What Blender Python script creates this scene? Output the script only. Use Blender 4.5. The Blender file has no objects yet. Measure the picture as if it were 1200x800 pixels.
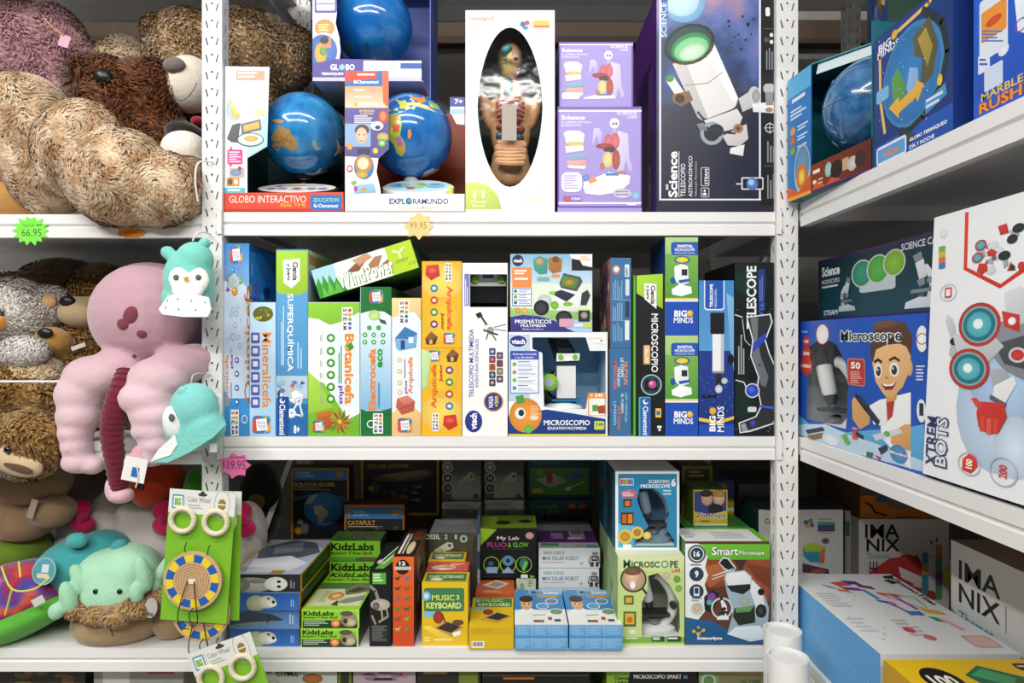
import bpy, bmesh, math, random
import numpy as np
from mathutils import Vector, Matrix, Euler, noise
from mathutils.geometry import tessellate_polygon
random.seed(7)
scn = bpy.context.scene
COL = scn.collection
# ---------------------------------------------------------------- camera
D = 1.14; F = 760.0; CZ = 1.2           # distance to the shelf front, focal length in px (1200 wide), eye height
cam_d = bpy.data.cameras.new('camera'); cam = bpy.data.objects.new('camera', cam_d); COL.objects.link(cam)
cam.location = (0, -D, CZ); cam.rotation_euler = (math.radians(90), 0, 0)
cam_d.sensor_width = 36; cam_d.lens = 36 * F / 1200; cam_d.clip_start = .02
scn.camera = cam
# ---------------------------------------------------------------- world, lamps, exposure
w = bpy.data.worlds.new('world'); scn.world = w; w.use_nodes = True
w.node_tree.nodes['Background'].inputs[0].default_value = (.93, .97, 1, 1)
w.node_tree.nodes['Background'].inputs[1].default_value = .06
def area(name, loc, sx, sy, power, target):
    l = bpy.data.lights.new(name, 'AREA'); l.shape = 'RECTANGLE'; l.size = sx; l.size_y = sy; l.energy = power
    l.color = (1, .985, .955)
    o = bpy.data.objects.new(name, l); COL.objects.link(o); o.location = loc
    o.rotation_euler = (Vector(target) - Vector(loc)).to_track_quat('-Z', 'Y').to_euler(); return o
LAMPS = [((0, -1.35, 2.82), 3.2, 32), ((0, -2.9, 2.82), 3.2, 68), ((-1.7, -1.9, 2.82), 2.6, 42)]  # globe highlights place the first lamp; the others are added fill light
for i, (loc, ln, pw) in enumerate(LAMPS):
    area('tube_and_fill_light', (loc[0], loc[1], loc[2] - .045), ln, .07, pw, (loc[0], loc[1] + .9, 1.0) if i < 2 else (loc[0] + 1.4, loc[1] + .0001, 1.0))  # farther lamp added to reach deep shelves, sideways one to brighten the right-hand unit
vs = scn.view_settings
vs.view_transform = 'Standard'; vs.look = 'None'; vs.gamma = 1; vs.use_curve_mapping = False
vs.exposure = 0.06

# ================================================================ helpers
def lin(c):
    return c / 12.92 if c <= .04045 else ((c + .055) / 1.055) ** 2.4
_hx = {}
def hx(s):
    if s not in _hx:
        t = s.lstrip('#')
        if len(t) == 3: t = ''.join(a * 2 for a in t)
        _hx[s] = tuple(lin(int(t[i:i + 2], 16) / 255) for i in (0, 2, 4)) + (1.0,)
    return _hx[s]
def P(px, py, Y=0.0):
    t = (D + Y) / F
    return Vector(((px - 600) * t, Y, CZ + (400 - py) * t))
def PX(px, py, X):
    dp = X * F / (px - 600)
    return Vector((X, dp - D, CZ + (400 - py) * dp / F))
def sc(Y): return (D + Y) / F
# ---- materials
MATS = {}
def new_mat(name):
    m = bpy.data.materials.new(name); m.use_nodes = True; MATS[name] = m
    return m, m.node_tree.nodes, m.node_tree.links, m.node_tree.nodes['Principled BSDF']
def plain(name, col, rough=.5, metal=0, spec=.5, bump=0, bscale=200, sheen=0, coat=0, var=0, trans=0):
    if name in MATS: return MATS[name]
    m, n, l, b = new_mat(name)
    b.inputs['Base Color'].default_value = hx(col); b.inputs['Roughness'].default_value = rough
    b.inputs['Metallic'].default_value = metal; b.inputs['Specular IOR Level'].default_value = spec
    b.inputs['Sheen Weight'].default_value = sheen; b.inputs['Coat Weight'].default_value = coat
    b.inputs['Transmission Weight'].default_value = trans
    if bump or var:
        tc = n.new('ShaderNodeTexCoord'); nz = n.new('ShaderNodeTexNoise'); nz.inputs['Scale'].default_value = bscale
        nz.inputs['Detail'].default_value = 4
        l.new(tc.outputs['Object'], nz.inputs['Vector'])
        if bump:
            bp = n.new('ShaderNodeBump'); bp.inputs['Strength'].default_value = bump; bp.inputs['Distance'].default_value = .003
            l.new(nz.outputs['Fac'], bp.inputs['Height']); l.new(bp.outputs['Normal'], b.inputs['Normal'])
        if var:
            hs = n.new('ShaderNodeHueSaturation'); hs.inputs['Color'].default_value = hx(col)
            mr = n.new('ShaderNodeMapRange'); mr.inputs['To Min'].default_value = 1 - var; mr.inputs['To Max'].default_value = 1 + var
            l.new(nz.outputs['Fac'], mr.inputs['Value']); l.new(mr.outputs['Result'], hs.inputs['Value'])
            l.new(hs.outputs['Color'], b.inputs['Base Color'])
    return m
def attr_mat(name, rough=.4, spec=.5, coat=0, sheen=0, bump=0, bscale=300, trans=0):
    m, n, l, b = new_mat(name)
    a = n.new('ShaderNodeAttribute'); a.attribute_name = 'Col'
    l.new(a.outputs['Color'], b.inputs['Base Color'])
    b.inputs['Roughness'].default_value = rough; b.inputs['Specular IOR Level'].default_value = spec
    b.inputs['Coat Weight'].default_value = coat; b.inputs['Sheen Weight'].default_value = sheen
    if bump:
        tc = n.new('ShaderNodeTexCoord'); nz = n.new('ShaderNodeTexNoise'); nz.inputs['Scale'].default_value = bscale
        bp = n.new('ShaderNodeBump'); bp.inputs['Strength'].default_value = bump; bp.inputs['Distance'].default_value = .002
        l.new(tc.outputs['Object'], nz.inputs['Vector']); l.new(nz.outputs['Fac'], bp.inputs['Height']); l.new(bp.outputs['Normal'], b.inputs['Normal'])
    return m
CARD = attr_mat('printed_card', .42, .4)
GLOSS = attr_mat('glossy_plastic', .22, .5)
FUR = attr_mat('fur_fibre', .85, .15, sheen=.3)
VELVET = attr_mat('plush_velour', .95, .1, sheen=.35, bump=.6, bscale=160)
def film_mat():
    m, n, l, b = new_mat('clear_film')
    out = n['Material Output']; tr = n.new('ShaderNodeBsdfTransparent'); gl = n.new('ShaderNodeBsdfGlossy')
    gl.inputs['Roughness'].default_value = .08; mx = n.new('ShaderNodeMixShader'); lw = n.new('ShaderNodeLayerWeight'); lw.inputs['Blend'].default_value = .5; pw = n.new('ShaderNodeMath'); pw.operation = 'POWER'; pw.inputs[1].default_value = 4; fr = n.new('ShaderNodeMath'); fr.operation = 'MULTIPLY_ADD'; fr.inputs[1].default_value = .3; fr.inputs[2].default_value = .025
    tc = n.new('ShaderNodeTexCoord'); nz = n.new('ShaderNodeTexNoise'); nz.inputs['Scale'].default_value = 30; bp = n.new('ShaderNodeBump')
    bp.inputs['Strength'].default_value = .06; bp.inputs['Distance'].default_value = .01
    l.new(tc.outputs['Object'], nz.inputs['Vector']); l.new(nz.outputs['Fac'], bp.inputs['Height']); l.new(bp.outputs['Normal'], gl.inputs['Normal'])
    l.new(lw.outputs['Facing'], pw.inputs[0]); l.new(pw.outputs[0], fr.inputs[0]); l.new(fr.outputs[0], mx.inputs['Fac']); l.new(tr.outputs[0], mx.inputs[1]); l.new(gl.outputs[0], mx.inputs[2]); l.new(mx.outputs[0], out.inputs['Surface'])
    return m
FILM = film_mat()
# ---- objects
def tag(o, label=None, cat=None, group=None, kind=None):
    if label: o['label'] = label
    if cat: o['category'] = cat
    if group: o['group'] = group
    if kind: o['kind'] = kind
    return o
def empty(name, loc=(0, 0, 0), rot=(0, 0, 0)):
    o = bpy.data.objects.new(name, None); COL.objects.link(o); o.location = loc; o.rotation_euler = rot; o.empty_display_size = .05
    return o
def link_mesh(name, me, mat, parent=None, loc=None, rot=None, smooth=False):
    o = bpy.data.objects.new(name, me); COL.objects.link(o)
    if mat and not me.materials: me.materials.append(mat)
    if parent: o.parent = parent
    if loc is not None: o.location = loc
    if rot is not None: o.rotation_euler = rot
    if smooth: me.polygons.foreach_set('use_smooth', [True] * len(me.polygons))
    return o
class MB:
    """collects coloured polygons into one mesh"""
    def __init__(s): s.v = []; s.f = []; s.c = []
    def poly(s, pts, col):
        b = len(s.v); s.v += [tuple(p) for p in pts]; s.c += [col] * len(pts); s.f.append(tuple(range(b, b + len(pts))))
    def mesh(s, vs, fs, col, M=None):
        b = len(s.v)
        s.v += [tuple(M @ Vector(p)) if M else tuple(p) for p in vs]
        s.c += list(col) if isinstance(col, list) else [col] * len(vs); s.f += [tuple(i + b for i in f) for f in fs]
    def box(s, x0, y0, z0, x1, y1, z1, col, M=None):
        V = [(x0, y0, z0), (x1, y0, z0), (x1, y1, z0), (x0, y1, z0), (x0, y0, z1), (x1, y0, z1), (x1, y1, z1), (x0, y1, z1)]
        for q in ((0, 1, 5, 4), (1, 2, 6, 5), (2, 3, 7, 6), (3, 0, 4, 7), (4, 5, 6, 7), (3, 2, 1, 0)):
            s.mesh([V[i] for i in q], [(0, 1, 2, 3)], col, M)
    def lathe(s, prof, col, M=None, n=24, cap=True):
        vs = []; fs = []
        for r, z in prof:
            for k in range(n):
                a = 2 * math.pi * k / n; vs.append((r * math.cos(a), r * math.sin(a), z))
        for i in range(len(prof) - 1):
            for k in range(n):
                fs.append((i * n + k, i * n + (k + 1) % n, (i + 1) * n + (k + 1) % n, (i + 1) * n + k))
        if cap: fs += [tuple(range(n - 1, -1, -1)), tuple(range((len(prof) - 1) * n, len(prof) * n))]
        s.mesh(vs, fs, col, M)
    def sphere(s, c, r, col, n=16, M=None):
        if not hasattr(r, '__len__'): r = (r, r, r)
        T0 = Matrix.Translation(c) @ (M or Matrix()) @ Matrix.Diagonal((r[0], r[1], r[2], 1))
        m = max(6, n // 2 + 2)
        s.lathe([(max(1e-4, math.sin(math.pi * i / m)), -math.cos(math.pi * i / m)) for i in range(m + 1)], col, T0, n, False)
    def tube(s, pts, rad, col, n=8, cap=True):
        pts = [Vector(p) for p in pts]; R = rad if hasattr(rad, '__len__') else [rad] * len(pts)
        vs = []; fs = []; up = None
        for i, p in enumerate(pts):
            t = (pts[min(i + 1, len(pts) - 1)] - pts[max(i - 1, 0)]).normalized()
            if up is None: up = t.orthogonal().normalized()
            up = (up - t * up.dot(t)).normalized(); sd = t.cross(up)
            for k in range(n):
                a = 2 * math.pi * k / n; vs.append(p + (up * math.cos(a) + sd * math.sin(a)) * R[i])
        for i in range(len(pts) - 1):
            for k in range(n): fs.append((i * n + k, i * n + (k + 1) % n, (i + 1) * n + (k + 1) % n, (i + 1) * n + k))
        if cap: fs += [tuple(range(n - 1, -1, -1)), tuple(range((len(pts) - 1) * n, len(pts) * n))]
        s.mesh(vs, fs, col)
    def build(s, name, mat=None, parent=None, loc=None, rot=None, smooth=False):
        me = bpy.data.meshes.new(name); me.from_pydata(s.v, [], s.f)
        ca = me.color_attributes.new('Col', 'FLOAT_COLOR', 'POINT')
        ca.data.foreach_set('color', np.array([c if len(c) == 4 else hx(c) for c in map(lambda q: hx(q) if isinstance(q, str) else q, s.c)], dtype=np.float32).ravel())
        o = link_mesh(name, me, mat or CARD, parent, loc, rot)
        if smooth: me.polygons.foreach_set('use_smooth', [True] * len(me.polygons)); me.set_sharp_from_angle(angle=math.radians(38)) if hasattr(me, 'set_sharp_from_angle') else None
        return o
def spline(pts, n=6):
    """Catmull-Rom through the points"""
    pts = [Vector(p) for p in pts]; out = []
    for i in range(len(pts) - 1):
        p0, p1, p2, p3 = pts[max(i - 1, 0)], pts[i], pts[i + 1], pts[min(i + 2, len(pts) - 1)]
        for k in range(n):
            t = k / n
            out.append(.5 * ((2 * p1) + (p2 - p0) * t + (2 * p0 - 5 * p1 + 4 * p2 - p3) * t * t + (3 * p1 - p0 - 3 * p2 + p3) * t ** 3))
    return out + [pts[-1]]
# ---- lettering
_txt = {}
_tc = bpy.data.curves.new('lettering', 'FONT'); _tc.resolution_u = 2; _to = bpy.data.objects.new('lettering', _tc)
def text_mesh(s, bold):
    k = (s, bold)
    if k not in _txt:
        _tc.body = s; _tc.offset = bold; me = bpy.data.meshes.new_from_object(_to)
        v = np.array([x.co[:2] for x in me.vertices]) if len(me.vertices) else np.zeros((1, 2))
        fs = [tuple(p.vertices) for p in me.polygons]; bpy.data.meshes.remove(me)
        mn = v.min(0); sz = np.maximum(v.max(0) - mn, 1e-6)
        _txt[k] = ((v - mn) / sz, fs, sz[0] / sz[1])
    return _txt[k]
# ---- print commands: coordinates in the face's own map
def R(x0, y0, x1, y1, c, c2=None, d='v'): return ('r', x0, y0, x1, y1, c, c2, d)
def E(cx, cy, rx, ry, c, rot=0): return ('e', cx, cy, rx, ry, c, rot)
def Pg(pts, c): return ('p', pts, c)
def T(s, x0, y0, x1, y1, c, rot=0, b=.02):
    if b < .055: b = min(b, .016 if set(s) & set('MWmN') else .035)      # letters with narrow notches stay open
    return ('t', s, x0, y0, x1, y1, c, rot, b)
def L(pts, wd, c): return ('l', pts, wd, c)
def G(x0, y0, x1, y1, n, c, vert=0): return ('g', x0, y0, x1, y1, n, c, vert)
def RR(x0, y0, x1, y1, r, c): return ('rr', x0, y0, x1, y1, r, c)
def O(cx, cy, r, wd, c): return ('o', cx, cy, r, wd, c)
def clip(poly, W, H):
    for ax, lim, sg in ((0, 0, 1), (0, W, -1), (1, 0, 1), (1, H, -1)):
        out = []
        for i in range(len(poly)):
            a, b = poly[i - 1], poly[i]; da = sg * (a[ax] - lim); db = sg * (b[ax] - lim)
            if (da >= 0) != (db >= 0):
                t = da / (da - db); out.append((a[0] + t * (b[0] - a[0]), a[1] + t * (b[1] - a[1])))
            if db >= 0: out.append(b)
        poly = out
        if len(poly) < 3: return []
    return poly
LAYER = 1.5e-5
def do_print(mb, o, u, v, n, W, H, M, spec, holes=()):
    """draw print commands on a face (o,u,v,n local; M local->world); spec = [map, cmd, ...]"""
    mp, cmds = spec[0], spec[1:]
    if mp == '%':
        f = lambda x, y: (x / 100 * W, y / 100 * H)
    else:
        x0, y0, s = mp[:3]; s2 = mp[3] if len(mp) > 3 else s; C = Vector((0, -D, CZ)); oW = M @ o; R3 = M.to_3x3(); nW = R3 @ n; uW = R3 @ u; vW = R3 @ v
        def f(x, y):
            px, py = x0 + x / s, y0 + y / s2
            d = Vector(((px - 600) / F, 1, (400 - py) / F)); t = (oW - C).dot(nW) / d.dot(nW); q = C + d * t - oW
            return (q.dot(uW), q.dot(vW))
    rnd = random.Random(len(cmds) * 31 + int(W * 1e4))
    state = [0]
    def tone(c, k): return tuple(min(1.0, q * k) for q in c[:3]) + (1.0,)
    def put(pts, col, cl=True, cols=None, air=None):
        if cl: pts = clip(pts, W, H)
        if len(pts) < 3: return
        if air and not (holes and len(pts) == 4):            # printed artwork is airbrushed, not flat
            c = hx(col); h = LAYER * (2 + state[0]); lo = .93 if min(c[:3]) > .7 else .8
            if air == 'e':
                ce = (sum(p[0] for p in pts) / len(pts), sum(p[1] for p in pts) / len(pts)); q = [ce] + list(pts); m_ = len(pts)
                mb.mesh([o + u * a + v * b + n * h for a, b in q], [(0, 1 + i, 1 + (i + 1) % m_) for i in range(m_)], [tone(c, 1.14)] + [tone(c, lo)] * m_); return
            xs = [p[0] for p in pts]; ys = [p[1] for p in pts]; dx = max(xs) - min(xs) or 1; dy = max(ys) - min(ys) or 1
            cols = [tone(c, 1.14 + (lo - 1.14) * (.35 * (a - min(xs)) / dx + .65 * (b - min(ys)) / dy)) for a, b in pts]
        h = LAYER * (2 + state[0])
        P3 = [o + u * a + v * b + n * h for a, b in pts]
        if holes and len(pts) == 4:
            xs = [a for a, b in pts]; ys = [b for a, b in pts]
            hin = [hl for hl in holes if all(min(xs) - 1e-6 < a < max(xs) + 1e-6 and min(ys) - 1e-6 < b < max(ys) + 1e-6 for a, b in hl)]
            if hin:
                lp = [[Vector((a, b, 0)) for a, b in pts]] + [[Vector((a, b, 0)) for a, b in hl] for hl in hin]
                fl = [q for l_ in lp for q in l_]; mb.mesh([o + u * q.x + v * q.y + n * h for q in fl], tessellate_polygon(lp), hx(col)); return
        if len(pts) > 4:
            tri = tessellate_polygon([[Vector((a, b, 0)) for a, b in pts]])
            mb.mesh(P3, tri, cols or hx(col))
        else: mb.mesh(P3, [tuple(range(len(P3)))], cols if cols and len(cols) == len(P3) else hx(col))
    for c in cmds:
        k = c[0]; state[0] += 1
        if k == 'r':
            a, b = f(c[1], c[2]); a2, b2 = f(c[3], c[4])
            a, a2 = max(0, min(W, a)), max(0, min(W, a2)); b, b2 = max(0, min(H, b)), max(0, min(H, b2))
            cols = None
            if c[6]:
                p, q = hx(c[5]), hx(c[6]); cols = [p, p, q, q] if c[7] == 'v' else [p, q, q, p]
            put([(a, b), (a2, b), (a2, b2), (a, b2)], c[5], False, cols)
        elif k in 'eo':
            cx, cy = f(c[1], c[2])
            rx, ry = (c[3], c[4]) if k == 'e' else (c[3], c[3])
            ex = f(c[1] + rx, c[2]); ey = f(c[1], c[2] + ry)
            rx = abs(ex[0] - cx); ry = abs(ey[1] - cy); nn = 22
            ro = math.radians(c[6]) if k == 'e' else 0; cr, sr = math.cos(ro), math.sin(ro)
            cir = [(math.cos(2 * math.pi * i / nn), math.sin(2 * math.pi * i / nn)) for i in range(nn)]
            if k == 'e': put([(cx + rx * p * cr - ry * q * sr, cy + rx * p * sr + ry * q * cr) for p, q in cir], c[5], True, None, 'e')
            else:
                kk = 1 - c[4] / max(c[3], 1e-6)
                for i in range(nn):
                    p, q = cir[i], cir[(i + 1) % nn]
                    put([(cx + rx * p[0], cy + ry * p[1]), (cx + rx * q[0], cy + ry * q[1]), (cx + rx * q[0] * kk, cy + ry * q[1] * kk), (cx + rx * p[0] * kk, cy + ry * p[1] * kk)], c[5])
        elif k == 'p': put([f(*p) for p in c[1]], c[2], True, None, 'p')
        elif k == 'rr':
            a, b = f(c[1], c[2]); a2, b2 = f(c[3], c[4]); ra = abs(f(c[1] + c[5], c[2])[0] - a); rb = abs(f(c[1], c[2] + c[5])[1] - b)
            pts = []
            for (qx, qy, st) in ((a2 - ra, b + rb, -90), (a2 - ra, b2 - rb, 0), (a + ra, b2 - rb, 90), (a + ra, b + rb, 180)):
                for i in range(4):
                    g = math.radians(st + 30 * i); pts.append((qx + ra * math.cos(g), qy + rb * math.sin(g)))
            put(pts, c[6])
        elif k == 't':
            a, b = f(c[2], c[3]); a2, b2 = f(c[4], c[5]); tv, tf, asp = text_mesh(c[1], c[8])
            w_, h_ = a2 - a, b2 - b; h = LAYER * (2 + state[0]); P3 = []
            for s_, t_ in tv:
                if c[7] == 0: q = (a + s_ * w_, b2 - t_ * h_)
                elif c[7] == 90: q = (a2 - t_ * w_, b2 - s_ * h_)
                else: q = (a + t_ * w_, b + s_ * h_)
                P3.append(o + u * q[0] + v * q[1] + n * h)
            mb.mesh(P3, tf, hx(c[6]))
        elif k == 'l':
            pts = [f(*p) for p in c[1]]; q0 = f(c[1][0][0] + c[2], c[1][0][1]); wd = math.hypot(q0[0] - pts[0][0], q0[1] - pts[0][1]) / 2
            for i in range(len(pts) - 1):
                dx, dy = pts[i + 1][0] - pts[i][0], pts[i + 1][1] - pts[i][1]; ln = math.hypot(dx, dy) or 1; dx, dy = dx / ln * wd, dy / ln * wd
                e = .35
                put([(pts[i][0] - dy - dx * e, pts[i][1] + dx - dy * e), (pts[i][0] + dy - dx * e, pts[i][1] - dx - dy * e), (pts[i + 1][0] + dy + dx * e, pts[i + 1][1] - dx + dy * e), (pts[i + 1][0] - dy + dx * e, pts[i + 1][1] + dx + dy * e)], c[3])
        elif k == 'g':
            x0_, y0_, x1_, y1_, nn, cc, vert = c[1:8]
            for i in range(nn):
                e = rnd.uniform(.6, 1)
                if vert:
                    p = x0_ + (x1_ - x0_) * i / nn; q = p + (x1_ - x0_) / nn * .5
                    put([f(p, y1_ - (y1_ - y0_) * e), f(q, y1_ - (y1_ - y0_) * e), f(q, y1_), f(p, y1_)], cc)
                else:
                    p = y0_ + (y1_ - y0_) * i / nn; q = p + (y1_ - y0_) / nn * .5
                    put([f(x0_, p), f(x0_ + (x1_ - x0_) * e, p), f(x0_ + (x1_ - x0_) * e, q), f(x0_, q)], cc)
def faces_of(w, h, d):
    V = Vector
    return {'front': (V((-w / 2, 0, h)), V((1, 0, 0)), V((0, 0, -1)), V((0, -1, 0)), w, h),
            'left': (V((-w / 2, d, h)), V((0, -1, 0)), V((0, 0, -1)), V((-1, 0, 0)), d, h),
            'right': (V((w / 2, 0, h)), V((0, 1, 0)), V((0, 0, -1)), V((1, 0, 0)), d, h),
            'top': (V((-w / 2, d, h)), V((1, 0, 0)), V((0, -1, 0)), V((0, 0, 1)), w, d),
            'bottom': (V((-w / 2, 0, 0)), V((1, 0, 0)), V((0, 1, 0)), V((0, 0, -1)), w, d),
            'back': (V((w / 2, d, h)), V((-1, 0, 0)), V((0, 0, -1)), V((0, 1, 0)), w, h)}
BOXES = {}
def box(name, label, cat, w, h, d, loc, cols, prints=None, rot=(0, 0, 0), parent=None, PM=None, windows=None, inner='#222', film=True, group=None, mat=None):
    """carton: local origin at the middle of the front bottom edge, front face looks along -y. cols: one colour or dict per face.
    windows: polygons (in % of the front) cut out of the front, showing the lined inside."""
    M = Matrix.Translation(loc) @ Euler(rot).to_matrix().to_4x4()
    if PM: M = PM @ M
    mb = MB(); FC = faces_of(w, h, d)
    if isinstance(cols, str): cols = {'front': cols}
    base = cols.get('front', '#999')
    for k, (o, u, v, n, W, H) in FC.items():
        c = hx(cols.get(k, cols.get('side', base)))
        if k == 'front' and windows:
            loops = [[Vector((0, 0, 0)), Vector((W, 0, 0)), Vector((W, H, 0)), Vector((0, H, 0))]] + [[Vector((x / 100 * W, y / 100 * H, 0)) for x, y in wd] for wd in windows]
            tri = tessellate_polygon(loops); fl = [p for lp in loops for p in lp]
            mb.mesh([o + u * p.x + v * p.y for p in fl], tri, c)
        else: mb.mesh([o, o + v * H, o + v * H + u * W, o + u * W], [(0, 1, 2, 3)], c)
    if windows:
        e = .0012; ci = hx(inner); x0, x1, y0, y1, z0, z1 = -w / 2 + e, w / 2 - e, e, d - e, e, h - e
        for q in (((x0, y1, z0), (x1, y1, z0), (x1, y1, z1), (x0, y1, z1)), ((x0, y0, z0), (x0, y1, z0), (x0, y1, z1), (x0, y0, z1)), ((x1, y0, z0), (x1, y1, z0), (x1, y1, z1), (x1, y0, z1)),
                  ((x0, y0, z0), (x1, y0, z0), (x1, y1, z0), (x0, y1, z0)), ((x0, y0, z1), (x1, y0, z1), (x1, y1, z1), (x0, y1, z1))):
            mb.poly(q, ci)
    ob = mb.build(name, mat or CARD, parent, loc, rot)
    if not parent: tag(ob, label, cat, group)
    elif label: ob['label'] = label
    for k, spec in (prints or {}).items():
        o, u, v, n, W, H = FC[k]; pm = MB(); do_print(pm, o, u, v, n, W, H, M, spec, [[(x / 100 * W, y / 100 * H) for x, y in wd] for wd in windows] if windows and k == 'front' else ())
        if pm.f: pm.build(k + '_print', CARD, ob)
    if windows and film:
        o, u, v, n, W, H = FC['front']; fm = MB()
        for wd in windows:
            fm.poly([o + u * (x / 100 * W) + v * (y / 100 * H) - n * .0008 for x, y in wd], '#fff')
        fm.build('window_film', FILM, ob)
    ob['_w'] = w; del ob['_w']
    BOXES[ob.name] = (ob, M, w, h, d)
    return ob
def fbox(name, label, cat, rect, Y, d, cols, prints=None, z=None, ztop=None, **kw):
    """carton whose front rectangle is measured in the picture at depth Y; z snaps its base on a surface"""
    x0, y0, x1, y1 = rect; a = P(x0, y0, Y); b = P(x1, y1, Y); zb = b.z if z is None else z; zt = a.z if ztop is None else ztop
    return box(name, label, cat, b.x - a.x, zt - zb, d, (( a.x + b.x) / 2, Y, zb), cols, prints, **kw)
def rbox(name, label, cat, pxl, pxr, pyt, X, d, z, cols, prints=None, lean=0, h=None, **kw):
    """carton on the side unit, front looking to -x; pxl/pxr picture columns of its front edges, pyt top at pxl"""
    a = PX(pxl, pyt, X); b = PX(pxr, pyt, X); w = a.y - b.y
    return box(name, label, cat, w, h or (a.z - z), d, (X, (a.y + b.y) / 2, z), cols, prints, rot=(-lean, 0, -math.pi / 2), **kw)
def dup(root, loc, label=None, rz=None):
    r = root.copy(); COL.objects.link(r); r.location = loc
    if rz is not None: r.rotation_euler.z = rz
    if label: r['label'] = label
    for ch in list(root.children):
        c = ch.copy(); COL.objects.link(c); c.parent = r
        for g in list(ch.children):
            q = g.copy(); COL.objects.link(q); q.parent = c
    return r
# ---- soft toys
def blob_mesh(name, ells, voxel=.007, smooth=8, lump=0):
    """one continuous skin around overlapping ellipsoids: (centre, (rx,ry,rz), rotation about the depth axis in degrees)"""
    mb = MB()
    for c, r, a in ells: mb.sphere((0, 0, 0), r, (1, 1, 1, 1), 20, None) if False else mb.lathe([(max(1e-4, math.sin(math.pi * i / 12)), -math.cos(math.pi * i / 12)) for i in range(13)], (1, 1, 1, 1), Matrix.Translation(c) @ Matrix.Rotation(math.radians(a), 4, 'Y') @ Matrix.Diagonal((r[0], r[1], r[2], 1)), 20, False)
    me = bpy.data.meshes.new('t'); me.from_pydata(mb.v, [], mb.f)
    o = bpy.data.objects.new('t', me); COL.objects.link(o)
    m = o.modifiers.new('r', 'REMESH'); m.mode = 'VOXEL'; m.voxel_size = voxel
    if smooth: m = o.modifiers.new('s', 'SMOOTH'); m.iterations = smooth; m.factor = .5
    dg = bpy.context.evaluated_depsgraph_get(); out = bpy.data.meshes.new_from_object(o.evaluated_get(dg)); out.name = name
    bpy.data.objects.remove(o); bpy.data.meshes.remove(me)
    if lump:
        for v in out.vertices:
            v.co += v.normal * lump * noise.noise(v.co * 40)
    return out
def set_col(me, fn):
    ca = me.color_attributes.new('Col', 'FLOAT_COLOR', 'POINT')
    ca.data.foreach_set('color', np.array([fn(v.co) for v in me.vertices], dtype=np.float32).ravel())
def mixc(a, b, t): return tuple(a[i] + (b[i] - a[i]) * t for i in range(3)) + (1.0,)
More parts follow.
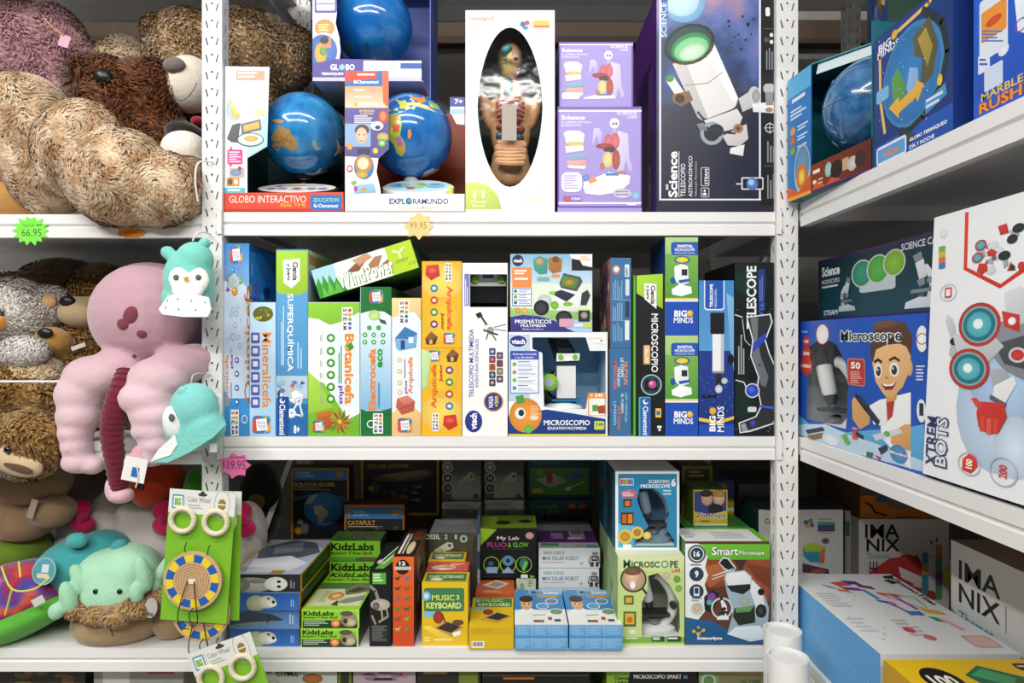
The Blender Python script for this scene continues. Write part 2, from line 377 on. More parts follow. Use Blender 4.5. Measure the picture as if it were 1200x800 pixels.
def fur_on(me, n, ln, wd, cols, parent, flow=(0, 0, -1), lift=.55, seed=1, name='fur', curl=.8, colfn=None, floor=None):
    rg = np.random.default_rng(seed); me.calc_loop_triangles(); nt = len(me.loop_triangles)
    tri = np.zeros(nt * 3, dtype=np.int32); me.loop_triangles.foreach_get('vertices', tri); tri = tri.reshape(-1, 3)
    co = np.zeros(len(me.vertices) * 3); me.vertices.foreach_get('co', co); co = co.reshape(-1, 3)
    no = np.zeros(len(me.vertices) * 3); me.vertices.foreach_get('normal', no); no = no.reshape(-1, 3)
    A, B, C = co[tri[:, 0]], co[tri[:, 1]], co[tri[:, 2]]; ar = np.linalg.norm(np.cross(B - A, C - A), axis=1); ar /= ar.sum()
    idx = rg.choice(nt, n, p=ar); r1 = np.sqrt(rg.random(n))[:, None]; r2 = rg.random(n)[:, None]
    wA, wB, wC = 1 - r1, r1 * (1 - r2), r1 * r2
    p = A[idx] * wA + B[idx] * wB + C[idx] * wC; nr = no[tri[idx, 0]] * wA + no[tri[idx, 1]] * wB + no[tri[idx, 2]] * wC
    nr /= np.linalg.norm(nr, axis=1)[:, None] + 1e-9
    fl = np.array(flow, dtype=float)[None] + np.stack([np.sin(p[:, 2] * 70 + p[:, 0] * 31), np.sin(p[:, 0] * 57), np.cos(p[:, 0] * 83 + p[:, 2] * 29)], 1) * curl + rg.normal(0, .45, (n, 3))
    fl -= nr * (fl * nr).sum(1)[:, None]; fl /= np.linalg.norm(fl, axis=1)[:, None] + 1e-9
    sd = np.cross(nr, fl); L_ = ln * rg.uniform(.6, 1.25, (n, 1)); W_ = wd * rg.uniform(.6, 1.2, (n, 1))
    b0 = p - nr * .001; m0 = p + nr * L_ * lift * .75 + fl * L_ * .35; t0 = p + nr * L_ * lift * .8 + fl * L_ * 1.0
    V = np.stack([b0 - sd * W_ * .5, b0 + sd * W_ * .5, m0 + sd * W_ * .45, m0 - sd * W_ * .45, t0], 1).reshape(-1, 3)
    if floor is not None:
        low = (V[:, 1] > floor[1]) & (V[:, 2] < floor[0]); fr_ = low & (V[:, 1] < floor[1] + .026); V[fr_, 1] = floor[1]; low &= ~fr_; V[low, 2] = floor[0]
    k = np.arange(n)[:, None] * 5
    nme = bpy.data.meshes.new(name)
    fa = np.concatenate([k + np.array([[0, 3, 2, 1]])], 0); ft = k + np.array([[2, 3, 4]])
    nme.vertices.add(n * 5); nme.vertices.foreach_set('co', V.ravel())
    nme.loops.add(n * 7); nme.polygons.add(n * 2)
    nme.loops.foreach_set('vertex_index', np.concatenate([fa, ft], 1).ravel().astype(np.int32))
    st = (np.arange(n)[:, None] * 7 + np.array([[0, 4]])).ravel().astype(np.int32); nme.polygons.foreach_set('loop_start', st)
    nme.update(calc_edges=True); nme.validate()
    cs = np.array([hx(c) for c in cols]); ci = cs[rg.integers(0, len(cs), n)]
    if colfn is not None:
        ci = np.array([colfn(Vector(q), rg.random()) for q in p])
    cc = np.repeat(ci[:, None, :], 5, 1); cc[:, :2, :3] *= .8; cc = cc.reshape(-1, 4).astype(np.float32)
    ca = nme.color_attributes.new('Col', 'FLOAT_COLOR', 'POINT'); ca.data.foreach_set('color', cc.ravel())
    nme.polygons.foreach_set('use_smooth', [True] * len(nme.polygons))
    vn = nr + fl * .25 + rg.normal(0, .16, (n, 3)); vn /= np.linalg.norm(vn, axis=1)[:, None]
    nme.normals_split_custom_set_from_vertices(np.repeat(vn, 5, 0).tolist())
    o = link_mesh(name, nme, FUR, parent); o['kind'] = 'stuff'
    return o
SKIN = {}
def surf(root, b, px, py, inset=0.0):
    """depth at which the skin of a soft toy is met at a picture point"""
    from mathutils.bvhtree import BVHTree
    me = SKIN[root.name]
    if ('t', root.name) not in SKIN: SKIN[('t', root.name)] = BVHTree.FromPolygons([v.co for v in me.vertices], [tuple(p.vertices) for p in me.polygons])
    o = Vector((0, -D, CZ)) - b; d = (P(px, py, 0) - Vector((0, -D, CZ))).normalized(); h = SKIN[('t', root.name)].ray_cast(o, d)
    return (h[0].y + b.y + inset) if h[0] else None
def EL(px, py, Y, rx, ry, rd, a=0):
    """ellipsoid from picture measures: centre, radii in picture px at that depth, depth radius in m"""
    s = sc(Y); return (P(px, py, Y), (rx * s, rd, ry * s), a)
def plush(name, label, ells, col, fur=None, cat='soft toy', voxel=.007, smooth=8, mat=None, colfn=None, group=None, lump=0, floor=None):
    z0 = min(c.z - max(r[0], r[2]) * .9 for c, r, a in ells); cx = sum(c.x for c, r, a in ells) / len(ells); cy = sum(c.y for c, r, a in ells) / len(ells)
    base = Vector((cx, cy, z0)); root = empty(name, base); tag(root, label, cat, group)
    me = blob_mesh('body', [(c - base, r, a) for c, r, a in ells], voxel, smooth, lump)
    if floor is not None:                                    # the toy sags flat on the board it sits on
        for v in me.vertices:
            wy, wz = v.co.y + base.y, v.co.z + base.z
            if wy > -.012 and wz < floor + .001:             # bulges over the lip in front, sags on the board behind it
                if wy < .02 and wz > floor - .06: v.co.y = -.012 - base.y
                else: v.co.z = floor + .001 - base.z
            if -.012 < v.co.y + base.y < .03 and -.553 < v.co.x + base.x < 0: v.co.x = -.553 - base.x
    SKIN[root.name] = me
    set_col(me, (lambda v: colfn(v + base)) if colfn else (lambda v: hx(col)))
    b = link_mesh('body', me, mat or (FUR if fur else VELVET), root, smooth=True)
    if fur:
        n, ln, wd, cols = fur[:4]; kw = dict(fur[4]) if len(fur) > 4 else {}
        if floor is not None: kw['floor'] = (floor + .0006 - base.z, -.006 - base.y)
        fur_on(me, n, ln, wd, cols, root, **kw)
    root['_b'] = 0; del root['_b']
    return root, base
def bit(root, base, name, ells, col, mat=None, voxel=.004, smooth=3, fur=None, label=None, floor=None):
    """smooth-skinned part of a soft toy"""
    if len(ells) == 1:
        c, r, a = ells[0]; mb = MB(); mb.lathe([(max(1e-4, math.sin(math.pi * i / 12)), -math.cos(math.pi * i / 12)) for i in range(13)], hx(col), Matrix.Translation(c - base) @ Matrix.Rotation(math.radians(a), 4, 'Y') @ Matrix.Diagonal((r[0], r[1], r[2], 1)), 20, False)
        o = mb.build(name, mat or VELVET, root, smooth=True); me = o.data
    else:
        me = blob_mesh(name, [(c - base, r, a) for c, r, a in ells], voxel, smooth); set_col(me, lambda v: hx(col))
        o = link_mesh(name, me, mat or VELVET, root, smooth=True)
    if floor is not None:
        for v in me.vertices:
            if v.co.y + base.y > -.004 and v.co.z + base.z < floor + .001: v.co.z = floor + .001 - base.z
    if label: o['label'] = label
    if fur: fur_on(me, fur[0], fur[1], fur[2], fur[3], o, **(fur[4] if len(fur) > 4 else {}))
    return o
def strokes(root, base, name, lines, rad, col, mat=None):
    mb = MB()
    for ln in lines: mb.tube([Vector(p) - base for p in spline(ln, 4)], rad, hx(col), 6)
    return mb.build(name, mat or VELVET, root, smooth=True)
def thing(name, label, cat, loc, mb, mat=None, group=None, smooth=False, rot=None):
    return tag(mb.build(name, mat, None, loc, rot, smooth), label, cat, group)
# ================================================================ room shell and shelving
WHITE = plain('white_enamel', '#e9e8e6', .32, 0, .5, bump=.04, bscale=40)
def struct(name, x0, y0, z0, x1, y1, z1, mat):
    c = Vector(((x0 + x1) / 2, (y0 + y1) / 2, z0)); mb = MB(); mb.box(x0 - c.x, y0 - c.y, 0, x1 - c.x, y1 - c.y, z1 - z0, '#888')
    return tag(mb.build(name, mat, None, c), kind='structure')
struct('floor', -3, -4, -.1, 3, .8, 0, plain('floor_tile', '#a9a49c', .3, bump=.05, bscale=8, var=.1))
struct('wall_back', -3, .66, 0, 3, .8, 3, plain('render_wall', '#8f8c88', .9, bump=.5, bscale=60, var=.12))
struct('wall_right', 1.14, -4, 0, 1.28, .66, 3, MATS['render_wall'])
struct('ceiling', -3, -4, 3, 3, .8, 3.1, plain('ceiling_paint', '#dddddb', .8, bump=.1, bscale=30))
t_ = struct('trim_1', -1.6, .625, 2.012, 1.1, .66, 2.075, plain('brown_batten', '#4a3a2c', .7, bump=.4, bscale=90, var=.25))
for loc, ln, pw in LAMPS:
    r = empty('aisle_and_fill_lamp', (loc[0], loc[1], 3), (0, 0, math.pi / 2 if loc[0] else 0)); tag(r, 'added white linear lamp at right angles to the shelves, brightening the right-hand unit' if loc[0] else 'long white linear lamp on the ceiling over the aisle' if loc[1] > -2 else 'added long white fill lamp on the ceiling farther from the shelves', 'lamp')
    m = MB(); m.box(-ln / 2, -.05, -.17, ln / 2, .05, -.1, '#eee'); m.build('housing', WHITE, r)
    for s in (-1, 1):
        m = MB(); m.box(s * ln * .3 - .01, -.01, -.1, s * ln * .3 + .01, .01, 0, '#eee'); m.build('hanger', WHITE, r)
ZT, ZM, ZB, ZL, ZU = 1.428, 1.0335, 0.6615, .27, 2.055       # shelf surfaces of the main bay
RT, RM, RB = 1.442, 1.0335, .655                             # shelf surfaces of the side unit
PROF = [(0, 0), (0, -.017), (.004, -.0195), (.004, -.0215), (0, -.024), (0, -.041), (.014, -.041), (.014, -.004), (.501, -.004), (.501, -.041), (.515, -.041), (.515, 0)]
def shelf(parent, a, b, z, axis):
    """folded sheet-steel shelf with a stepped front lip; axis x: front at y=0; axis y: front at x=.504 looking to -x"""
    mb = MB(); n = len(PROF)
    tp = (lambda q, s: (s, q[0], q[1])) if axis == 'x' else (lambda q, s: (.504 + q[0], s, q[1]))
    V = [tp(q, a) for q in PROF] + [tp(q, b) for q in PROF]
    fs = [(i, (i + 1) % n, n + (i + 1) % n, n + i) for i in range(n)]
    mb.mesh(V, fs, '#fff')
    for off in (0, n):
        tri = tessellate_polygon([[Vector((q[0], q[1], 0)) for q in PROF]]); mb.mesh(V[off:off + n], tri, '#fff')
    return mb.build('shelf_board', WHITE, parent, (0, 0, z - .0005))
def post_mesh(W, H, dep, pitch=.03):
    """perforated upright: slanted slots and a round hole repeat up the face; hollow behind"""
    mb = MB(); k = int(H / pitch)
    loops = [[Vector((0, 0, 0)), Vector((W, 0, 0)), Vector((W, pitch, 0)), Vector((0, pitch, 0))]]
    for xa, xb in ((.19, .29), (.81, .71)):
        loops.append([Vector((x, y, 0)) for x, y in ((xa * W - .0012, .022), (xa * W + .0012, .0225), (xb * W + .0012, .009), (xb * W - .0012, .0085))])
    loops.append([Vector((.5 * W + .0021 * math.cos(a * math.pi / 4), .0222 + .0021 * math.sin(a * math.pi / 4), 0)) for a in range(8)])
    tri = tessellate_polygon(loops); fl = [p for lp in loops for p in lp]
    for i in range(k): mb.mesh([(p.x, 0, p.y + i * pitch) for p in fl], tri, '#fff')
    H = k * pitch
    for q in (((0, 0, 0), (0, dep, 0), (0, dep, H), (0, 0, H)), ((W, 0, 0), (W, dep, 0), (W, dep, H), (W, 0, H)), ((0, dep, 0), (W, dep, 0), (W, dep, H), (0, dep, H)), ((0, 0, H), (W, 0, H), (W, dep, H), (0, dep, H)), ((0, 0, 0), (W, 0, 0), (W, dep, 0), (0, dep, 0))):
        mb.poly(q, '#fff')
    for s in (0, 1):                                         # narrow slits up the sides
        for i in range(k):
            x = -.0002 if s == 0 else W + .0002
            mb.poly([(x, .012, i * pitch + .006), (x, .014, i * pitch + .006), (x, .014, i * pitch + .02), (x, .012, i * pitch + .02)], '#333')
    return mb
def steel_post(parent, x0, x1, y, dep=.027):
    mb = post_mesh(x1 - x0, 2.35, dep)
    o = mb.build('post', None, parent, (x0, y, 0)); o.data.materials.clear(); o.data.materials.append(STEEL); return o
STEEL = attr_mat('post_enamel', .35)
STEEL.node_tree.nodes['Principled BSDF'].inputs['Base Color'].default_value = hx('#e6e5e3')
_n = STEEL.node_tree; _a = [q for q in _n.nodes if q.type == 'ATTRIBUTE'][0]
_mx = _n.nodes.new('ShaderNodeMix'); _mx.data_type = 'RGBA'; _mx.blend_type = 'MULTIPLY'; _mx.inputs[0].default_value = 1; _mx.inputs[7].default_value = hx('#e6e5e3')
_n.links.new(_a.outputs['Color'], _mx.inputs[6]); _n.links.new(_mx.outputs[2], _n.nodes['Principled BSDF'].inputs['Base Color'])
def brace(parent, a, b):
    a, b = Vector(a), Vector(b); mb = MB(); t = (b - a).normalized(); u = Vector((0, -t.z, t.y)).normalized() * .011
    for x in (0, .002):
        mb.poly([a + u + Vector((x, 0, 0)), b + u + Vector((x, 0, 0)), b - u + Vector((x, 0, 0)), a - u + Vector((x, 0, 0))], '#ddd')
    mb.poly([a + u, b + u, b + u + Vector((.012, 0, 0)), a + u + Vector((.012, 0, 0))], '#ddd')
    return mb.build('brace', WHITE, parent)
XL0, XL1, XR0, XR1 = -.543, -.508, .4635, .501
um = empty('shelving_unit', (0, 0, 0)); tag(um, 'white perforated steel shelving bay filled with science kits and globes', 'shelf')
for x0, x1 in ((XL0, XL1), (XR0, XR1)):
    steel_post(um, x0, x1, -.004); steel_post(um, x0, x1, .495)
for z in (ZU, ZT, ZM, ZB, ZL): shelf(um, XL1 + .001, XR0 - .001, z, 'x')
brace(um, (-.525, .03, 1.935), (-.525, .5, 1.95)); brace(um, (-.525, .06, .67), (-.525, .5, 1.0)); brace(um, (.468, .06, 1.36), (.468, .5, 1.06))
for z in (ZT, ZM, ZB):                                       # clip brackets where the boards hook into the uprights
    for x0, x1 in ((XL1 - .008, XL1), (XR0, XR0 + .008)):
        mb = MB(); mb.box(x0, -.0075, z - .04, x1, -.0045, z + .002, '#fff'); mb.build('shelf_clip', WHITE, um)
ul = empty('shelving_unit', (-1.05, 0, 0)); tag(ul, 'white steel shelving bay stuffed with plush toys', 'shelf')
for z in (ZU, ZT - .004, ZM - .008, ZB, ZL):
    o = shelf(ul, -1.55, XL0 - .002, z, 'x'); o.location.x = 1.05
o = steel_post(ul, -1.59, -1.552, -.004); o.location.x += 1.05
ur = empty('shelving_unit', (.76, -.5, 0)); tag(ur, 'white steel shelving unit turned sideways with its front along the right', 'shelf')
for z in (ZU, RT, RM, RB, ZL):
    o = shelf(ur, -1.0, -.006, z, 'y'); o.location = (-.76, .5, z - .0005)
o = steel_post(ur, .98, 1.018, -.05); o.location += Vector((-.76, .5, 0))
uc = empty('shelving_unit', (.8, .25, 0)); tag(uc, 'white steel corner shelving behind the right upright', 'shelf')
for z in (ZU, RT, RM - .002, RB):
    mb = MB(); mb.box(-.295, -.253, -.03, .3, .23, 0, '#fff'); mb.build('shelf_board', WHITE, uc, (0, 0, z - .0005))
o = steel_post(uc, .02, .055, .2)
# ================================================================ drawing helpers shared by the printed boxes
def xf(cmds, x0, y0, x1, y1, flip=False):
    """place drawing commands made in a 0..100 square into a rectangle"""
    W, H = (x1 - x0) / 100, (y1 - y0) / 100
    fx = (lambda x: x1 - x * W) if flip else (lambda x: x0 + x * W); fy = lambda y: y0 + y * H; out = []
    for c in cmds:
        k = c[0]
        if k == 'r' : a, b = sorted((fx(c[1]), fx(c[3]))); out.append(('r', a, fy(c[2]), b, fy(c[4])) + c[5:])
        elif k == 'e': out.append(('e', fx(c[1]), fy(c[2]), c[3] * W, c[4] * H, c[5], -c[6] if flip else c[6]))
        elif k == 'p': out.append(('p', [(fx(x), fy(y)) for x, y in c[1]], c[2]))
        elif k == 'l': out.append(('l', [(fx(x), fy(y)) for x, y in c[1]], c[2] * W, c[3]))
        elif k == 'o': out.append(('o', fx(c[1]), fy(c[2]), c[3] * W, c[4] * W, c[5]))
        elif k == 't': out.append(('t', c[1], fx(c[2]), fy(c[3]), fx(c[4]), fy(c[5])) + c[6:])
    return out
def mic(x0, y0, x1, y1, body='#eee', dark='#333', acc='#1b4fb0', flip=False):
    """a printed microscope"""
    return xf([Pg([(8, 100), (12, 88), (45, 80), (92, 84), (95, 100)], body), Pg([(62, 84), (78, 84), (84, 62), (80, 40), (64, 22), (56, 26), (66, 44), (70, 62)], body),
               Pg([(26, 66), (78, 66), (80, 72), (24, 73)], dark), E(78, 68, 9, 7, acc), Pg([(36, 18), (56, 12), (64, 44), (46, 50)], body), Pg([(40, 50), (58, 45), (60, 58), (46, 62)], dark),
               Pg([(30, 4), (50, -2), (55, 12), (37, 18)], dark), E(70, 52, 7, 6, dark), R(44, 74, 58, 80, acc)], x0, y0, x1, y1, flip)
def ball(x, y, r, c, hi='#fff'): return [E(x, y, r, r, c), E(x - r * .3, y - r * .35, r * .28, r * .22, hi)]
def scene_patch(x0, y0, x1, y1, cols, seed, n=14):
    """small printed picture too fine to read: loose shapes in its colours"""
    r = random.Random(seed); out = []
    for i in range(n):
        w_, h_ = (x1 - x0) * r.uniform(.12, .35), (y1 - y0) * r.uniform(.12, .35); cx = r.uniform(x0 + w_ / 2, x1 - w_ / 2); cy = r.uniform(y0 + h_ / 2, y1 - h_ / 2)
        a = r.random() * 6.28; k = r.randint(3, 6)
        out.append(Pg([(cx + w_ / 2 * math.cos(a + 6.283 * j / k) * r.uniform(.7, 1), cy + h_ / 2 * math.sin(a + 6.283 * j / k) * r.uniform(.7, 1)) for j in range(k)], r.choice(cols)))
    return out
def small_icons(pts, r, c, c2='#fff'):
    o = []
    for x, y in pts: o += [E(x, y, r, r, c), E(x, y, r * .5, r * .45, c2)]
    return o
# ---- globes
def sea_mat(name, c1, c2, scale=6):
    m, n, l, b = new_mat(name); tc = n.new('ShaderNodeTexCoord'); nz = n.new('ShaderNodeTexNoise'); nz.inputs['Scale'].default_value = scale; nz.inputs['Detail'].default_value = 7
    cr = n.new('ShaderNodeValToRGB'); cr.color_ramp.elements[0].color = hx(c1); cr.color_ramp.elements[1].color = hx(c2)
    cr.color_ramp.elements[0].position = .35; cr.color_ramp.elements[1].position = .75
    l.new(tc.outputs['Generated'], nz.inputs['Vector']); l.new(nz.outputs['Fac'], cr.inputs['Fac']); l.new(cr.outputs['Color'], b.inputs['Base Color'])
    b.inputs['Roughness'].default_value = .16; b.inputs['Coat Weight'].default_value = .6; b.inputs['Coat Roughness'].default_value = .04
    return m
SEA = sea_mat('globe_sea', '#0f6fb4', '#3f9fdb'); SEA2 = sea_mat('globe_sea_deep', '#0b62b4', '#2a88cf', 4); NIGHT = sea_mat('globe_starry', '#20568c', '#4a82b0', 9)
LAND = attr_mat('globe_land', .25, coat=.5, bump=.15, bscale=500)
def globe(name, label, px, py, Y, rpx, sea, lands, mp, zbase, stand='#1a1a1c', foot=None, tilt=20):
    c = P(px, py, Y); r = rpx * sc(Y) * .985; base = Vector((c.x, c.y, zbase)); root = empty(name, base); tag(root, label, 'globe')
    q = c - base; mb = MB(); mb.sphere((0, 0, 0), r, '#2a80c0', 40); sp = mb.build('sphere', sea, root, q, smooth=True)
    fw = (Vector((0, -D, CZ)) - c).normalized(); rt = fw.cross(Vector((0, 0, 1))).normalized() * -1; up = rt.cross(fw) * -1
    if up.z < 0: up = -up
    if rt.x < 0: rt = -rt
    x0, y0, s = mp
    for i, (pts, col) in enumerate(lands):
        mb = MB()
        pp = [((x0 + x / s - px) / rpx, (py - (y0 + y / s)) / rpx) for x, y in pts]; cx = sum(p[0] for p in pp) / len(pp); cy = sum(p[1] for p in pp) / len(pp)
        def pr(a, b):
            k = math.hypot(a, b)
            if k > .985: a, b = a / k * .985, b / k * .985
            return (rt * a + up * b + fw * math.sqrt(max(0, 1 - a * a - b * b))) * (r * (1.002 + .0008 * i))
        n = len(pp); V = [pr(cx, cy)]
        for t in (.35, .7, 1): V += [pr(cx + (a - cx) * t, cy + (b - cy) * t) for a, b in pp]
        fs = [(0, 1 + j, 1 + (j + 1) % n) for j in range(n)]
        for t in (0, 1): fs += [(1 + t * n + j, 1 + (t + 1) * n + j, 1 + (t + 1) * n + (j + 1) % n, 1 + t * n + (j + 1) % n) for j in range(n)]
        mb.mesh(V, fs, hx(col)); mb.build('land', LAND, sp, smooth=True)
    mb = MB(); mb.lathe([(.016, -r - .012), (.014, -r - .004), (.009, -r * .97)], hx(stand), Matrix.Translation(q), 20)
    mb.tube([q + Vector((0, 0, -r - .008)), Vector((0, 0, .012))], .009, hx(stand), 12); mb.build('stand', GLOSS, root, smooth=True)
    if foot: foot(root, base)
    return root
# ================================================================ top shelf of the main bay
C1 = (255, 70, 4.323); C2 = (395, 75, 4.445); C3 = (640, 40, 3.81); C4 = (745, 0, 3.2); A2 = (230, 0, 2.757); A3 = (530, 0, 2.757); A4 = (900, 0, 2.76)
def cut_panel(parent, name, pts, y0, th, col, prints, PM, mp, side=None):
    """flat card panel with a cut outline (given in picture measures, lying at depth y0)"""
    x0, y0m, s = mp[:3]; s2 = mp[3] if len(mp) > 3 else s; V = [P(x0 + x / s, y0m + y / s2, y0) for x, y in pts]; inv = PM.inverted(); V = [inv @ v for v in V]
    mb = MB(); n = len(V); B = [v + Vector((0, th, 0)) for v in V]
    tri = tessellate_polygon([[Vector((v.x, v.z, 0)) for v in V]])
    mb.mesh(V, tri, hx(col)); mb.mesh(B, tri, hx(side or col))
    for i in range(n): mb.poly([V[i], V[(i + 1) % n], B[(i + 1) % n], B[i]], hx(side or col))
    o = mb.build(name, CARD, parent)
    if prints:
        xs = [v.x for v in V]; zs = [v.z for v in V]; pm = MB()
        do_print(pm, Vector((min(xs), V[0].y, max(zs))), Vector((1, 0, 0)), Vector((0, 0, -1)), Vector((0, -1, 0)), max(xs) - min(xs), max(zs) - min(zs), PM, [mp] + prints)
        pm.build('print', CARD, o)
    return o
def open_box(name, label, rect, Y, d, z, ztop, inner, side):
    x0, x1 = P(rect[0], 0, Y).x, P(rect[1], 0, Y).x; r = empty(name, ((x0 + x1) / 2, Y, z)); tag(r, label, 'box'); h = ztop - z; w_ = (x1 - x0) / 2
    for nm, b in (('back_panel', (-w_, d - .002, 0, w_, d, h)), ('side_panel', (-w_, .0005, 0, -w_ + .002, d - .002, h)), ('side_panel', (w_ - .002, d * .45, 0, w_, d - .002, h)), ('floor_panel', (-w_ + .002, .0005, 0, w_ - .002, d - .002, .002))):
        m = MB(); m.box(*b, hx(inner)); m.build(nm, CARD, r)
    return r, Matrix.Translation((( x0 + x1) / 2, Y, z))
C1b = (261.0, 70, 4.5, 4.323)
# --- talking-globe box
r, M = open_box('globe_box', 'open display box with a red base strip and white left panel', (263, 403), .004, .2, ZT, 1.686, '#27474c', '#27474c')
cut_panel(r, 'front_panel', [(12, 33), (246, 37), (232, 438), (125, 500), (128, 676), (10, 676)], .004, .002, '#f4f6f6',
    [R(70, 55, 222, 105, '#f0a184'), G(80, 62, 215, 100, 2, '#fdeee6'), R(12, 250, 130, 676, '#e3ecee'), Pg([(240, 250), (235, 438), (125, 500), (125, 440)], '#b9dede'), E(62, 250, 42, 62, '#bcd6ec'), E(70, 255, 28, 45, '#e2c66a'), E(60, 225, 22, 30, '#e8d48c'),
     Pg([(40, 190), (70, 180), (140, 300), (120, 330)], '#dfeaf2'), Pg([(22, 400), (50, 330), (95, 318), (80, 420), (45, 418)], '#56595c'), Pg([(95, 325), (200, 300), (205, 355), (100, 378)], '#70757a'), Pg([(110, 333), (192, 312), (195, 345), (112, 365)], '#d9b25e'), E(145, 405, 72, 36, '#3c4448'), E(146, 404, 66, 31, '#d8f0ee'), E(150, 400, 38, 15, '#e0b04a'), R(165, 250, 225, 285, '#e9d9a4'),
     RR(25, 455, 105, 530, 8, '#d43f8c'), Pg([(35, 460), (45, 435), (55, 460)], '#d43f8c'), Pg([(30, 525), (40, 545), (55, 528)], '#d43f8c'), G(33, 465, 98, 525, 5, '#f7d3e4'), R(35, 548, 115, 598, '#b8b3ac'), E(70, 572, 30, 18, '#7d94b4'), E(90, 550, 10, 10, '#b3224c'), R(22, 598, 88, 640, '#c98b3c'), E(40, 618, 12, 16, '#6e4a2a'), E(70, 618, 12, 16, '#f0e0c8'), R(10, 648, 118, 676, '#57b8cd'), G(25, 656, 110, 672, 1, '#fff')], M, C1b)
cut_panel(r, 'base_strip', [(8, 674), (636, 670), (638, 766), (8, 768)], .003, .004, '#dd4527',
    [R(8, 755, 640, 768, '#b93018'), T('GLOBO INTERACTIVO', 35, 688, 440, 724, '#f7ece4', 0, 0), T('REAL TIME', 305, 728, 438, 744, '#f0b43c', 0, .02), RR(462, 684, 628, 762, 10, '#1c6fc0'), T('EDUCATION', 480, 700, 612, 720, '#9fd4a0', 0, .03), T('Clementoni', 505, 730, 608, 748, '#fff', 0, .03), E(490, 738, 10, 10, '#fff'), E(492, 735, 6, 6, '#1c6fc0')], M, C1b)
def keypad(cx, cy0, Y, z, wpx, hm, dm, rim, top, pads, nm='keyboard_base'):
    """half-oval console the globe stands on, its sloped face covered in coloured pads"""
    def f(root, base):
        c = P(cx, 0, Y); wd = wpx * sc(Y); mb = MB(); n = 20
        def pt(a, k, zz): return Vector((c.x - base.x + wd / 2 * k * math.cos(a), c.y - base.y - dm * k * math.sin(a) * .5, zz + .024 + z - base.z))
        ring = lambda k, zl, zh: [pt(2 * math.pi * i / n, k, zl + (zh - zl) * (.5 - .5 * math.sin(2 * math.pi * i / n))) for i in range(n)]
        A, B, C_ = ring(1, -.02, -.02), ring(1, .012, hm), ring(.93, .014, hm + .002)
        mb.mesh(A + B, [(i, (i + 1) % n, n + (i + 1) % n, n + i) for i in range(n)], hx(rim)); mb.mesh(B + C_, [(i, (i + 1) % n, n + (i + 1) % n, n + i) for i in range(n)], hx(rim)); mb.mesh(C_, [tuple(range(n))], hx(top))
        o = mb.build(nm, GLOSS, root, smooth=True); pm = MB(); nrm = (C_[5] - C_[0]).cross(C_[10] - C_[0]).normalized(); nrm = nrm if nrm.z > 0 else -nrm
        mid = (C_[0] + C_[n // 2]) / 2; uu = (C_[0] - mid); vv = (C_[n * 3 // 4] - mid)
        for a, b, ra, rb, col in pads: pm.poly([mid + uu * (a + ra * math.cos(6.283 * k / 10)) + vv * (b + rb * math.sin(6.283 * k / 10)) + nrm * .0008 for k in range(10)], hx(col))
        pm.build('button_print', GLOSS, o)
    return f
pads1 = [(-.62, -.2, .13, .22, '#9a86c4'), (-.35, -.2, .13, .22, '#8c92cc'), (.02, -.25, .22, .4, '#d9ecf2'), (.02, -.25, .14, .26, '#d87a6c'), (.4, -.2, .13, .22, '#8c92cc'), (.68, -.2, .13, .22, '#9a86c4'), (-.2, .5, .4, .16, '#e2c48e'), (.4, .5, .3, .14, '#c9dfe8'), (-.5, .3, .1, .12, '#b07cae')]
globe('talking_globe', 'glossy blue globe showing brown Australia, on a console with round coloured pads', 356, 158, .098, 48, SEA,
    [([(320, 350), (345, 350), (355, 365), (365, 350), (380, 385), (405, 400), (410, 440), (385, 462), (350, 445), (315, 470), (290, 450), (285, 405), (300, 380)], '#b08a52'), ([(325, 390), (370, 380), (385, 425), (340, 430), (310, 430)], '#9c7338'), ([(290, 325), (320, 318), (345, 325), (335, 338), (300, 335)], '#c8954a'), ([(475, 405), (490, 400), (505, 430), (520, 440), (495, 452), (478, 430)], '#8cb8b0'), ([(430, 570), (520, 535), (560, 545), (540, 575), (480, 590), (440, 588)], '#dfe9ec'), ([(595, 390), (640, 410), (638, 480), (585, 470)], '#e4e4e0'), ([(255, 280), (275, 265), (285, 285), (265, 300)], '#4d9a6a')], C1, ZT + .0035, '#17181a',
    keypad(348, 0, .06, ZT + .003, 98, .042, .062, '#23262a', '#f0ede6', pads1))
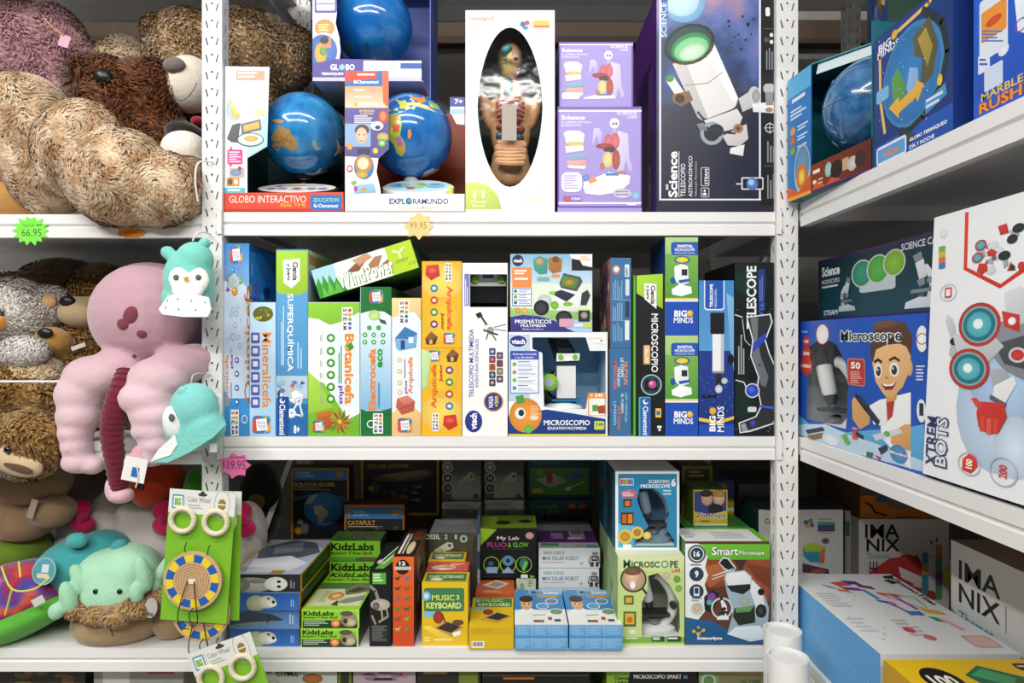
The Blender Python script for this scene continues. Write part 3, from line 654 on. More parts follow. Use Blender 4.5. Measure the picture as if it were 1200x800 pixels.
# --- augmented-reality globe box
r, M = open_box('globe_box', 'open white display box with a rust-red inside and orange-topped panel', (404, 544), .004, .2, ZT, 1.672, '#a5431d', '#a5431d')
cut_panel(r, 'front_panel', [(42, 36), (268, 40), (268, 440), (215, 490), (205, 560), (225, 650), (228, 690), (42, 690)], .004, .002, '#f3f1f0',
    [R(42, 36, 268, 120, '#2d6fb5'), Pg([(42, 36), (210, 40), (205, 75), (42, 95)], '#dd4532'), R(42, 116, 268, 228, '#f0a075', '#f6d0b4'), Pg([(235, 40), (268, 40), (268, 230), (240, 200)], '#e2673a'), G(105, 50, 200, 68, 1, '#fff'), T('Clementoni', 105, 84, 215, 102, '#fff', 0, .03), E(95, 93, 9, 9, '#fff'), G(90, 130, 170, 150, 1, '#fae3d4'), G(90, 168, 200, 180, 1, '#fff'), E(98, 210, 10, 10, '#eeb92c'), G(112, 204, 222, 218, 1, '#fff'),
     Pg([(42, 228), (268, 228), (268, 440), (215, 490), (42, 480)], '#5a5396'), R(42, 310, 175, 430, '#8fb0d6'), E(130, 345, 38, 30, '#5d4536'), E(128, 372, 30, 42, '#ecc3a4'), E(116, 368, 4, 4, '#333'), E(140, 368, 4, 4, '#333'), L([(118, 400), (138, 400)], 4, '#b5524a'), RR(105, 440, 172, 472, 8, '#33345a'), T('APP REALIDAD', 115, 238, 195, 250, '#f2d63c', 0, .02), T('AUMENTADA', 120, 253, 190, 264, '#f2d63c', 0, .02), G(90, 268, 205, 312, 4, '#e6e3f2'), E(240, 275, 26, 38, '#c85034'), E(240, 272, 16, 24, '#e88a58'), E(208, 322, 34, 24, '#dfe6ee'), E(212, 330, 14, 10, '#2a3040'), E(238, 380, 30, 22, '#c7b06a'), E(234, 412, 22, 22, '#58b04a'), E(234, 412, 12, 12, '#bfe0a8'), E(66, 430, 15, 18, '#e0a24a'), E(200, 452, 14, 16, '#e6c44e'),
     E(140, 535, 52, 66, '#3f87c6'), E(138, 520, 48, 46, '#c98a4a'), E(136, 518, 30, 32, '#f6e4bc'), E(130, 575, 30, 20, '#c7a94a'), E(66, 545, 16, 18, '#b14a2e'), E(66, 545, 10, 11, '#f3e4da'), Pg([(70, 615), (95, 605), (105, 620), (82, 632)], '#86b84a'), Pg([(85, 632), (190, 622), (205, 668), (90, 676)], '#8ec2e0'), E(98, 650, 10, 14, '#c2478c'), E(140, 655, 14, 12, '#e09a3c')], M, C2)
cut_panel(r, 'base_strip', [(42, 676), (664, 676), (664, 766), (42, 766)], .003, .004, '#eef0f1',
    [T('EXPL', 272, 700, 356, 730, '#2b4d7c', 0, .03), E(374, 714, 17, 18, '#2b7ec0'), E(378, 710, 9, 9, '#77b45a'), T('RAMUNDO', 395, 700, 580, 730, '#2b4d7c', 0, .02), T('REALIDAD AUMENTADA', 315, 742, 535, 755, '#d9b18c', 0, .01)], M, C2)
cut_panel(r, 'age_flap', [(588, 180), (664, 172), (664, 316), (622, 312), (590, 250)], .012, .003, '#e4eaf2', [R(580, 160, 664, 222, '#4b4f9a'), T('7+', 612, 182, 654, 208, '#fff', 0, .03), R(580, 235, 664, 262, '#a7c6e0')], M, C2)
pads2 = [(-.55, .1, .3, .4, '#7fc0e0'), (.5, .1, .3, .4, '#7fc0e0'), (0, .1, .24, .45, '#a9d4a0'), (-.2, -.35, .14, .2, '#d8483a'), (-.6, 0, .12, .18, '#d05a86'), (.1, .2, .14, .2, '#e6c24a'), (.5, .15, .16, .15, '#e9a25a'), (-.45, .35, .14, .1, '#e6d06a')]
globe('political_globe', 'globe with many-coloured Africa and Asia on a white oval base', 482, 160, .098, 49, SEA2,
    [([(268, 262), (310, 205), (380, 178), (470, 178), (520, 215), (545, 262), (500, 250), (470, 225), (440, 235), (420, 210), (400, 250), (370, 240), (340, 265), (300, 280)], '#dfe0a0'), ([(385, 185), (450, 180), (462, 200), (440, 225), (415, 205), (390, 200)], '#e8924a'), ([(320, 212), (360, 205), (365, 235), (330, 250)], '#cfd65a'), ([(470, 195), (520, 215), (535, 240), (495, 235)], '#9cc26a'),
     ([(262, 285), (300, 270), (335, 290), (340, 330), (332, 372), (358, 415), (357, 455), (338, 478), (315, 462), (300, 420), (278, 398), (262, 370)], '#a9c24a'), ([(285, 290), (318, 285), (325, 315), (295, 320)], '#e6a04a'), ([(295, 328), (330, 322), (328, 358), (300, 360)], '#d9603c'), ([(305, 385), (335, 380), (350, 420), (320, 425)], '#b86ca0'), ([(322, 430), (354, 425), (352, 458), (330, 468)], '#dfae4a'), ([(280, 335), (296, 340), (298, 375), (280, 370)], '#e2d24c'), ([(370, 350), (382, 340), (390, 368), (380, 392), (369, 385)], '#e2934a'), ([(588, 352), (604, 345), (604, 400), (590, 405)], '#b8a04a'),
     ([(432, 585), (455, 550), (495, 528), (535, 535), (550, 560), (510, 588), (470, 596)], '#dbe6ea')], C2, ZT + .0035, '#e9e9e6',
    keypad(490, 0, .058, ZT + .003, 84, .048, .062, '#f1f2f2', '#bfe0ee', pads2, 'console_base'))
m = MB(); m.tube([(0, 0, 0), (0, 0, .042), (0, 0, .053)], [.0045, .0045, .0008], hx('#dbe83c'), 10)
thing('stylus_pen', 'yellow-green pen standing upright beside the political globe', 'pen', P(528, 0, .035) * 1 + Vector((0, 0, ZT + .0035 - P(528, 0, .035).z)), m, GLOSS, smooth=False)
# --- globe box stacked above
zb = 1.6865; r, M = open_box('globe_box', 'purple-fronted globe box stacked on top of the two open globe boxes', (366, 497), .075, .22, zb, 2.0, '#4a5fae', '#8d97ae')
for c_ in r.children:
    if c_.name.startswith('floor_panel'): c_.data.color_attributes['Col'].data.foreach_set('color', list(hx('#b4b8cc')) * len(c_.data.vertices))
cut_panel(r, 'front_panel', [(376, -90), (452, -90), (454, 40), (450, 75), (462, 120), (466, 165), (462, 196), (376, 212)], .075, .002, '#e9e8f2',
    [RR(382, -80, 454, 42, 6, '#5d55a8'), RR(388, -70, 448, 34, 4, '#dcd9ee'), L([(390, 12), (446, 12)], 3, '#5d55a8'), E(415, 90, 32, 28, '#e59a4a'), G(395, 78, 436, 104, 3, '#f6d6a8'), E(412, 165, 52, 60, '#fff'), E(408, 165, 48, 54, '#3d72c0'), E(402, 172, 20, 34, '#d9b04a'), E(410, 165, 12, 16, '#6aa03c'), R(404, 122, 436, 155, '#c98a6a'), E(414, 130, 14, 12, '#3a2a22')], M, A2)
cut_panel(r, 'base_strip', [(376, 206), (450, 190), (560, 192), (728, 208), (728, 250), (376, 262)], .074, .004, '#574a9c',
    [T('GL', 433, 207, 460, 227, '#fff', 0, .04), E(471, 217, 10, 10, '#9fc4dc'), T('BO', 483, 207, 512, 227, '#fff', 0, .04), T('TERRÁQUEO', 404, 232, 476, 244, '#fff', 0, .04), T('Y', 480, 232, 487, 244, '#fff', 0, .03), R(540, 196, 730, 250, '#dcdcf0'), R(660, 204, 730, 222, '#2c5fae'), R(376, 250, 730, 262, '#c9c3dc')], M, A2)
globe('physical_globe', 'large plain blue globe inside the purple-fronted box stacked highest', 438, 32, .175, 46, SEA2, [([(470, 150), (490, 140), (515, 150), (512, 185), (480, 180)], '#3c8a4a'), ([(545, 140), (556, 132), (562, 160), (552, 168)], '#2c5a80')], A2, zb + .0035, '#d9d9d6')
# --- window box with the anatomical doll
ov = [(50 + 36.5 * math.cos(6.2832 * i / 40) * (1 - .06 * abs(math.sin(6.2832 * i / 40))), 48 + 39.5 * math.sin(6.2832 * i / 40)) for i in range(40)]
ov = [(x * 1, y) for x, y in ov]
fbox('anatomy_doll_box', 'tall white carton with an oval window showing an anatomy doll', 'box', (545.5, 12, 650, 245), .004, .16, {'front': '#f4f4f1', 'side': '#e8e8e6'}, {'front': [A3,
    T('miniland', 56, 52, 132, 66, '#d8663c', 0, .03), T('Anatomy', 56, 80, 142, 92, '#e3eda8', 0, .02), T('Set', 56, 95, 86, 108, '#e3eda8', 0, .02), E(228, 78, 9, 9, '#3a66b0'), E(242, 74, 8, 8, '#d9483a'), E(236, 90, 9, 7, '#3a9ac0'), R(262, 66, 314, 82, '#f0c050'), R(262, 82, 314, 90, '#e07a4a'), G(262, 55, 314, 64, 2, '#b9c4d8'), G(262, 94, 306, 110, 2, '#bcc4cc'),
    Pg([(40, 590), (80, 588), (120, 602), (148, 632), (160, 676), (40, 676)], '#c9dc6a'), T('11', 68, 615, 104, 640, '#f6fae0', 0, .03), T('Pieces', 60, 646, 112, 656, '#f2f7d0', 0, .02), T('Piezas', 64, 660, 106, 668, '#f2f7d0', 0, .02), T('2+', 288, 558, 312, 568, '#d9d9c8', 0, .01), G(262, 600, 310, 610, 1, '#ece8d8'), G(228, 640, 312, 656, 2, '#eee9d2')]}, z=ZT, windows=[ov], inner='#0d0d0e')
def doll():
    Y = .06; root = empty('anatomy_doll', P(598, 214, Y)); base = root.location.copy(); tag(root, 'anatomy torso doll with ribs and bowels behind the oval window', 'doll')
    A = lambda x, y, yy=Y: (530 + x / 2.757, y / 2.757, yy)
    def el(x, y, rx, ry, rd, yy=Y, a=0): return EL(*A(x, y, yy), rx / 2.757, ry / 2.757, rd, a)
    skin = '#d9a878'
    me = blob_mesh('body', [(c - base, rr, a) for c, rr, a in [el(188, 300, 34, 45, .014), el(188, 355, 88, 45, .026), el(188, 430, 66, 95, .028), el(188, 520, 62, 60, .026), el(150, 555, 30, 50, .02), el(226, 555, 30, 50, .02), el(188, 575, 40, 35, .02), el(108, 360, 20, 60, .018, Y, -12), el(268, 360, 20, 60, .018, Y, 12)]], .0035, 3)
    set_col(me, lambda v: hx(skin)); link_mesh('body', me, GLOSS, root, smooth=True)
    me = blob_mesh('head', [(c - base, rr, a) for c, rr, a in [el(187, 190, 41, 54, .028), el(187, 232, 30, 34, .024), el(187, 215, 8, 14, .034, Y - .006)]], .0035, 2)
    split = P(*A(196, 0)[:2], Y).x - base.x
    set_col(me, lambda v: hx('#c9b25e') if v.x < split else hx('#deb088')); link_mesh('head', me, GLOSS, root, smooth=True)
    f = Y - .026
    bit(root, base, 'brain', [el(170, 165, 16, 15, .012, f), el(182, 158, 14, 12, .012, f)], '#4f9aa0', GLOSS)
    for sx, c in ((170, '#3c7f94'), (205, '#222')): bit(root, base, 'eye', [el(sx, 190, 7, 5, .003, f - .004)], c, GLOSS)
    bit(root, base, 'mouth', [el(188, 240, 12, 4, .003, f)], '#b4524a', GLOSS)
    bit(root, base, 'throat', [el(182, 290, 14, 40, .008, Y - .014)], '#5c8f8c', GLOSS)
    bit(root, base, 'ribcage', [el(165, 355, 28, 48, .014, f - .004), el(208, 355, 28, 48, .014, f - .004)], '#9a4a42', GLOSS)
    for i in range(5):
        y = 322 + i * 15; strokes(root, base, 'rib', [[P(*A(140, y + 8, f - .012)), P(*A(162, y, f - .0185)), P(*A(186, y + 5, f - .019)), P(*A(212, y, f - .0185)), P(*A(234, y + 8, f - .012))]], .0016, '#b86a5c', GLOSS)
    bit(root, base, 'liver', [el(178, 412, 42, 16, .012, f - .008), el(215, 420, 22, 16, .012, f - .006)], '#8a3f34', GLOSS)
    bit(root, base, 'stomach', [el(160, 440, 22, 18, .012, f - .006), el(212, 446, 22, 16, .012, f - .006)], '#3d4f6a', GLOSS)
    pts = []
    for i in range(7):
        y = 458 + i * 11; xs = (148, 230) if i % 2 == 0 else (230, 148)
        pts += [P(*A(xs[0], y, f - .008)), P(*A(190, y + 4, f - .016)), P(*A(xs[1], y + 4, f - .008))]
    strokes(root, base, 'bowel', [pts], .0044, '#dfae84', GLOSS)
    m = MB(); c = P(*A(184, 395, f - .03)) - base; m.box(c.x - .013, c.y, c.z - .032, c.x + .013, c.y + .0006, c.z + .032, '#a89c92'); m.build('paper_strip', CARD, root)
doll()
# --- two purple anatomy kits
def science_print(mp, dy=0, k=1):
    o = [R(55, 340 + dy, 430, 346 + dy, '#f0ecf8'), R(55, 750 + dy, 425, 758 + dy, '#efeaf8'), T('Science', 68, 362 + dy, 174, 382 + dy, '#fff', 0, .03), T('EL CUERPO HUMANO', 68, 388 + dy, 200, 398 + dy, '#e9e2f6', 0, .02), T('INTERACTIVO', 68, 402 + dy, 156, 412 + dy, '#e9e2f6', 0, .02), T('SCIENCE', 316, 347 + dy, 404, 360 + dy, '#f4f0fa', 0, .03), T('CAN', 364, 363 + dy, 404, 376 + dy, '#f4f0fa', 0, .03),
         Pg([(320, 430 + dy), (365, 445 + dy), (372, 560 + dy), (388, 600 + dy), (372, 615 + dy), (355, 560 + dy), (345, 610 + dy), (318, 615 + dy), (308, 520 + dy)], '#cfc6ec'), Pg([(205, 500 + dy), (212, 420 + dy), (235, 418 + dy), (250, 440 + dy), (240, 500 + dy), (228, 450 + dy)], '#c6bce6'), E(305, 398 + dy, 22, 24, '#e6e2ee'), E(300, 400 + dy, 5, 6, '#6a6a78'), E(313, 400 + dy, 5, 6, '#6a6a78'), R(296, 420 + dy, 314, 440 + dy, '#b9b4c4'),
         E(278, 480 + dy, 20, 34, '#d27076'), E(308, 478 + dy, 20, 36, '#d27076'), E(262, 500 + dy, 40, 13, '#a24a3c'), E(284, 515 + dy, 28, 13, '#5a3e40'), E(275, 560 + dy, 24, 36, '#e6cf92'), E(312, 560 + dy, 18, 45, '#b0584a'), E(250, 590 + dy, 10, 16, '#c87a4a')]
    o += [Pg([(78, 440 + dy), (100, 430 + dy), (150, 432 + dy), (172, 448 + dy), (165, 488 + dy), (90, 488 + dy)], '#f3efe6'), E(128, 490 + dy, 42, 10, '#e2c078'), Pg([(85, 500 + dy), (165, 496 + dy), (168, 520 + dy), (90, 530 + dy)], '#efe8dc'), Pg([(92, 540 + dy), (182, 530 + dy), (180, 556 + dy), (98, 566 + dy)], '#8fa9cc'), Pg([(90, 566 + dy), (175, 560 + dy), (180, 585 + dy), (100, 590 + dy)], '#e7a8a0'), Pg([(92, 586 + dy), (178, 588 + dy), (172, 602 + dy), (105, 598 + dy)], '#f3efe9')]
    for i in range(4): o.append(L([(95 + i * 22, 436 + dy), (96 + i * 22, 470 + dy)], 2, '#cfc4b8'))
    o += [RR(68, 616 + dy, 160, 705 + dy, 26, '#efeaf8'), G(80, 630 + dy, 148, 695 + dy, 6, '#b4a8d8'), Pg([(165, 685 + dy), (170, 660 + dy), (280, 615 + dy), (375, 632 + dy), (372, 665 + dy), (330, 705 + dy), (240, 720 + dy), (175, 712 + dy)], '#e9e7e8'), Pg([(165, 665 + dy), (280, 618 + dy), (372, 634 + dy), (300, 672 + dy), (190, 690 + dy)], '#faf8f6'), Pg([(180, 650 + dy), (215, 636 + dy), (230, 655 + dy), (195, 668 + dy)], '#e8986a'), E(178, 640 + dy, 16, 14, '#6e94d4'), R(265, 620 + dy, 325, 632 + dy, '#4d86b4'), E(338, 618 + dy, 18, 8, '#d8795a'), E(340, 712 + dy, 42, 22, '#d5d0e2'), G(310, 700 + dy, 372, 725 + dy, 2, '#8d86a4'), E(400, 722 + dy, 18, 18, '#8fc4e4'), RR(75, 722 + dy, 160, 746 + dy, 8, '#8a70c4'), E(92, 735 + dy, 14, 11, '#d9604a'), T('STEAM', 112, 729 + dy, 156, 741 + dy, '#fff', 0, .02), RR(362, 752 + dy, 402, 764 + dy, 5, '#fff')]
    return [mp] + o
fbox('anatomy_kit_box', 'purple kit carton with printed torso and teeth, under its twin', 'box', (653.5, 125, 752, 243), .006, .1, {'front': '#a595d6', 'left': '#5a2f8c', 'right': '#5a2f8c', 'top': '#6a3f9c', 'bottom': '#5a2f8c'}, {'front': [C3, R(50, 325, 432, 775, '#6d4aa6'), R(58, 333, 422, 767, '#a595d6')] + science_print(C3)[1:]}, z=ZT)
zk = P(0, 125, .006).z + .0008
fbox('anatomy_kit_box', 'purple kit carton with printed torso and teeth, lying on top of its twin', 'box', (655, 49, 742, 125), .018, .085, {'front': '#a595d6', 'left': '#5a2f8c', 'right': '#5a2f8c', 'top': '#6a3f9c', 'bottom': '#5a2f8c'}, {'front': [(642.5, 41, 4.33), R(30, 30, 434, 380, '#6d4aa6'), R(60, 44, 422, 380, '#a595d6')] + [c for c in science_print(C3, -295)[1:] if (c[0] == 'r' and c[4] < 322) or (c[0] == 'e' and c[2] + c[4] < 322) or (c[0] == 'p' and max(q[1] for q in c[1]) < 324) or (c[0] == 't' and c[5] < 320) or c[0] == 'l'] + [Pg([(180, 326), (182, 318), (235, 305), (330, 306), (345, 322)], '#f1eef2'), R(245, 300, 315, 308, '#4d86b4'), RR(68, 292, 160, 326, 14, '#efeaf8')]}, z=zk)
# --- big telescope carton
def nebula():
    m, n, l, b = new_mat('nebula_print'); tc = n.new('ShaderNodeTexCoord'); nz = n.new('ShaderNodeTexNoise'); nz.inputs['Scale'].default_value = 9; nz.inputs['Detail'].default_value = 6
    gr = n.new('ShaderNodeSeparateXYZ'); cr = n.new('ShaderNodeValToRGB'); e = cr.color_ramp.elements
    e[0].position = .38; e[0].color = hx('#1d2034'); e[1].position = .78; e[1].color = hx('#a9829c')
    q = e.new(.52); q.color = hx('#2f4878'); q = e.new(.64); q.color = hx('#5c6fae')
    mr = n.new('ShaderNodeMapRange'); mr.inputs['From Min'].default_value = .1; mr.inputs['From Max'].default_value = .36; mr.inputs['To Min'].default_value = -.3; mr.inputs['To Max'].default_value = .16
    ad = n.new('ShaderNodeMath'); ad.operation = 'ADD'
    l.new(tc.outputs['Object'], nz.inputs['Vector']); l.new(tc.outputs['Object'], gr.inputs['Vector']); l.new(gr.outputs['Z'], mr.inputs['Value']); l.new(mr.outputs['Result'], ad.inputs[0]); l.new(nz.outputs['Fac'], ad.inputs[1])
    l.new(ad.outputs[0], cr.inputs['Fac']); l.new(cr.outputs['Color'], b.inputs['Base Color']); b.inputs['Roughness'].default_value = .35
    return m
tb = fbox('telescope_box', 'large dark carton printed with a white telescope against a nebula', 'box', (769.5, -8, 906.5, 241), .006, .2, {'front': '#191a24', 'left': '#47186e', 'right': '#15151c', 'top': '#15151c', 'bottom': '#15151c'}, {'left': ['%', T('TELESCOPIO ASTRONÓMICO', 66, 30, 74, 70, '#b79ad0', 90, 0), T('Science', 60, 75, 76, 96, '#b79ad0', 90, .02), G(80, 20, 84, 60, 1, '#8a62ae', 1)], 'front': [C4,
    R(88, -20, 95, 750, '#e4e4ea'), R(462, -20, 469, 745, '#e4e4ea'), R(88, 745, 470, 751, '#e4e4ea'), R(470, -20, 545, 770, '#101016'),
    E(180, 10, 80, 75, '#7fb4dc'), E(172, 0, 66, 62, '#bfe0f2'), R(95, -20, 120, 140, '#3c64a0'), T('SCIENCE CAN', 95, -70, 116, 140, '#cfe0f0', 90, .02),
    Pg([(138, 240), (288, 150), (385, 370), (372, 405), (250, 452), (232, 440)], '#e4e2e0'), Pg([(138, 240), (190, 240), (270, 440), (250, 452), (232, 440)], '#cbc8c6'), Pg([(250, 175), (288, 150), (385, 370), (365, 385)], '#f6f5f3'), L([(185, 320), (270, 312), (326, 270)], 3, '#8c8a88'),
    E(202, 166, 98, 74, '#22302e', -22), E(202, 166, 88, 64, '#39504c', -22), E(206, 178, 76, 52, '#3f9a5c', -22), E(208, 184, 66, 42, '#8fd9a0', -20), E(212, 196, 50, 28, '#cdeecd', -20), L([(140, 235), (200, 240), (270, 205), (292, 160)], 5, '#7a4a34'),
    L([(232, 420), (255, 448), (320, 448), (380, 400), (388, 370)], 9, '#44484c'), Pg([(255, 452), (380, 408), (400, 440), (385, 480), (320, 495), (275, 478)], '#dcd9d6'), Pg([(325, 510), (415, 465), (422, 520), (390, 548), (345, 545)], '#cfcccb'), Pg([(355, 555), (408, 542), (402, 585), (352, 575)], '#e4e3e2'), L([(330, 497), (372, 500)], 8, '#333'), E(384, 482, 19, 18, '#b28058'), E(384, 482, 9, 9, '#6a4a34'),
    O(285, 500, 44, 14, '#9aa2a8'), E(300, 490, 30, 25, '#2c3036'), Pg([(228, 465), (255, 460), (270, 490), (240, 488)], '#7a8288'),
    Pg([(112, 300), (140, 285), (195, 365), (165, 385)], '#e2dfdd'), E(127, 294, 16, 14, '#4a9a5a'), Pg([(135, 355), (200, 340), (215, 375), (170, 400), (140, 385)], '#8a6a50'), E(165, 370, 18, 16, '#4c3a30'),
    Pg([(385, 370), (430, 340), (445, 400), (400, 420)], '#c8c6c4'), E(444, 360, 24, 36, '#d4d2d0'), E(450, 360, 15, 26, '#a4a2a2'), Pg([(436, 390), (525, 380), (525, 425), (440, 420)], '#e2e1e0'), RR(478, 314, 522, 350, 14, '#b9b7b6'), Pg([(485, 345), (515, 345), (515, 395), (488, 395)], '#8e8c8c'), E(500, 412, 14, 9, '#a8805c')]
    + [E(x, y, rr, rr * 1.2, '#141722') for x, y, rr in ((348, 80, 5), (350, 98, 4), (420, 92, 6), (400, 62, 4), (385, 130, 3), (412, 150, 4), (370, 140, 3), (395, 185, 4), (432, 128, 3), (360, 160, 3), (442, 70, 3))]
    + [T('Science', 122, 568, 156, 740, '#fff', 90, .03), T('SO', 112, 690, 122, 712, '#fff', 90, .03), R(160, 568, 163, 740, '#ddd'), T('TELESCOPIO', 168, 614, 186, 738, '#f2f2f4', 90, .005), T('ASTRONÓMICO', 194, 585, 212, 738, '#f2f2f4', 90, .005), T('Telescopio Astronómico', 220, 605, 231, 738, '#c4c6d0', 90, 0), RR(244, 628, 275, 698, 5, '#e6e6ea'), RR(246, 630, 273, 696, 4, '#20222e'), T('STEAM', 258, 634, 270, 692, '#fff', 90, .02), RR(244, 704, 275, 740, 5, '#e6e6ea'), RR(246, 706, 273, 738, 4, '#20222e'), T('8+', 250, 710, 266, 734, '#fff', 90, .02),
       RR(486, 28, 502, 62, 6, '#eee'), R(480, 108, 516, 110, '#777'), E(490, 150, 10, 10, '#555'), E(508, 132, 7, 8, '#ddd'), E(508, 158, 7, 8, '#ddd'), G(488, 172, 518, 262, 3, '#8c8c94', 1), O(502, 480, 18, 3, '#ddd'), L([(480, 480), (524, 480)], 2, '#ddd'), L([(502, 458), (502, 502)], 2, '#ddd'), G(492, 512, 524, 610, 3, '#8c8c94', 1), R(480, 622, 530, 624, '#777'), G(492, 632, 524, 745, 3, '#8c8c94', 1),
       RR(395, 665, 478, 712, 4, '#ddd'), RR(400, 670, 474, 707, 4, '#191a24'), E(436, 690, 22, 24, '#4f7cc0'), E(432, 684, 12, 12, '#a7c6ea'), L([(376, 690), (400, 690)], 5, '#ddd')]}, z=ZT)
tb.data.materials.append(nebula()); tb.data.polygons[0].material_index = 1
# ---- price stickers on the shelf lips
def sticker(name, label, px, py, rpx, col, txts, spikes=14, squash=.8, Y=-.0012, seed=3):
    rr = random.Random(seed); c = P(px, py, Y); k = rpx * sc(Y); mb = MB(); pts = []
    for i in range(spikes * 2):
        a = math.pi * i / spikes; q = (1 if i % 2 == 0 else .74) * rr.uniform(.92, 1.08); pts.append((k * q * math.cos(a), k * q * math.sin(a) * squash))
    tri = tessellate_polygon([[Vector((a, b, 0)) for a, b in pts]]); mb.mesh([(a, 0, b) for a, b in pts], tri, col); mb.mesh([(a, .0006, b) for a, b in pts], tri, col)
    for i in range(len(pts)): a, b = pts[i], pts[(i + 1) % len(pts)]; mb.poly([(a[0], 0, a[1]), (b[0], 0, b[1]), (b[0], .0006, b[1]), (a[0], .0006, a[1])], col)
    o = tag(mb.build(name, CARD, None, c), label, 'price tag'); pm = MB()
    do_print(pm, Vector((-k, 0, k)), Vector((1, 0, 0)), Vector((0, 0, -1)), Vector((0, -1, 0)), 2 * k, 2 * k, Matrix.Translation(c), ['%'] + txts); pm.build('handwriting', CARD, o)
sticker('price_sticker', 'green starburst price sticker reading 66,95', 36, 270, 22, '#7ee04e', [T('66,95', 26, 46, 78, 68, '#123', 0, -.01), T('PELUCHE', 30, 33, 60, 40, '#123', 0, -.01), G(64, 34, 84, 40, 1, '#3a7a3a')])
sticker('price_sticker', 'blank orange starburst price sticker under the plush bears', 154, 273, 19, '#d98a1e', [L([(30, 50), (50, 46), (68, 50)], 4, '#a8620e')], 12, .35, seed=8)
sticker('price_sticker', 'pale yellow price sticker reading 99,95', 491, 265, 17, '#eccb86', [T('99,95', 18, 36, 76, 62, '#7a5a20', 0, -.01)], 8, .95, seed=5)
sticker('price_sticker', 'pink price sticker reading 119,95', 276, 545, 19, '#f078b4', [T('119,95', 12, 36, 80, 66, '#2a1420', 0, -.01), G(30, 24, 80, 30, 1, '#b04a80')], 7, .85, seed=4, Y=-.012)
# ================================================================ middle shelf of the main bay
B1 = (240, 260, 2.857); B2 = (530, 270, 2.9625); C5 = (590, 290, 3.555); C6 = (735, 270, 3.265); M4 = (180, 270, 5.333)
def edu_logo(x, y, r): return [RR(x - r, y - r, x + r, y + r, r * .4, '#3c74b8'), Pg([(x - r, y - r * .3), (x - r * .2, y - r), (x - r * .6, y + r), (x - r, y + r * .6)], '#d8503a'), Pg([(x + r, y - r * .5), (x + r, y + r * .7), (x + r * .3, y + r)], '#e8a43a'), Pg([(x - r * .2, y - r), (x + r * .6, y - r), (x + r, y - r * .6)], '#7cb84a'), Pg([(x - r * .6, y - r * .55), (x + r * .55, y - r * .72), (x + r * .7, y + r * .6), (x - r * .5, y + r * .72)], '#f4f2ee'), T('EDUCA', x - r * .45, y - r * .4, x + r * .5, y - r * .02, '#c05a9a', 0, .02), T('TOYS', x - r * .4, y + r * .08, x + r * .5, y + r * .46, '#3c9ab8', 0, .02)]
def steam_tag(x, y0, y1, w_=26):
    o = [RR(x - w_ / 2, y0, x + w_ / 2, y1, 3, '#f3f3f0')]; n = len('STEAM'); h = (y1 - y0) / (n + .4)
    for i, ch in enumerate('STEAM'): o.append(T(ch, x - w_ * .4, y0 + h * (i + .25), x - 1, y0 + h * (i + 1.05), '#444', -90, .03))
    for i, c in enumerate(('#d8503a', '#e8a43a', '#7cb84a', '#3c74b8', '#a05ab0')): o.append(E(x + w_ * .24, y0 + h * (i + .65), w_ * .17, h * .4, c))
    return o
def bubbles(pts): return [q for x, y, r in pts for q in (O(x, y, r, r * .22, '#7fa8dc'), E(x - r * .3, y - r * .3, r * .2, r * .2, '#fff'))]
fbox('chemistry_kit_box', 'tall blue chemistry kit with a printed molecule and orange upright lettering', 'box', (262.8, 285, 292, 511), .004, .29, {'front': '#c6d9f0', 'right': '#1f7cc0', 'top': '#17487c', 'left': '#2b7cc4'}, {'front': [(256, 260, 4.15, 2.857),
    R(28, 70, 150, 400, '#2f86cc', '#bcd4ee'), Pg([(28, 200), (80, 170), (150, 230), (150, 620), (28, 600)], '#cfe0f4'), R(28, 590, 150, 722, '#3c8ccc'), Pg([(28, 560), (60, 600), (28, 640)], '#4aa0d8')] + edu_logo(86, 109, 30) + [L([(45, 225), (42, 195), (70, 162), (108, 200), (78, 232), (45, 225)], 3, '#c0705a'), E(69, 200, 22, 22, '#b8dcf0')] + ball(45, 226, 8, '#b83a8c') + ball(70, 162, 9, '#3ca0d8') + ball(108, 200, 9, '#6ab84a') + ball(80, 233, 15, '#e8a024') + ball(43, 194, 5, '#a050a8') + ball(68, 200, 9, '#f0d43c') + bubbles([(70, 295, 9), (88, 308, 10), (62, 312, 7), (95, 285, 7), (82, 345, 10), (70, 385, 12), (96, 385, 8), (45, 395, 7), (104, 415, 9), (110, 330, 6), (62, 430, 6)])
    + [T('Quimicefa', 32, 444, 52, 620, '#e88a24', 90, .03), T('plus', 58, 443, 74, 490, '#8a3c9c', 90, .03), G(60, 500, 70, 600, 1, '#7a8ca8', 1)] + small_icons([(90, 462), (90, 508), (90, 555), (90, 602)], 10, '#3c5cb0') + steam_tag(80, 628, 715, 40) + [O(128, 660, 14, 3, '#f0f0f0')],
    'right': [B1, R(152, 70, 350, 290, '#1b62a4'), Pg([(152, 100), (300, 125), (300, 290), (152, 250)], '#2f8cd0'), T('CONTENIDO', 155, 138, 162, 182, '#cfe2f6', 90, 0), G(170, 130, 232, 190, 9, '#3c8cc8', 1), T('Quimicefa', 132, 205, 160, 600, '#f0922c', 90, .03), T('plus', 162, 200, 178, 300, '#8a2c9c', 90, .03), E(208, 240, 12, 22, '#15407c'), E(192, 250, 7, 14, '#5cb0e0')]}, z=ZM)
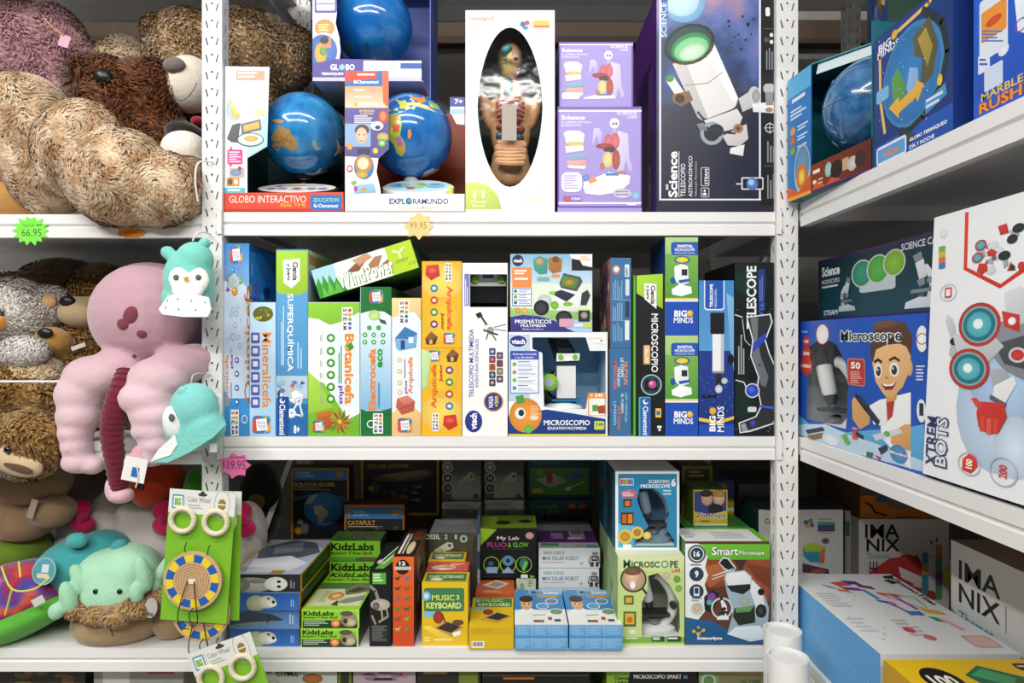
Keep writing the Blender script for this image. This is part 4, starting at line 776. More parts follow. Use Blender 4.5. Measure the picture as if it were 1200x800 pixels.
fbox('mineral_kit_box', 'pale blue mineral kit spine with orange lettering and a printed gem', 'box', (292.5, 354, 323, 511), .002, .2, {'front': '#bcdcf2', 'side': '#9cc4e4', 'top': '#cfe4f4'}, {'front': [B1,
    R(142, 268, 240, 720, '#c6e2f4', '#a4cdec'), E(195, 308, 34, 26, '#6a6a2c')] + scene_patch(162, 284, 228, 334, ['#c8b43c', '#3c4418', '#8a8a34', '#e6d86a', '#55601e'], 4, 16) + [T('Mineralicefa', 192, 370, 222, 622, '#ee8c22', -90, .035)]
    + [q for y in (388, 432, 476, 520, 562, 604) for q in (RR(155, y - 18, 184, y + 18, 4, '#5a5ca8'), RR(161, y - 10, 178, y + 8, 3, '#dcdcf2'))] + edu_logo(190, 678, 30)}, z=ZM)
fbox('superchemistry_box', 'lime and blue chemistry set spine with tall white lettering', 'box', (323.7, 292, 360.5, 512), .003, .27, {'front': '#4a94cc', 'right': '#cfdde6', 'left': '#3c88c0', 'top': '#9cc83c'}, {'front': [B1,
    R(235, 210, 345, 720, '#5ea6d8', '#4586bc'), Pg([(235, 96), (345, 96), (345, 230), (318, 245), (250, 240), (235, 225)], '#a4d03a'), Pg([(262, 128), (318, 122), (318, 196), (290, 222), (264, 204)], '#f2f2ee'), T('Ciencia', 294, 134, 312, 196, '#2a2a2c', -90, .04), T('y Juego', 272, 140, 288, 196, '#2a2a2c', -90, .04), T('SUPERQUÍMICA', 274, 240, 300, 500, '#fff', -90, .015), G(256, 270, 268, 480, 2, '#cfe4f4', 1), G(310, 390, 330, 490, 2, '#a8cfea', 1), R(238, 515, 345, 590, '#b9cfe0')]
    + scene_patch(240, 518, 340, 640, ['#e8eef4', '#6a7fb8', '#3c4a7c', '#d8c46a', '#9cc4e0', '#b86a9c', '#fff'], 9, 24) + [R(238, 610, 345, 722, '#2a6cae')] + ball(290, 640, 16, '#e6eef6') + ball(314, 600, 14, '#cfe0ee') + [L([(290, 640), (315, 598), (328, 650), (290, 640)], 6, '#e6eef4'), RR(242, 584, 282, 718, 6, '#1b4f9c'), T('Clementoni', 250, 610, 270, 712, '#fff', -90, .03), E(260, 598, 9, 9, '#fff'), E(262, 595, 6, 6, '#1b4f9c'), T('8+', 298, 680, 318, 708, '#fff', 0, .03)],
    'right': [B1, Pg([(347, 100), (420, 130), (420, 300), (347, 300)], '#b4c4d0'), Pg([(347, 108), (400, 132), (388, 160), (350, 140)], '#b08a6a')]}, z=ZM)
fbox('botany_kit_box', 'green and white botany kit spine with a printed red potted plant', 'box', (361.2, 354, 421.5, 511), .004, .22, {'front': '#e9f0ea', 'top': '#3a6a24', 'side': '#8cc43c'}, {'front': [B1,
    R(346, 268, 522, 720, '#eef2f0'), R(440, 300, 522, 620, '#dfeef6'), Pg([(346, 270), (520, 270), (520, 300), (470, 330), (420, 345), (380, 325), (346, 320)], '#8cc83a'), Pg([(346, 520), (400, 540), (440, 600), (480, 660), (520, 640), (520, 720), (346, 720)], '#7cc030'), Pg([(346, 500), (380, 530), (430, 620), (346, 640)], '#a4d44a')]
    + steam_tag(477, 286, 366, 36) + [T('Botanicefa', 468, 374, 500, 610, '#ee8c22', -90, .035), T('plus', 446, 548, 466, 610, '#8a2c9c', -90, .03), G(448, 376, 462, 540, 2, '#4a8a4a', 1), Pg([(474, 415), (490, 400), (500, 420), (486, 432)], '#4a9a2c')]
    + [q for y in (388, 432, 472, 512, 552, 592) for q in (E(422, y, 14, 14, '#3c9a3c'), E(422, y, 7, 7, '#e6f4dc'), G(386, y - 12, 396, y + 12, 2, '#a8b8a8', 1))] + [Pg([(376, 640), (420, 632), (426, 690), (380, 700)], '#b8602c'), Pg([(372, 640), (424, 628), (424, 645), (374, 655)], '#cc7434')]
    + [Pg([(452, 668), (452 + 42 * math.cos(a), 668 + 46 * math.sin(a)), (452 + 26 * math.cos(a + .32), 668 + 28 * math.sin(a + .32))], c) for a, c in zip([i * .57 for i in range(11)], ['#c83c34', '#e05a4a', '#a82c2c', '#d84a3c', '#5a8a2c', '#c83c34', '#e06a54', '#b03030', '#d84a3c', '#4a7a2c', '#c04038'])] + [E(452, 668, 8, 8, '#e8c43c')] + edu_logo(382, 684, 20)}, z=ZM)
zt_bot = P(0, 354, .004).z
fbox('electricity_kit_box', 'slim kit spine with dark green ends and a printed light bulb', 'box', (422.3, 336, 458.5, 511), .004, .24, {'front': '#d6ebf6', 'side': '#17612c', 'top': '#17612c'}, {'front': [B1,
    R(522, 300, 628, 630, '#e6f2f6', '#7cb8e0'), R(522, 210, 628, 285, '#1c7034'), Pg([(522, 280), (628, 280), (628, 318), (600, 300), (560, 296), (522, 306)], '#1c7034'), R(522, 632, 628, 720, '#1c7034'), Pg([(522, 625), (560, 640), (628, 622), (628, 650), (522, 650)], '#1c7034')] + edu_logo(574, 250, 23) + [E(568, 312, 20, 18, '#b8e08c'), Pg([(580, 322), (604, 330), (610, 344), (590, 338)], '#4a4a4c'), L([(555, 310), (568, 305), (578, 316)], 2, '#e8c43c')]
    + [q for x in (536, 566, 597) for y in (378, 402) for q in (E(x, y, 8, 8, '#4aa83c'), E(x, y, 3.5, 3.5, '#eaf6e0'))] + [E(551, 354, 8, 8, '#4aa83c'), E(582, 354, 8, 8, '#4aa83c'), T('Electrocefa', 548, 424, 572, 630, '#ee8424', 90, .035), T('eco', 578, 424, 596, 488, '#2c9a3c', 90, .035), G(580, 500, 592, 620, 1, '#5c8ab0', 1)] + steam_tag(580, 640, 708, 34) + [O(556, 676, 13, 3, '#fff')]}, z=ZM)
fbox('brick_house_kit_box', 'slim pale orange building kit spine with printed bricks and a blue house', 'box', (459.2, 349, 493.5, 511), .004, .22, {'front': '#f4d9a8', 'side': '#d9a45c', 'top': '#f0dcb8'}, {'front': [B1,
    R(627, 254, 724, 720, '#f6e2c0'), R(627, 290, 724, 640, '#e4eef4'), Pg([(627, 254), (724, 254), (724, 330), (700, 300), (627, 320)], '#f2cf94'), Pg([(627, 640), (680, 600), (724, 640), (724, 720), (627, 720)], '#efc486')] + steam_tag(667, 262, 342, 34) + [Pg([(636, 390), (670, 350), (712, 372), (708, 420), (650, 432), (640, 420)], '#7cb4dc'), Pg([(636, 390), (670, 350), (712, 372), (690, 392)], '#3c7cb8'), R(656, 396, 670, 426, '#2c4a7c'), R(682, 385, 698, 405, '#e6eef6'), T('Arquicefa', 680, 452, 700, 575, '#e8844a', 90, .03), T('plus', 668, 530, 680, 574, '#9c3c9c', 90, .03), G(668, 452, 676, 524, 1, '#a08c8c', 1)] + small_icons([(653, 462), (653, 500), (653, 538), (653, 570)], 8, '#f0c468')
    + [Pg([(644, 590), (680, 580), (704, 600), (700, 632), (660, 645), (640, 620)], '#c0604a'), Pg([(644, 590), (680, 580), (704, 600), (668, 612)], '#d8806a'), L([(655, 625), (700, 612)], 3, '#a04a38')] + edu_logo(670, 680, 24)}, z=ZM)
def junior(flip):
    f = lambda x, y: (727 + 860 - x, 130 + 418 - y) if flip else (x, y)
    o = [R(720, 100, 870, 730, '#f4b428'), E(*f(795, 200), 70, 60, '#f8d060'), E(*f(795, 330), 60, 80, '#f6c238')]
    x, y = f(764, 168); o += [Pg([(x - 22, y - 22), (x + 18, y - 26), (x + 24, y + 12), (x - 6, y + 28), (x - 26, y + 10)], '#c83c28'), E(x - 2, y - 6, 14, 10, '#e0604a')]
    x, y = f(815, 168); o += steam_tag(x, y - 30, y + 30, 22)
    for i, c in enumerate(('#3c8cb8', '#c8503c', '#4a9a3c', '#7a4a8c')): x, y = f(768, 222 + i * 40); o += [E(x, y, 13, 13, c), E(x, y, 7, 6, '#f6ead0')]
    a, b = f(806, 214), f(830, 362); o.append(T('Arquicefa', min(a[0], b[0]), min(a[1], b[1]), max(a[0], b[0]), max(a[1], b[1]), '#e06a2c', 90 if flip else -90, .035))
    a, b = f(788, 304), f(803, 362); o.append(T('Junior', min(a[0], b[0]), min(a[1], b[1]), max(a[0], b[0]), max(a[1], b[1]), '#b02c2c', 90 if flip else -90, .035))
    x, y = f(758, 390); o += [Pg([(x - 20, y), (x, y - 24), (x + 22, y - 6), (x + 14, y + 20), (x - 16, y + 20)], '#5a4028'), Pg([(x - 20, y), (x, y - 24), (x + 22, y - 6), (x, y + 4)], '#8a6038'), R(x - 6, y + 4, x + 4, y + 18, '#d8b478')]
    x, y = f(818, 390); return o + edu_logo(x, y, 19)
J = junior(False)
fbox('junior_brick_kit_box', 'yellow junior building kit standing on an upturned second one', 'box', (494.5, 306, 541, 406), .004, .2, {'front': '#f4b428', 'side': '#d8941c', 'top': '#d8941c'}, {'front': [B1] + J}, z=P(0, 408, .004).z + .0006)
fbox('junior_brick_kit_box', 'yellow junior building kit standing upside down under its twin', 'box', (494.2, 408, 541, 511), .004, .2, {'front': '#f4b428', 'side': '#d8941c', 'top': '#d8941c'}, {'front': [(240, 260 + 290 / 2.857, 2.857)] + junior(True) + [Pg([(720, 130), (760, 150), (745, 260), (720, 280)], '#bfe0a0')]}, z=ZM)
# tilted wind-power kit lying across the row
pw_c = P(427.5, 333, 0.004)
import_ang = math.radians(17.6)
wbox = box('wind_power_box', 'lime and white wind power kit lying tilted across the row of spines', 'box', .183, .052, .26, (P(433.5, 333.2, .004).x, .004, P(433.5, 333.2, .004).z), {'front': '#e9ece4', 'right': '#2f6a34', 'top': '#a8c83a', 'left': '#4a8ca0', 'bottom': '#3a7a3a'}, {'front': ['%',
    R(0, 0, 100, 100, '#dfe8e4', '#f0ede6'), R(74, 0, 100, 100, '#b4d62c'), R(0, 0, 22, 100, '#a8d8e4'), Pg([(0, 100), (0, 55), (4, 30), (6, 60), (9, 25), (12, 60), (15, 30), (18, 65), (22, 40), (25, 70), (28, 100)], '#3c9a34'), Pg([(4, 100), (6, 60), (9, 95), (13, 50), (16, 95), (20, 60), (24, 100)], '#6ac04a'), Pg([(30, 45), (52, 5), (58, 10), (44, 50)], '#8a5a3c'), Pg([(46, 60), (62, 20), (70, 22), (62, 60)], '#b07a52'), Pg([(40, 8), (56, 0), (60, 18), (46, 34)], '#c89a70'), Pg([(58, 66), (74, 40), (74, 70), (64, 82)], '#9a6a48'),
    T('Wind', 21.6, 42, 48.8, 94, '#4f9a2c', 0, .035), T('Wind', 21, 40, 48, 90, '#f6f8ee', 0, .03), T('Power', 50.6, 40, 77.8, 92, '#5a8a34', 0, .035), T('Power', 50, 38, 77, 88, '#f6f8ee', 0, .03), L([(80, 20), (86, 30), (92, 18)], 2, '#e8f0c0'), L([(86, 30), (86, 50)], 2, '#e8f0c0'), G(80, 55, 94, 66, 2, '#8aa41c'), O(95, 78, 4, 1, '#8aa41c')]}, rot=(0, -import_ang, 0))
wbox.location = (P(433, 338.5, .004).x, .004, P(433, 331.6, .004).z)
# multimedia telescope
fbox('multimedia_telescope_box', 'white multimedia telescope carton with a handset behind a small window', 'box', (541.8, 308, 594.8, 511), .003, .2, {'front': '#f3f3f1', 'side': '#d9d9d9'}, {'front': [B2,
    T('Explora el espacio', 92, 132, 176, 144, '#e8c0a4', 0, .01), RR(42, 150, 60, 262, 3, '#7a7cc0'), G(45, 155, 57, 258, 2, '#dcdcf4', 1), Pg([(80, 290), (98, 282), (106, 296), (90, 306)], '#222'), L([(100, 298), (128, 340)], 7, '#2a2a2c'), L([(128, 340), (186, 326)], 3, '#444'), L([(128, 340), (188, 348)], 3, '#555'), L([(128, 345), (118, 378)], 4, '#333'), L([(130, 345), (152, 382)], 4, '#333'), E(128, 340, 18, 14, '#e6e6e6'), E(132, 348, 12, 14, '#9a9a9c'), L([(108, 345), (158, 362)], 6, '#333'),
    T('TELESCOPIO MULTIMEDIA', 58, 342, 74, 580, '#3c4aa0', 90, .015), T('AVENTURAS ESPACIALES', 79, 376, 91, 546, '#5c6ab4', 90, .01)] + [q for i in range(5) for j in range(2) if not (i > 3 and j) for q in (RR(128 + j * 26, 408 + i * 27 + j * 14, 150 + j * 26, 432 + i * 27 + j * 14, 3, ['#3a4a6a', '#6a3c5a', '#9a6a3c', '#3c3c58', '#4a3a4c'][i]), E(139 + j * 26, 420 + i * 27 + j * 14, 6, 6, ['#b8c4e0', '#d87a8c', '#8c4a3c', '#6ac0d8', '#c8b0a0'][(i + j) % 5]))] + [E(143, 594, 34, 34, '#e08a3a'), E(143, 594, 30, 30, '#3a3f94'), T('NASA', 126, 574, 142, 614, '#fff', 90, .03), T('+200', 147, 574, 160, 612, '#f2d23c', 90, .03), E(74, 662, 30, 38, '#2c3c8c'), T('vtech', 62, 634, 86, 690, '#fff', 90, .04)]},
    z=ZM, windows=[[(17, 6.5), (99, 6.5), (99, 25.5), (17, 25.5)]], inner='#1a1b1d')
c = P(572, 336, .02); m = MB(); m.box(-.032, 0, -.028, .032, .012, .012, '#1c1d20'); m.box(-.032, -.004, .002, .032, .012, .026, '#dfe2e2')
o = thing('telescope_handset', 'small black and white handset with two green knobs behind a carton window', 'handset', c + Vector((0, .012, 0)), m, GLOSS)
for s_ in (-.024, .024):
    m = MB(); m.lathe([(.0075, 0), (.0075, .004), (.005, .006)], '#8ad03a', Matrix.Translation((s_, -.004, .014)) @ Matrix.Rotation(math.pi / 2, 4, 'X'), 16); m.build('knob', GLOSS, o, smooth=True)
m = MB(); m.box(-.01, -.0055, .016, .01, -.004, .026, '#2c6cc0'); m.build('display', GLOSS, o)
# binoculars box on the microscope window box
zmic = P(0, 389, .003).z
fbox('toy_microscope_box', 'blue and white window carton holding a black and white toy microscope, under the binoculars carton', 'box', (596, 389, 712, 511), .003, .13, {'front': '#e9eef2', 'side': '#b8cfe0', 'top': '#f0f0f0'}, {'front': [C5,
    R(20, 362, 110, 640, '#b9d2e6'), E(62, 390, 38, 26, '#fff'), E(62, 390, 36, 24, '#2c3c8c'), T('vtech', 34, 380, 90, 402, '#fff', 0, .04), RR(28, 430, 148, 608, 5, '#3c54a8'), RR(31, 466, 145, 605, 3, '#dde6f4'), T('Acércate al mundo', 38, 438, 138, 448, '#e8eefa', 0, .01), T('a tu alrededor', 48, 452, 128, 461, '#e8eefa', 0, .01)] + [q for i in range(4) for q in (R(34, 472 + i * 33, 142, 500 + i * 33, '#f2f5fb'), E(46, 486 + i * 33, 9, 9, ['#7ab84a', '#b8a04a', '#8ac03c', '#4aa8a0'][i]), G(60, 474 + i * 33, 124, 481 + i * 33, 1, '#2c3c8c'), G(60, 485 + i * 33, 138, 499 + i * 33, 3, '#a4aec4'))]
    + [Pg([(20, 690), (90, 680), (180, 672), (300, 690), (425, 712), (425, 785), (20, 785)], '#1f3d84'), Pg([(20, 640), (425, 700), (425, 714), (300, 692), (180, 674), (20, 700)], '#e6ecf2'), R(20, 776, 425, 785, '#d8d04a'), E(92, 698, 68, 72, '#e8963a'), G(112, 660, 152, 700, 4, '#f4c89a'), Pg([(50, 620), (82, 612), (90, 645), (58, 652)], '#4a9a4a'), E(70, 690, 22, 24, '#e6eef2'), E(74, 688, 12, 14, '#2c3440'), E(128, 708, 20, 12, '#f0dcc0'), E(104, 755, 19, 18, '#6ac04a'), T('MICROSCOPIO', 168, 718, 360, 740, '#fff', 0, .035), T('EDUCATIVO MULTIMEDIA', 184, 746, 346, 758, '#fff', 0, .03), RR(378, 722, 420, 758, 5, '#c8d84a'), T('7-99', 384, 730, 414, 744, '#2c3c8c', 0, .03), RR(352, 604, 426, 700, 6, '#e8963a'), RR(357, 628, 422, 698, 5, '#f6f1ea'), T('+ 240', 362, 608, 414, 622, '#fff', 0, .02), R(370, 655, 394, 682, '#5a9a4a'), Pg([(392, 660), (422, 655), (424, 690), (396, 692)], '#a84a34'), Pg([(345, 362), (425, 362), (425, 402), (380, 398)], '#f4f6f6'), T('Ciencia', 360, 372, 408, 382, '#e09a6a', 0, .01), E(408, 388, 5, 5, '#5ab04a')]},
    z=ZM, windows=[[(24, 5), (78, 5), (82, 18), (98, 18), (98, 58), (80, 62), (78, 74), (36, 74), (34, 20), (24, 16)]], inner='#a8d0ec')
def toy_scope():
    Y = .05; root = empty('toy_microscope', P(662, 482, Y)); b = root.location.copy(); tag(root, 'black and white toy microscope with a screen and green dial, behind its window', 'microscope')
    A = lambda x, y, yy=Y: P(590 + x / 3.555, 290 + y / 3.555, yy) - b
    m = MB(); pts = [A(222, 530), A(176, 570), A(170, 610), A(215, 645), A(300, 640)]; m.tube(spline(pts, 5), .011, '#1c1d20', 12); m.build('arm', GLOSS, root, smooth=True)
    m = MB(); c = A(258, 555); m.box(c.x - .017, c.y - .02, c.z - .03, c.x + .017, c.y + .012, c.z + .028, '#e9eaea'); o = m.build('tube_housing', GLOSS, root)
    o.modifiers.new('bevel', 'BEVEL').width = .004
    m = MB(); m.lathe([(.0155, 0), (.0155, .014), (.012, .018)], '#86cc2c', Matrix.Translation(A(190, 560, Y - .014)) @ Matrix.Rotation(math.pi / 2, 4, 'X'), 28); m.build('dial', GLOSS, root, smooth=True)
    m = MB(); m.lathe([(.009, 0), (.009, .002)], '#aab0b0', Matrix.Translation(A(190, 560, Y - .032)) @ Matrix.Rotation(math.pi / 2, 4, 'X'), 24); m.build('dial_cap', GLOSS, root)
    m = MB(); q = [A(185, 376, Y + .01), A(270, 382, Y + .01), A(316, 462, Y - .02), A(220, 470, Y - .02)]; k = [v + Vector((0, .008, -.006)) for v in q]
    m.mesh(q + k, [(0, 1, 2, 3), (0, 4, 5, 1), (1, 5, 6, 2), (2, 6, 7, 3), (3, 7, 4, 0), (7, 6, 5, 4)], '#17181b'); sc_ = m.build('screen_body', GLOSS, root)
    m = MB(); n_ = (q[1] - q[0]).cross(q[3] - q[0]).normalized(); n_ = n_ if n_.y < 0 else -n_
    cc = sum(q, Vector()) / 4; m.poly([cc + (v - cc) * .62 + Vector((0, 0, .006)) + n_ * .001 for v in q], '#30353c'); m.build('screen', GLOSS, sc_)
    m = MB(); q2 = [A(222, 440, Y - .02), A(318, 440, Y - .022), A(316, 470, Y - .024), A(220, 474, Y - .023)]; m.poly(q2, '#e6e8e6'); m.build('control_strip', GLOSS, root)
    for x in (238, 298):
        m = MB(); m.lathe([(.0045, 0), (.0045, .003)], '#7cc83c', Matrix.Translation(A(x, 455, Y - .0225)) @ Matrix.Rotation(math.pi / 2, 4, 'X'), 14); m.build('button', GLOSS, root)
    m = MB(); c = A(258, 632); m.box(c.x - .026, c.y - .022, c.z - .002, c.x + .026, c.y + .02, c.z + .002, '#2a7cae'); m.build('stage', GLOSS, root)
    m = MB(); m.sphere(A(250, 668, Y - .004), (.036, .026, .013), '#e6eef2', 24); m.build('base', GLOSS, root, smooth=True)
toy_scope()
fbox('binoculars_box', 'blue and white carton printed with toy binoculars, standing on the microscope window carton', 'box', (598, 297.5, 694, 388), .006, .12, {'front': '#a8cbe4', 'side': '#c8d4dc', 'top': '#dfe6ea'}, {'front': [C5,
    R(28, 25, 370, 150, '#86b4d4', '#c4dcec'), R(28, 150, 370, 300, '#dfead8'), Pg([(28, 250), (370, 270), (370, 300), (28, 300)], '#9cc47a'), R(284, 28, 370, 96, '#1a1b1e'), Pg([(275, 28), (370, 28), (370, 82), (330, 74), (318, 52), (284, 46)], '#eef0ee'), G(318, 34, 362, 58, 3, '#d8b090'), E(60, 54, 24, 24, '#2a3058'), T('vtech', 42, 46, 78, 62, '#fff', 0, .03), RR(36, 82, 118, 166, 4, '#e88f4c'), G(46, 94, 108, 116, 2, '#fff'), G(46, 126, 108, 142, 1, '#fff'), RR(36, 168, 118, 244, 3, '#4c6cb0')]
    + [q for i in range(3) for q in (R(39, 171 + i * 24, 115, 192 + i * 24, '#eef2fa'), E(50, 181 + i * 24, 8, 7, ['#4a9a4a', '#7aa83c', '#5a6a7a'][i]), G(64, 174 + i * 24, 112, 190 + i * 24, 2, '#9aa8c4'))] + [E(60, 262, 12, 12, '#e0a050'), E(88, 262, 12, 12, '#e8b060'),
    Pg([(122, 50), (150, 34), (185, 48), (182, 108), (150, 112), (128, 92)], '#4a9a8c'), E(150, 58, 16, 14, '#c89a70'), Pg([(186, 44), (220, 34), (245, 50), (240, 100), (205, 108), (188, 92)], '#a8743c'), E(218, 50, 15, 13, '#7a5030'), RR(140, 122, 192, 140, 4, '#7cb0a0'), RR(200, 112, 235, 124, 4, '#e88f4c'),
    Pg([(232, 150), (250, 106), (320, 122), (330, 142), (305, 182), (240, 168)], '#54585c'), Pg([(248, 118), (312, 132), (300, 172), (240, 158)], '#5a8a3c'), E(275, 145, 18, 10, '#c8882c'), Pg([(180, 195), (240, 170), (345, 195), (350, 225), (300, 262), (200, 235)], '#e4e8e8'), Pg([(195, 190), (240, 176), (300, 196), (262, 226)], '#2c3248'), E(213, 240, 17, 17, '#78c034'), E(203, 190, 14, 8, '#90d04a'), E(268, 236, 20, 9, '#78c034'), E(172, 220, 30, 24, '#caced0'), E(158, 250, 32, 32, '#232427'), E(156, 252, 22, 22, '#3c3e42'), E(252, 292, 34, 30, '#232427'), E(252, 292, 24, 20, '#3c3e42'), Pg([(326, 190), (350, 176), (362, 200), (345, 240), (320, 240)], '#3a3c40'),
    Pg([(28, 290), (80, 280), (150, 286), (215, 305), (260, 335), (300, 352), (28, 352)], '#3a3c86'), T('PRISMÁTICOS', 48, 296, 200, 316, '#fff', 0, .035), T('MULTIMEDIA', 72, 319, 178, 331, '#fff', 0, .03), T('Educativo', 80, 336, 166, 343, '#cfd0ea', 0, .01), RR(312, 258, 360, 308, 4, '#2c2c2c'), E(336, 282, 14, 14, '#9a9a94'), RR(312, 256, 360, 262, 2, '#d8d04a'), RR(338, 312, 366, 334, 4, '#c8d84a'), RR(296, 316, 332, 330, 5, '#dfe6f0'), RR(232, 296, 288, 330, 5, '#d8a0b4')]}, z=zmic + .0006)
# two narrow human-body boxes seen by their ends
zq = P(0, 408, .004).z
side = {'front': '#3c6f9c', 'left': '#a87a6a', 'right': '#2f5a84', 'top': '#44688a'}
lp = ['%'] + scene_patch(0, 0, 100, 100, ['#b8584a', '#3a5a8a', '#d8c8b8', '#8a4a54', '#5a4a6a', '#c89a7a'], 5, 60)
fbox('body_kit_box', 'grey-blue carton end with print panels, standing on the one with red and orange words', 'box', (715.5, 302, 739.5, 406), .004, .14, side, {'left': lp, 'front': [C5, E(470, 92, 17, 20, '#c88a5a'), E(470, 90, 11, 12, '#dfe4ea'), RR(505, 70, 524, 122, 3, '#dfe6ea'), G(508, 74, 521, 118, 3, '#3c5a7a', 1), G(456, 130, 500, 215, 5, '#7aa4c8', 1), RR(508, 132, 524, 200, 3, '#cfd9e0'), G(456, 225, 500, 300, 5, '#86acce', 1), RR(508, 222, 524, 290, 3, '#2c3c50'), RR(506, 304, 524, 385, 3, '#dfe6ea'), G(456, 310, 500, 390, 5, '#7aa4c8', 1), L([(452, 215), (528, 220)], 2, '#a4c0d8'), L([(452, 302), (528, 304)], 2, '#a4c0d8')]}, z=zq + .0006)
fbox('body_kit_box', 'grey-blue carton end lettered EL CUERPO HUMANO in orange and red', 'box', (714.5, 408, 739.5, 511), .004, .14, side, {'left': lp, 'front': [C5, T('HUMAIN', 500, 476, 518, 570, '#e8954a', -90, .03), T('LE CORPS', 488, 460, 500, 540, '#dfe6ea', -90, .02), T('MENSCHEN', 458, 476, 472, 590, '#d8704a', -90, .03), T('HUMAN BODY', 474, 500, 486, 580, '#dfe6ea', -90, .02), T('HET MENSELIJK', 504, 606, 516, 730, '#8ccae0', -90, .02), T('EL CUERPO', 490, 610, 500, 690, '#e0e4e4', -90, .02), T('HUMANO', 474, 660, 488, 760, '#d8704a', -90, .03), T('UMANO', 458, 640, 470, 740, '#9cd0e6', -90, .02)]}, z=ZM)
fbox('deluxe_microscope_box', 'black and lime microscope set spine lettered MICROSCOPIO DELUXE', 'box', (742.5, 321, 778.5, 511), .003, .26, {'front': '#17191f', 'left': '#8ac43c', 'right': '#22252c', 'top': '#8ac43c'}, {'front': [C6,
    R(18, 150, 42, 790, '#0f1b16'), R(20, 172, 32, 790, '#5aa83c'), Pg([(36, 172), (136, 166), (136, 300), (36, 240)], '#a4d03a'), Pg([(66, 202), (112, 205), (112, 300), (66, 262)], '#f0f0ec'), T('Ciencia', 90, 210, 108, 282, '#2a2a2c', -90, .04), T('y Juego', 70, 210, 86, 264, '#2a2a2c', -90, .04), T('MICROSCOPIO', 92, 318, 118, 542, '#f2f2f4', -90, .02), RR(62, 438, 88, 512, 4, '#d8a860'), T('DELUXE', 68, 446, 82, 506, '#fff8ea', -90, .02), E(92, 590, 40, 40, '#c8e4e0'), E(92, 590, 36, 36, '#1c4a58'), RR(68, 570, 116, 612, 6, '#101418'), E(96, 588, 16, 16, '#c0508c'), E(92, 584, 7, 7, '#e8a8c8'), RR(44, 636, 90, 786, 5, '#4ab0a0'), RR(50, 640, 90, 786, 5, '#2a62b0'), T('Clementoni', 60, 672, 80, 782, '#fff', -90, .03), E(70, 655, 10, 10, '#fff'), E(73, 652, 7, 7, '#2a62b0'), RR(108, 680, 130, 715, 3, '#e8c43c'), R(112, 690, 126, 706, '#3c6cae'), T('8+', 114, 746, 132, 768, '#fff', -90, .03)]}, z=ZM)
def bigmic(dy): return [C6, R(140, 15 + dy, 275, 262 + dy, '#8ab85a', '#4f9a34'), R(140, 15 + dy, 275, 90 + dy, '#b4d48c', '#9cc87a'), RR(168, 44 + dy, 290, 94 + dy, 10, '#2356b0'), T('DIGITAL', 192, 54 + dy, 252, 65 + dy, '#fff', 0, .04), T('MICROSCOPE', 182, 68 + dy, 258, 79 + dy, '#fff', 0, .04), T('MICROSCOPIO DIGITAL', 182, 83 + dy, 258, 89 + dy, '#cfe0f6', 0, .01), E(210, 112 + dy, 30, 15, '#2356b0'), E(210, 112 + dy, 24, 11, '#e8d43c'), Pg([(180, 138 + dy), (206, 128 + dy), (232, 136 + dy), (236, 200 + dy), (204, 210 + dy), (182, 190 + dy)], '#e9ecee'), R(208, 148 + dy, 230, 172 + dy, '#2a2c34'), Pg([(196, 190 + dy), (240, 184 + dy), (240, 194 + dy), (200, 202 + dy)], '#2356b0'), E(175, 192 + dy, 10, 13, '#2356b0'), Pg([(170, 225 + dy), (200, 205 + dy), (245, 215 + dy), (248, 240 + dy), (205, 252 + dy), (172, 244 + dy)], '#f2f4f5'), R(140, 258 + dy, 275, 272 + dy, '#e8d07a'), R(140, 265 + dy, 275, 274 + dy, '#e9ecee'), R(140, 272 + dy, 275, 402 + dy, '#1d4fb4'), T('BIG', 180, 305 + dy, 228, 330 + dy, '#fff', 0, .05), E(240, 317 + dy, 12, 13, '#e8b43c'), E(238, 314 + dy, 5, 6, '#f6dc8a'), T('MINDS', 178, 332 + dy, 252, 354 + dy, '#fff', 0, .05)]
zz = P(0, 393, .003).z
fbox('digital_microscope_box', 'green and blue digital microscope carton stacked on its twin', 'box', (779.5, 277.8, 818, 392), .003, .12, {'front': '#5aa03c', 'left': '#173a8c', 'right': '#1d4fb4', 'top': '#b8cc7a'}, {'front': bigmic(0), 'left': ['%', R(0, 40, 100, 100, '#c8c43c'), R(60, 45, 90, 75, '#8a8a3c')]}, z=zz + .0006)
fbox('digital_microscope_box', 'green and blue digital microscope carton under its twin', 'box', (779.5, 393, 818, 511), .003, .12, {'front': '#5aa03c', 'left': '#173a8c', 'right': '#1d4fb4', 'top': '#b8cc7a'}, {'front': bigmic(386)}, z=ZM)
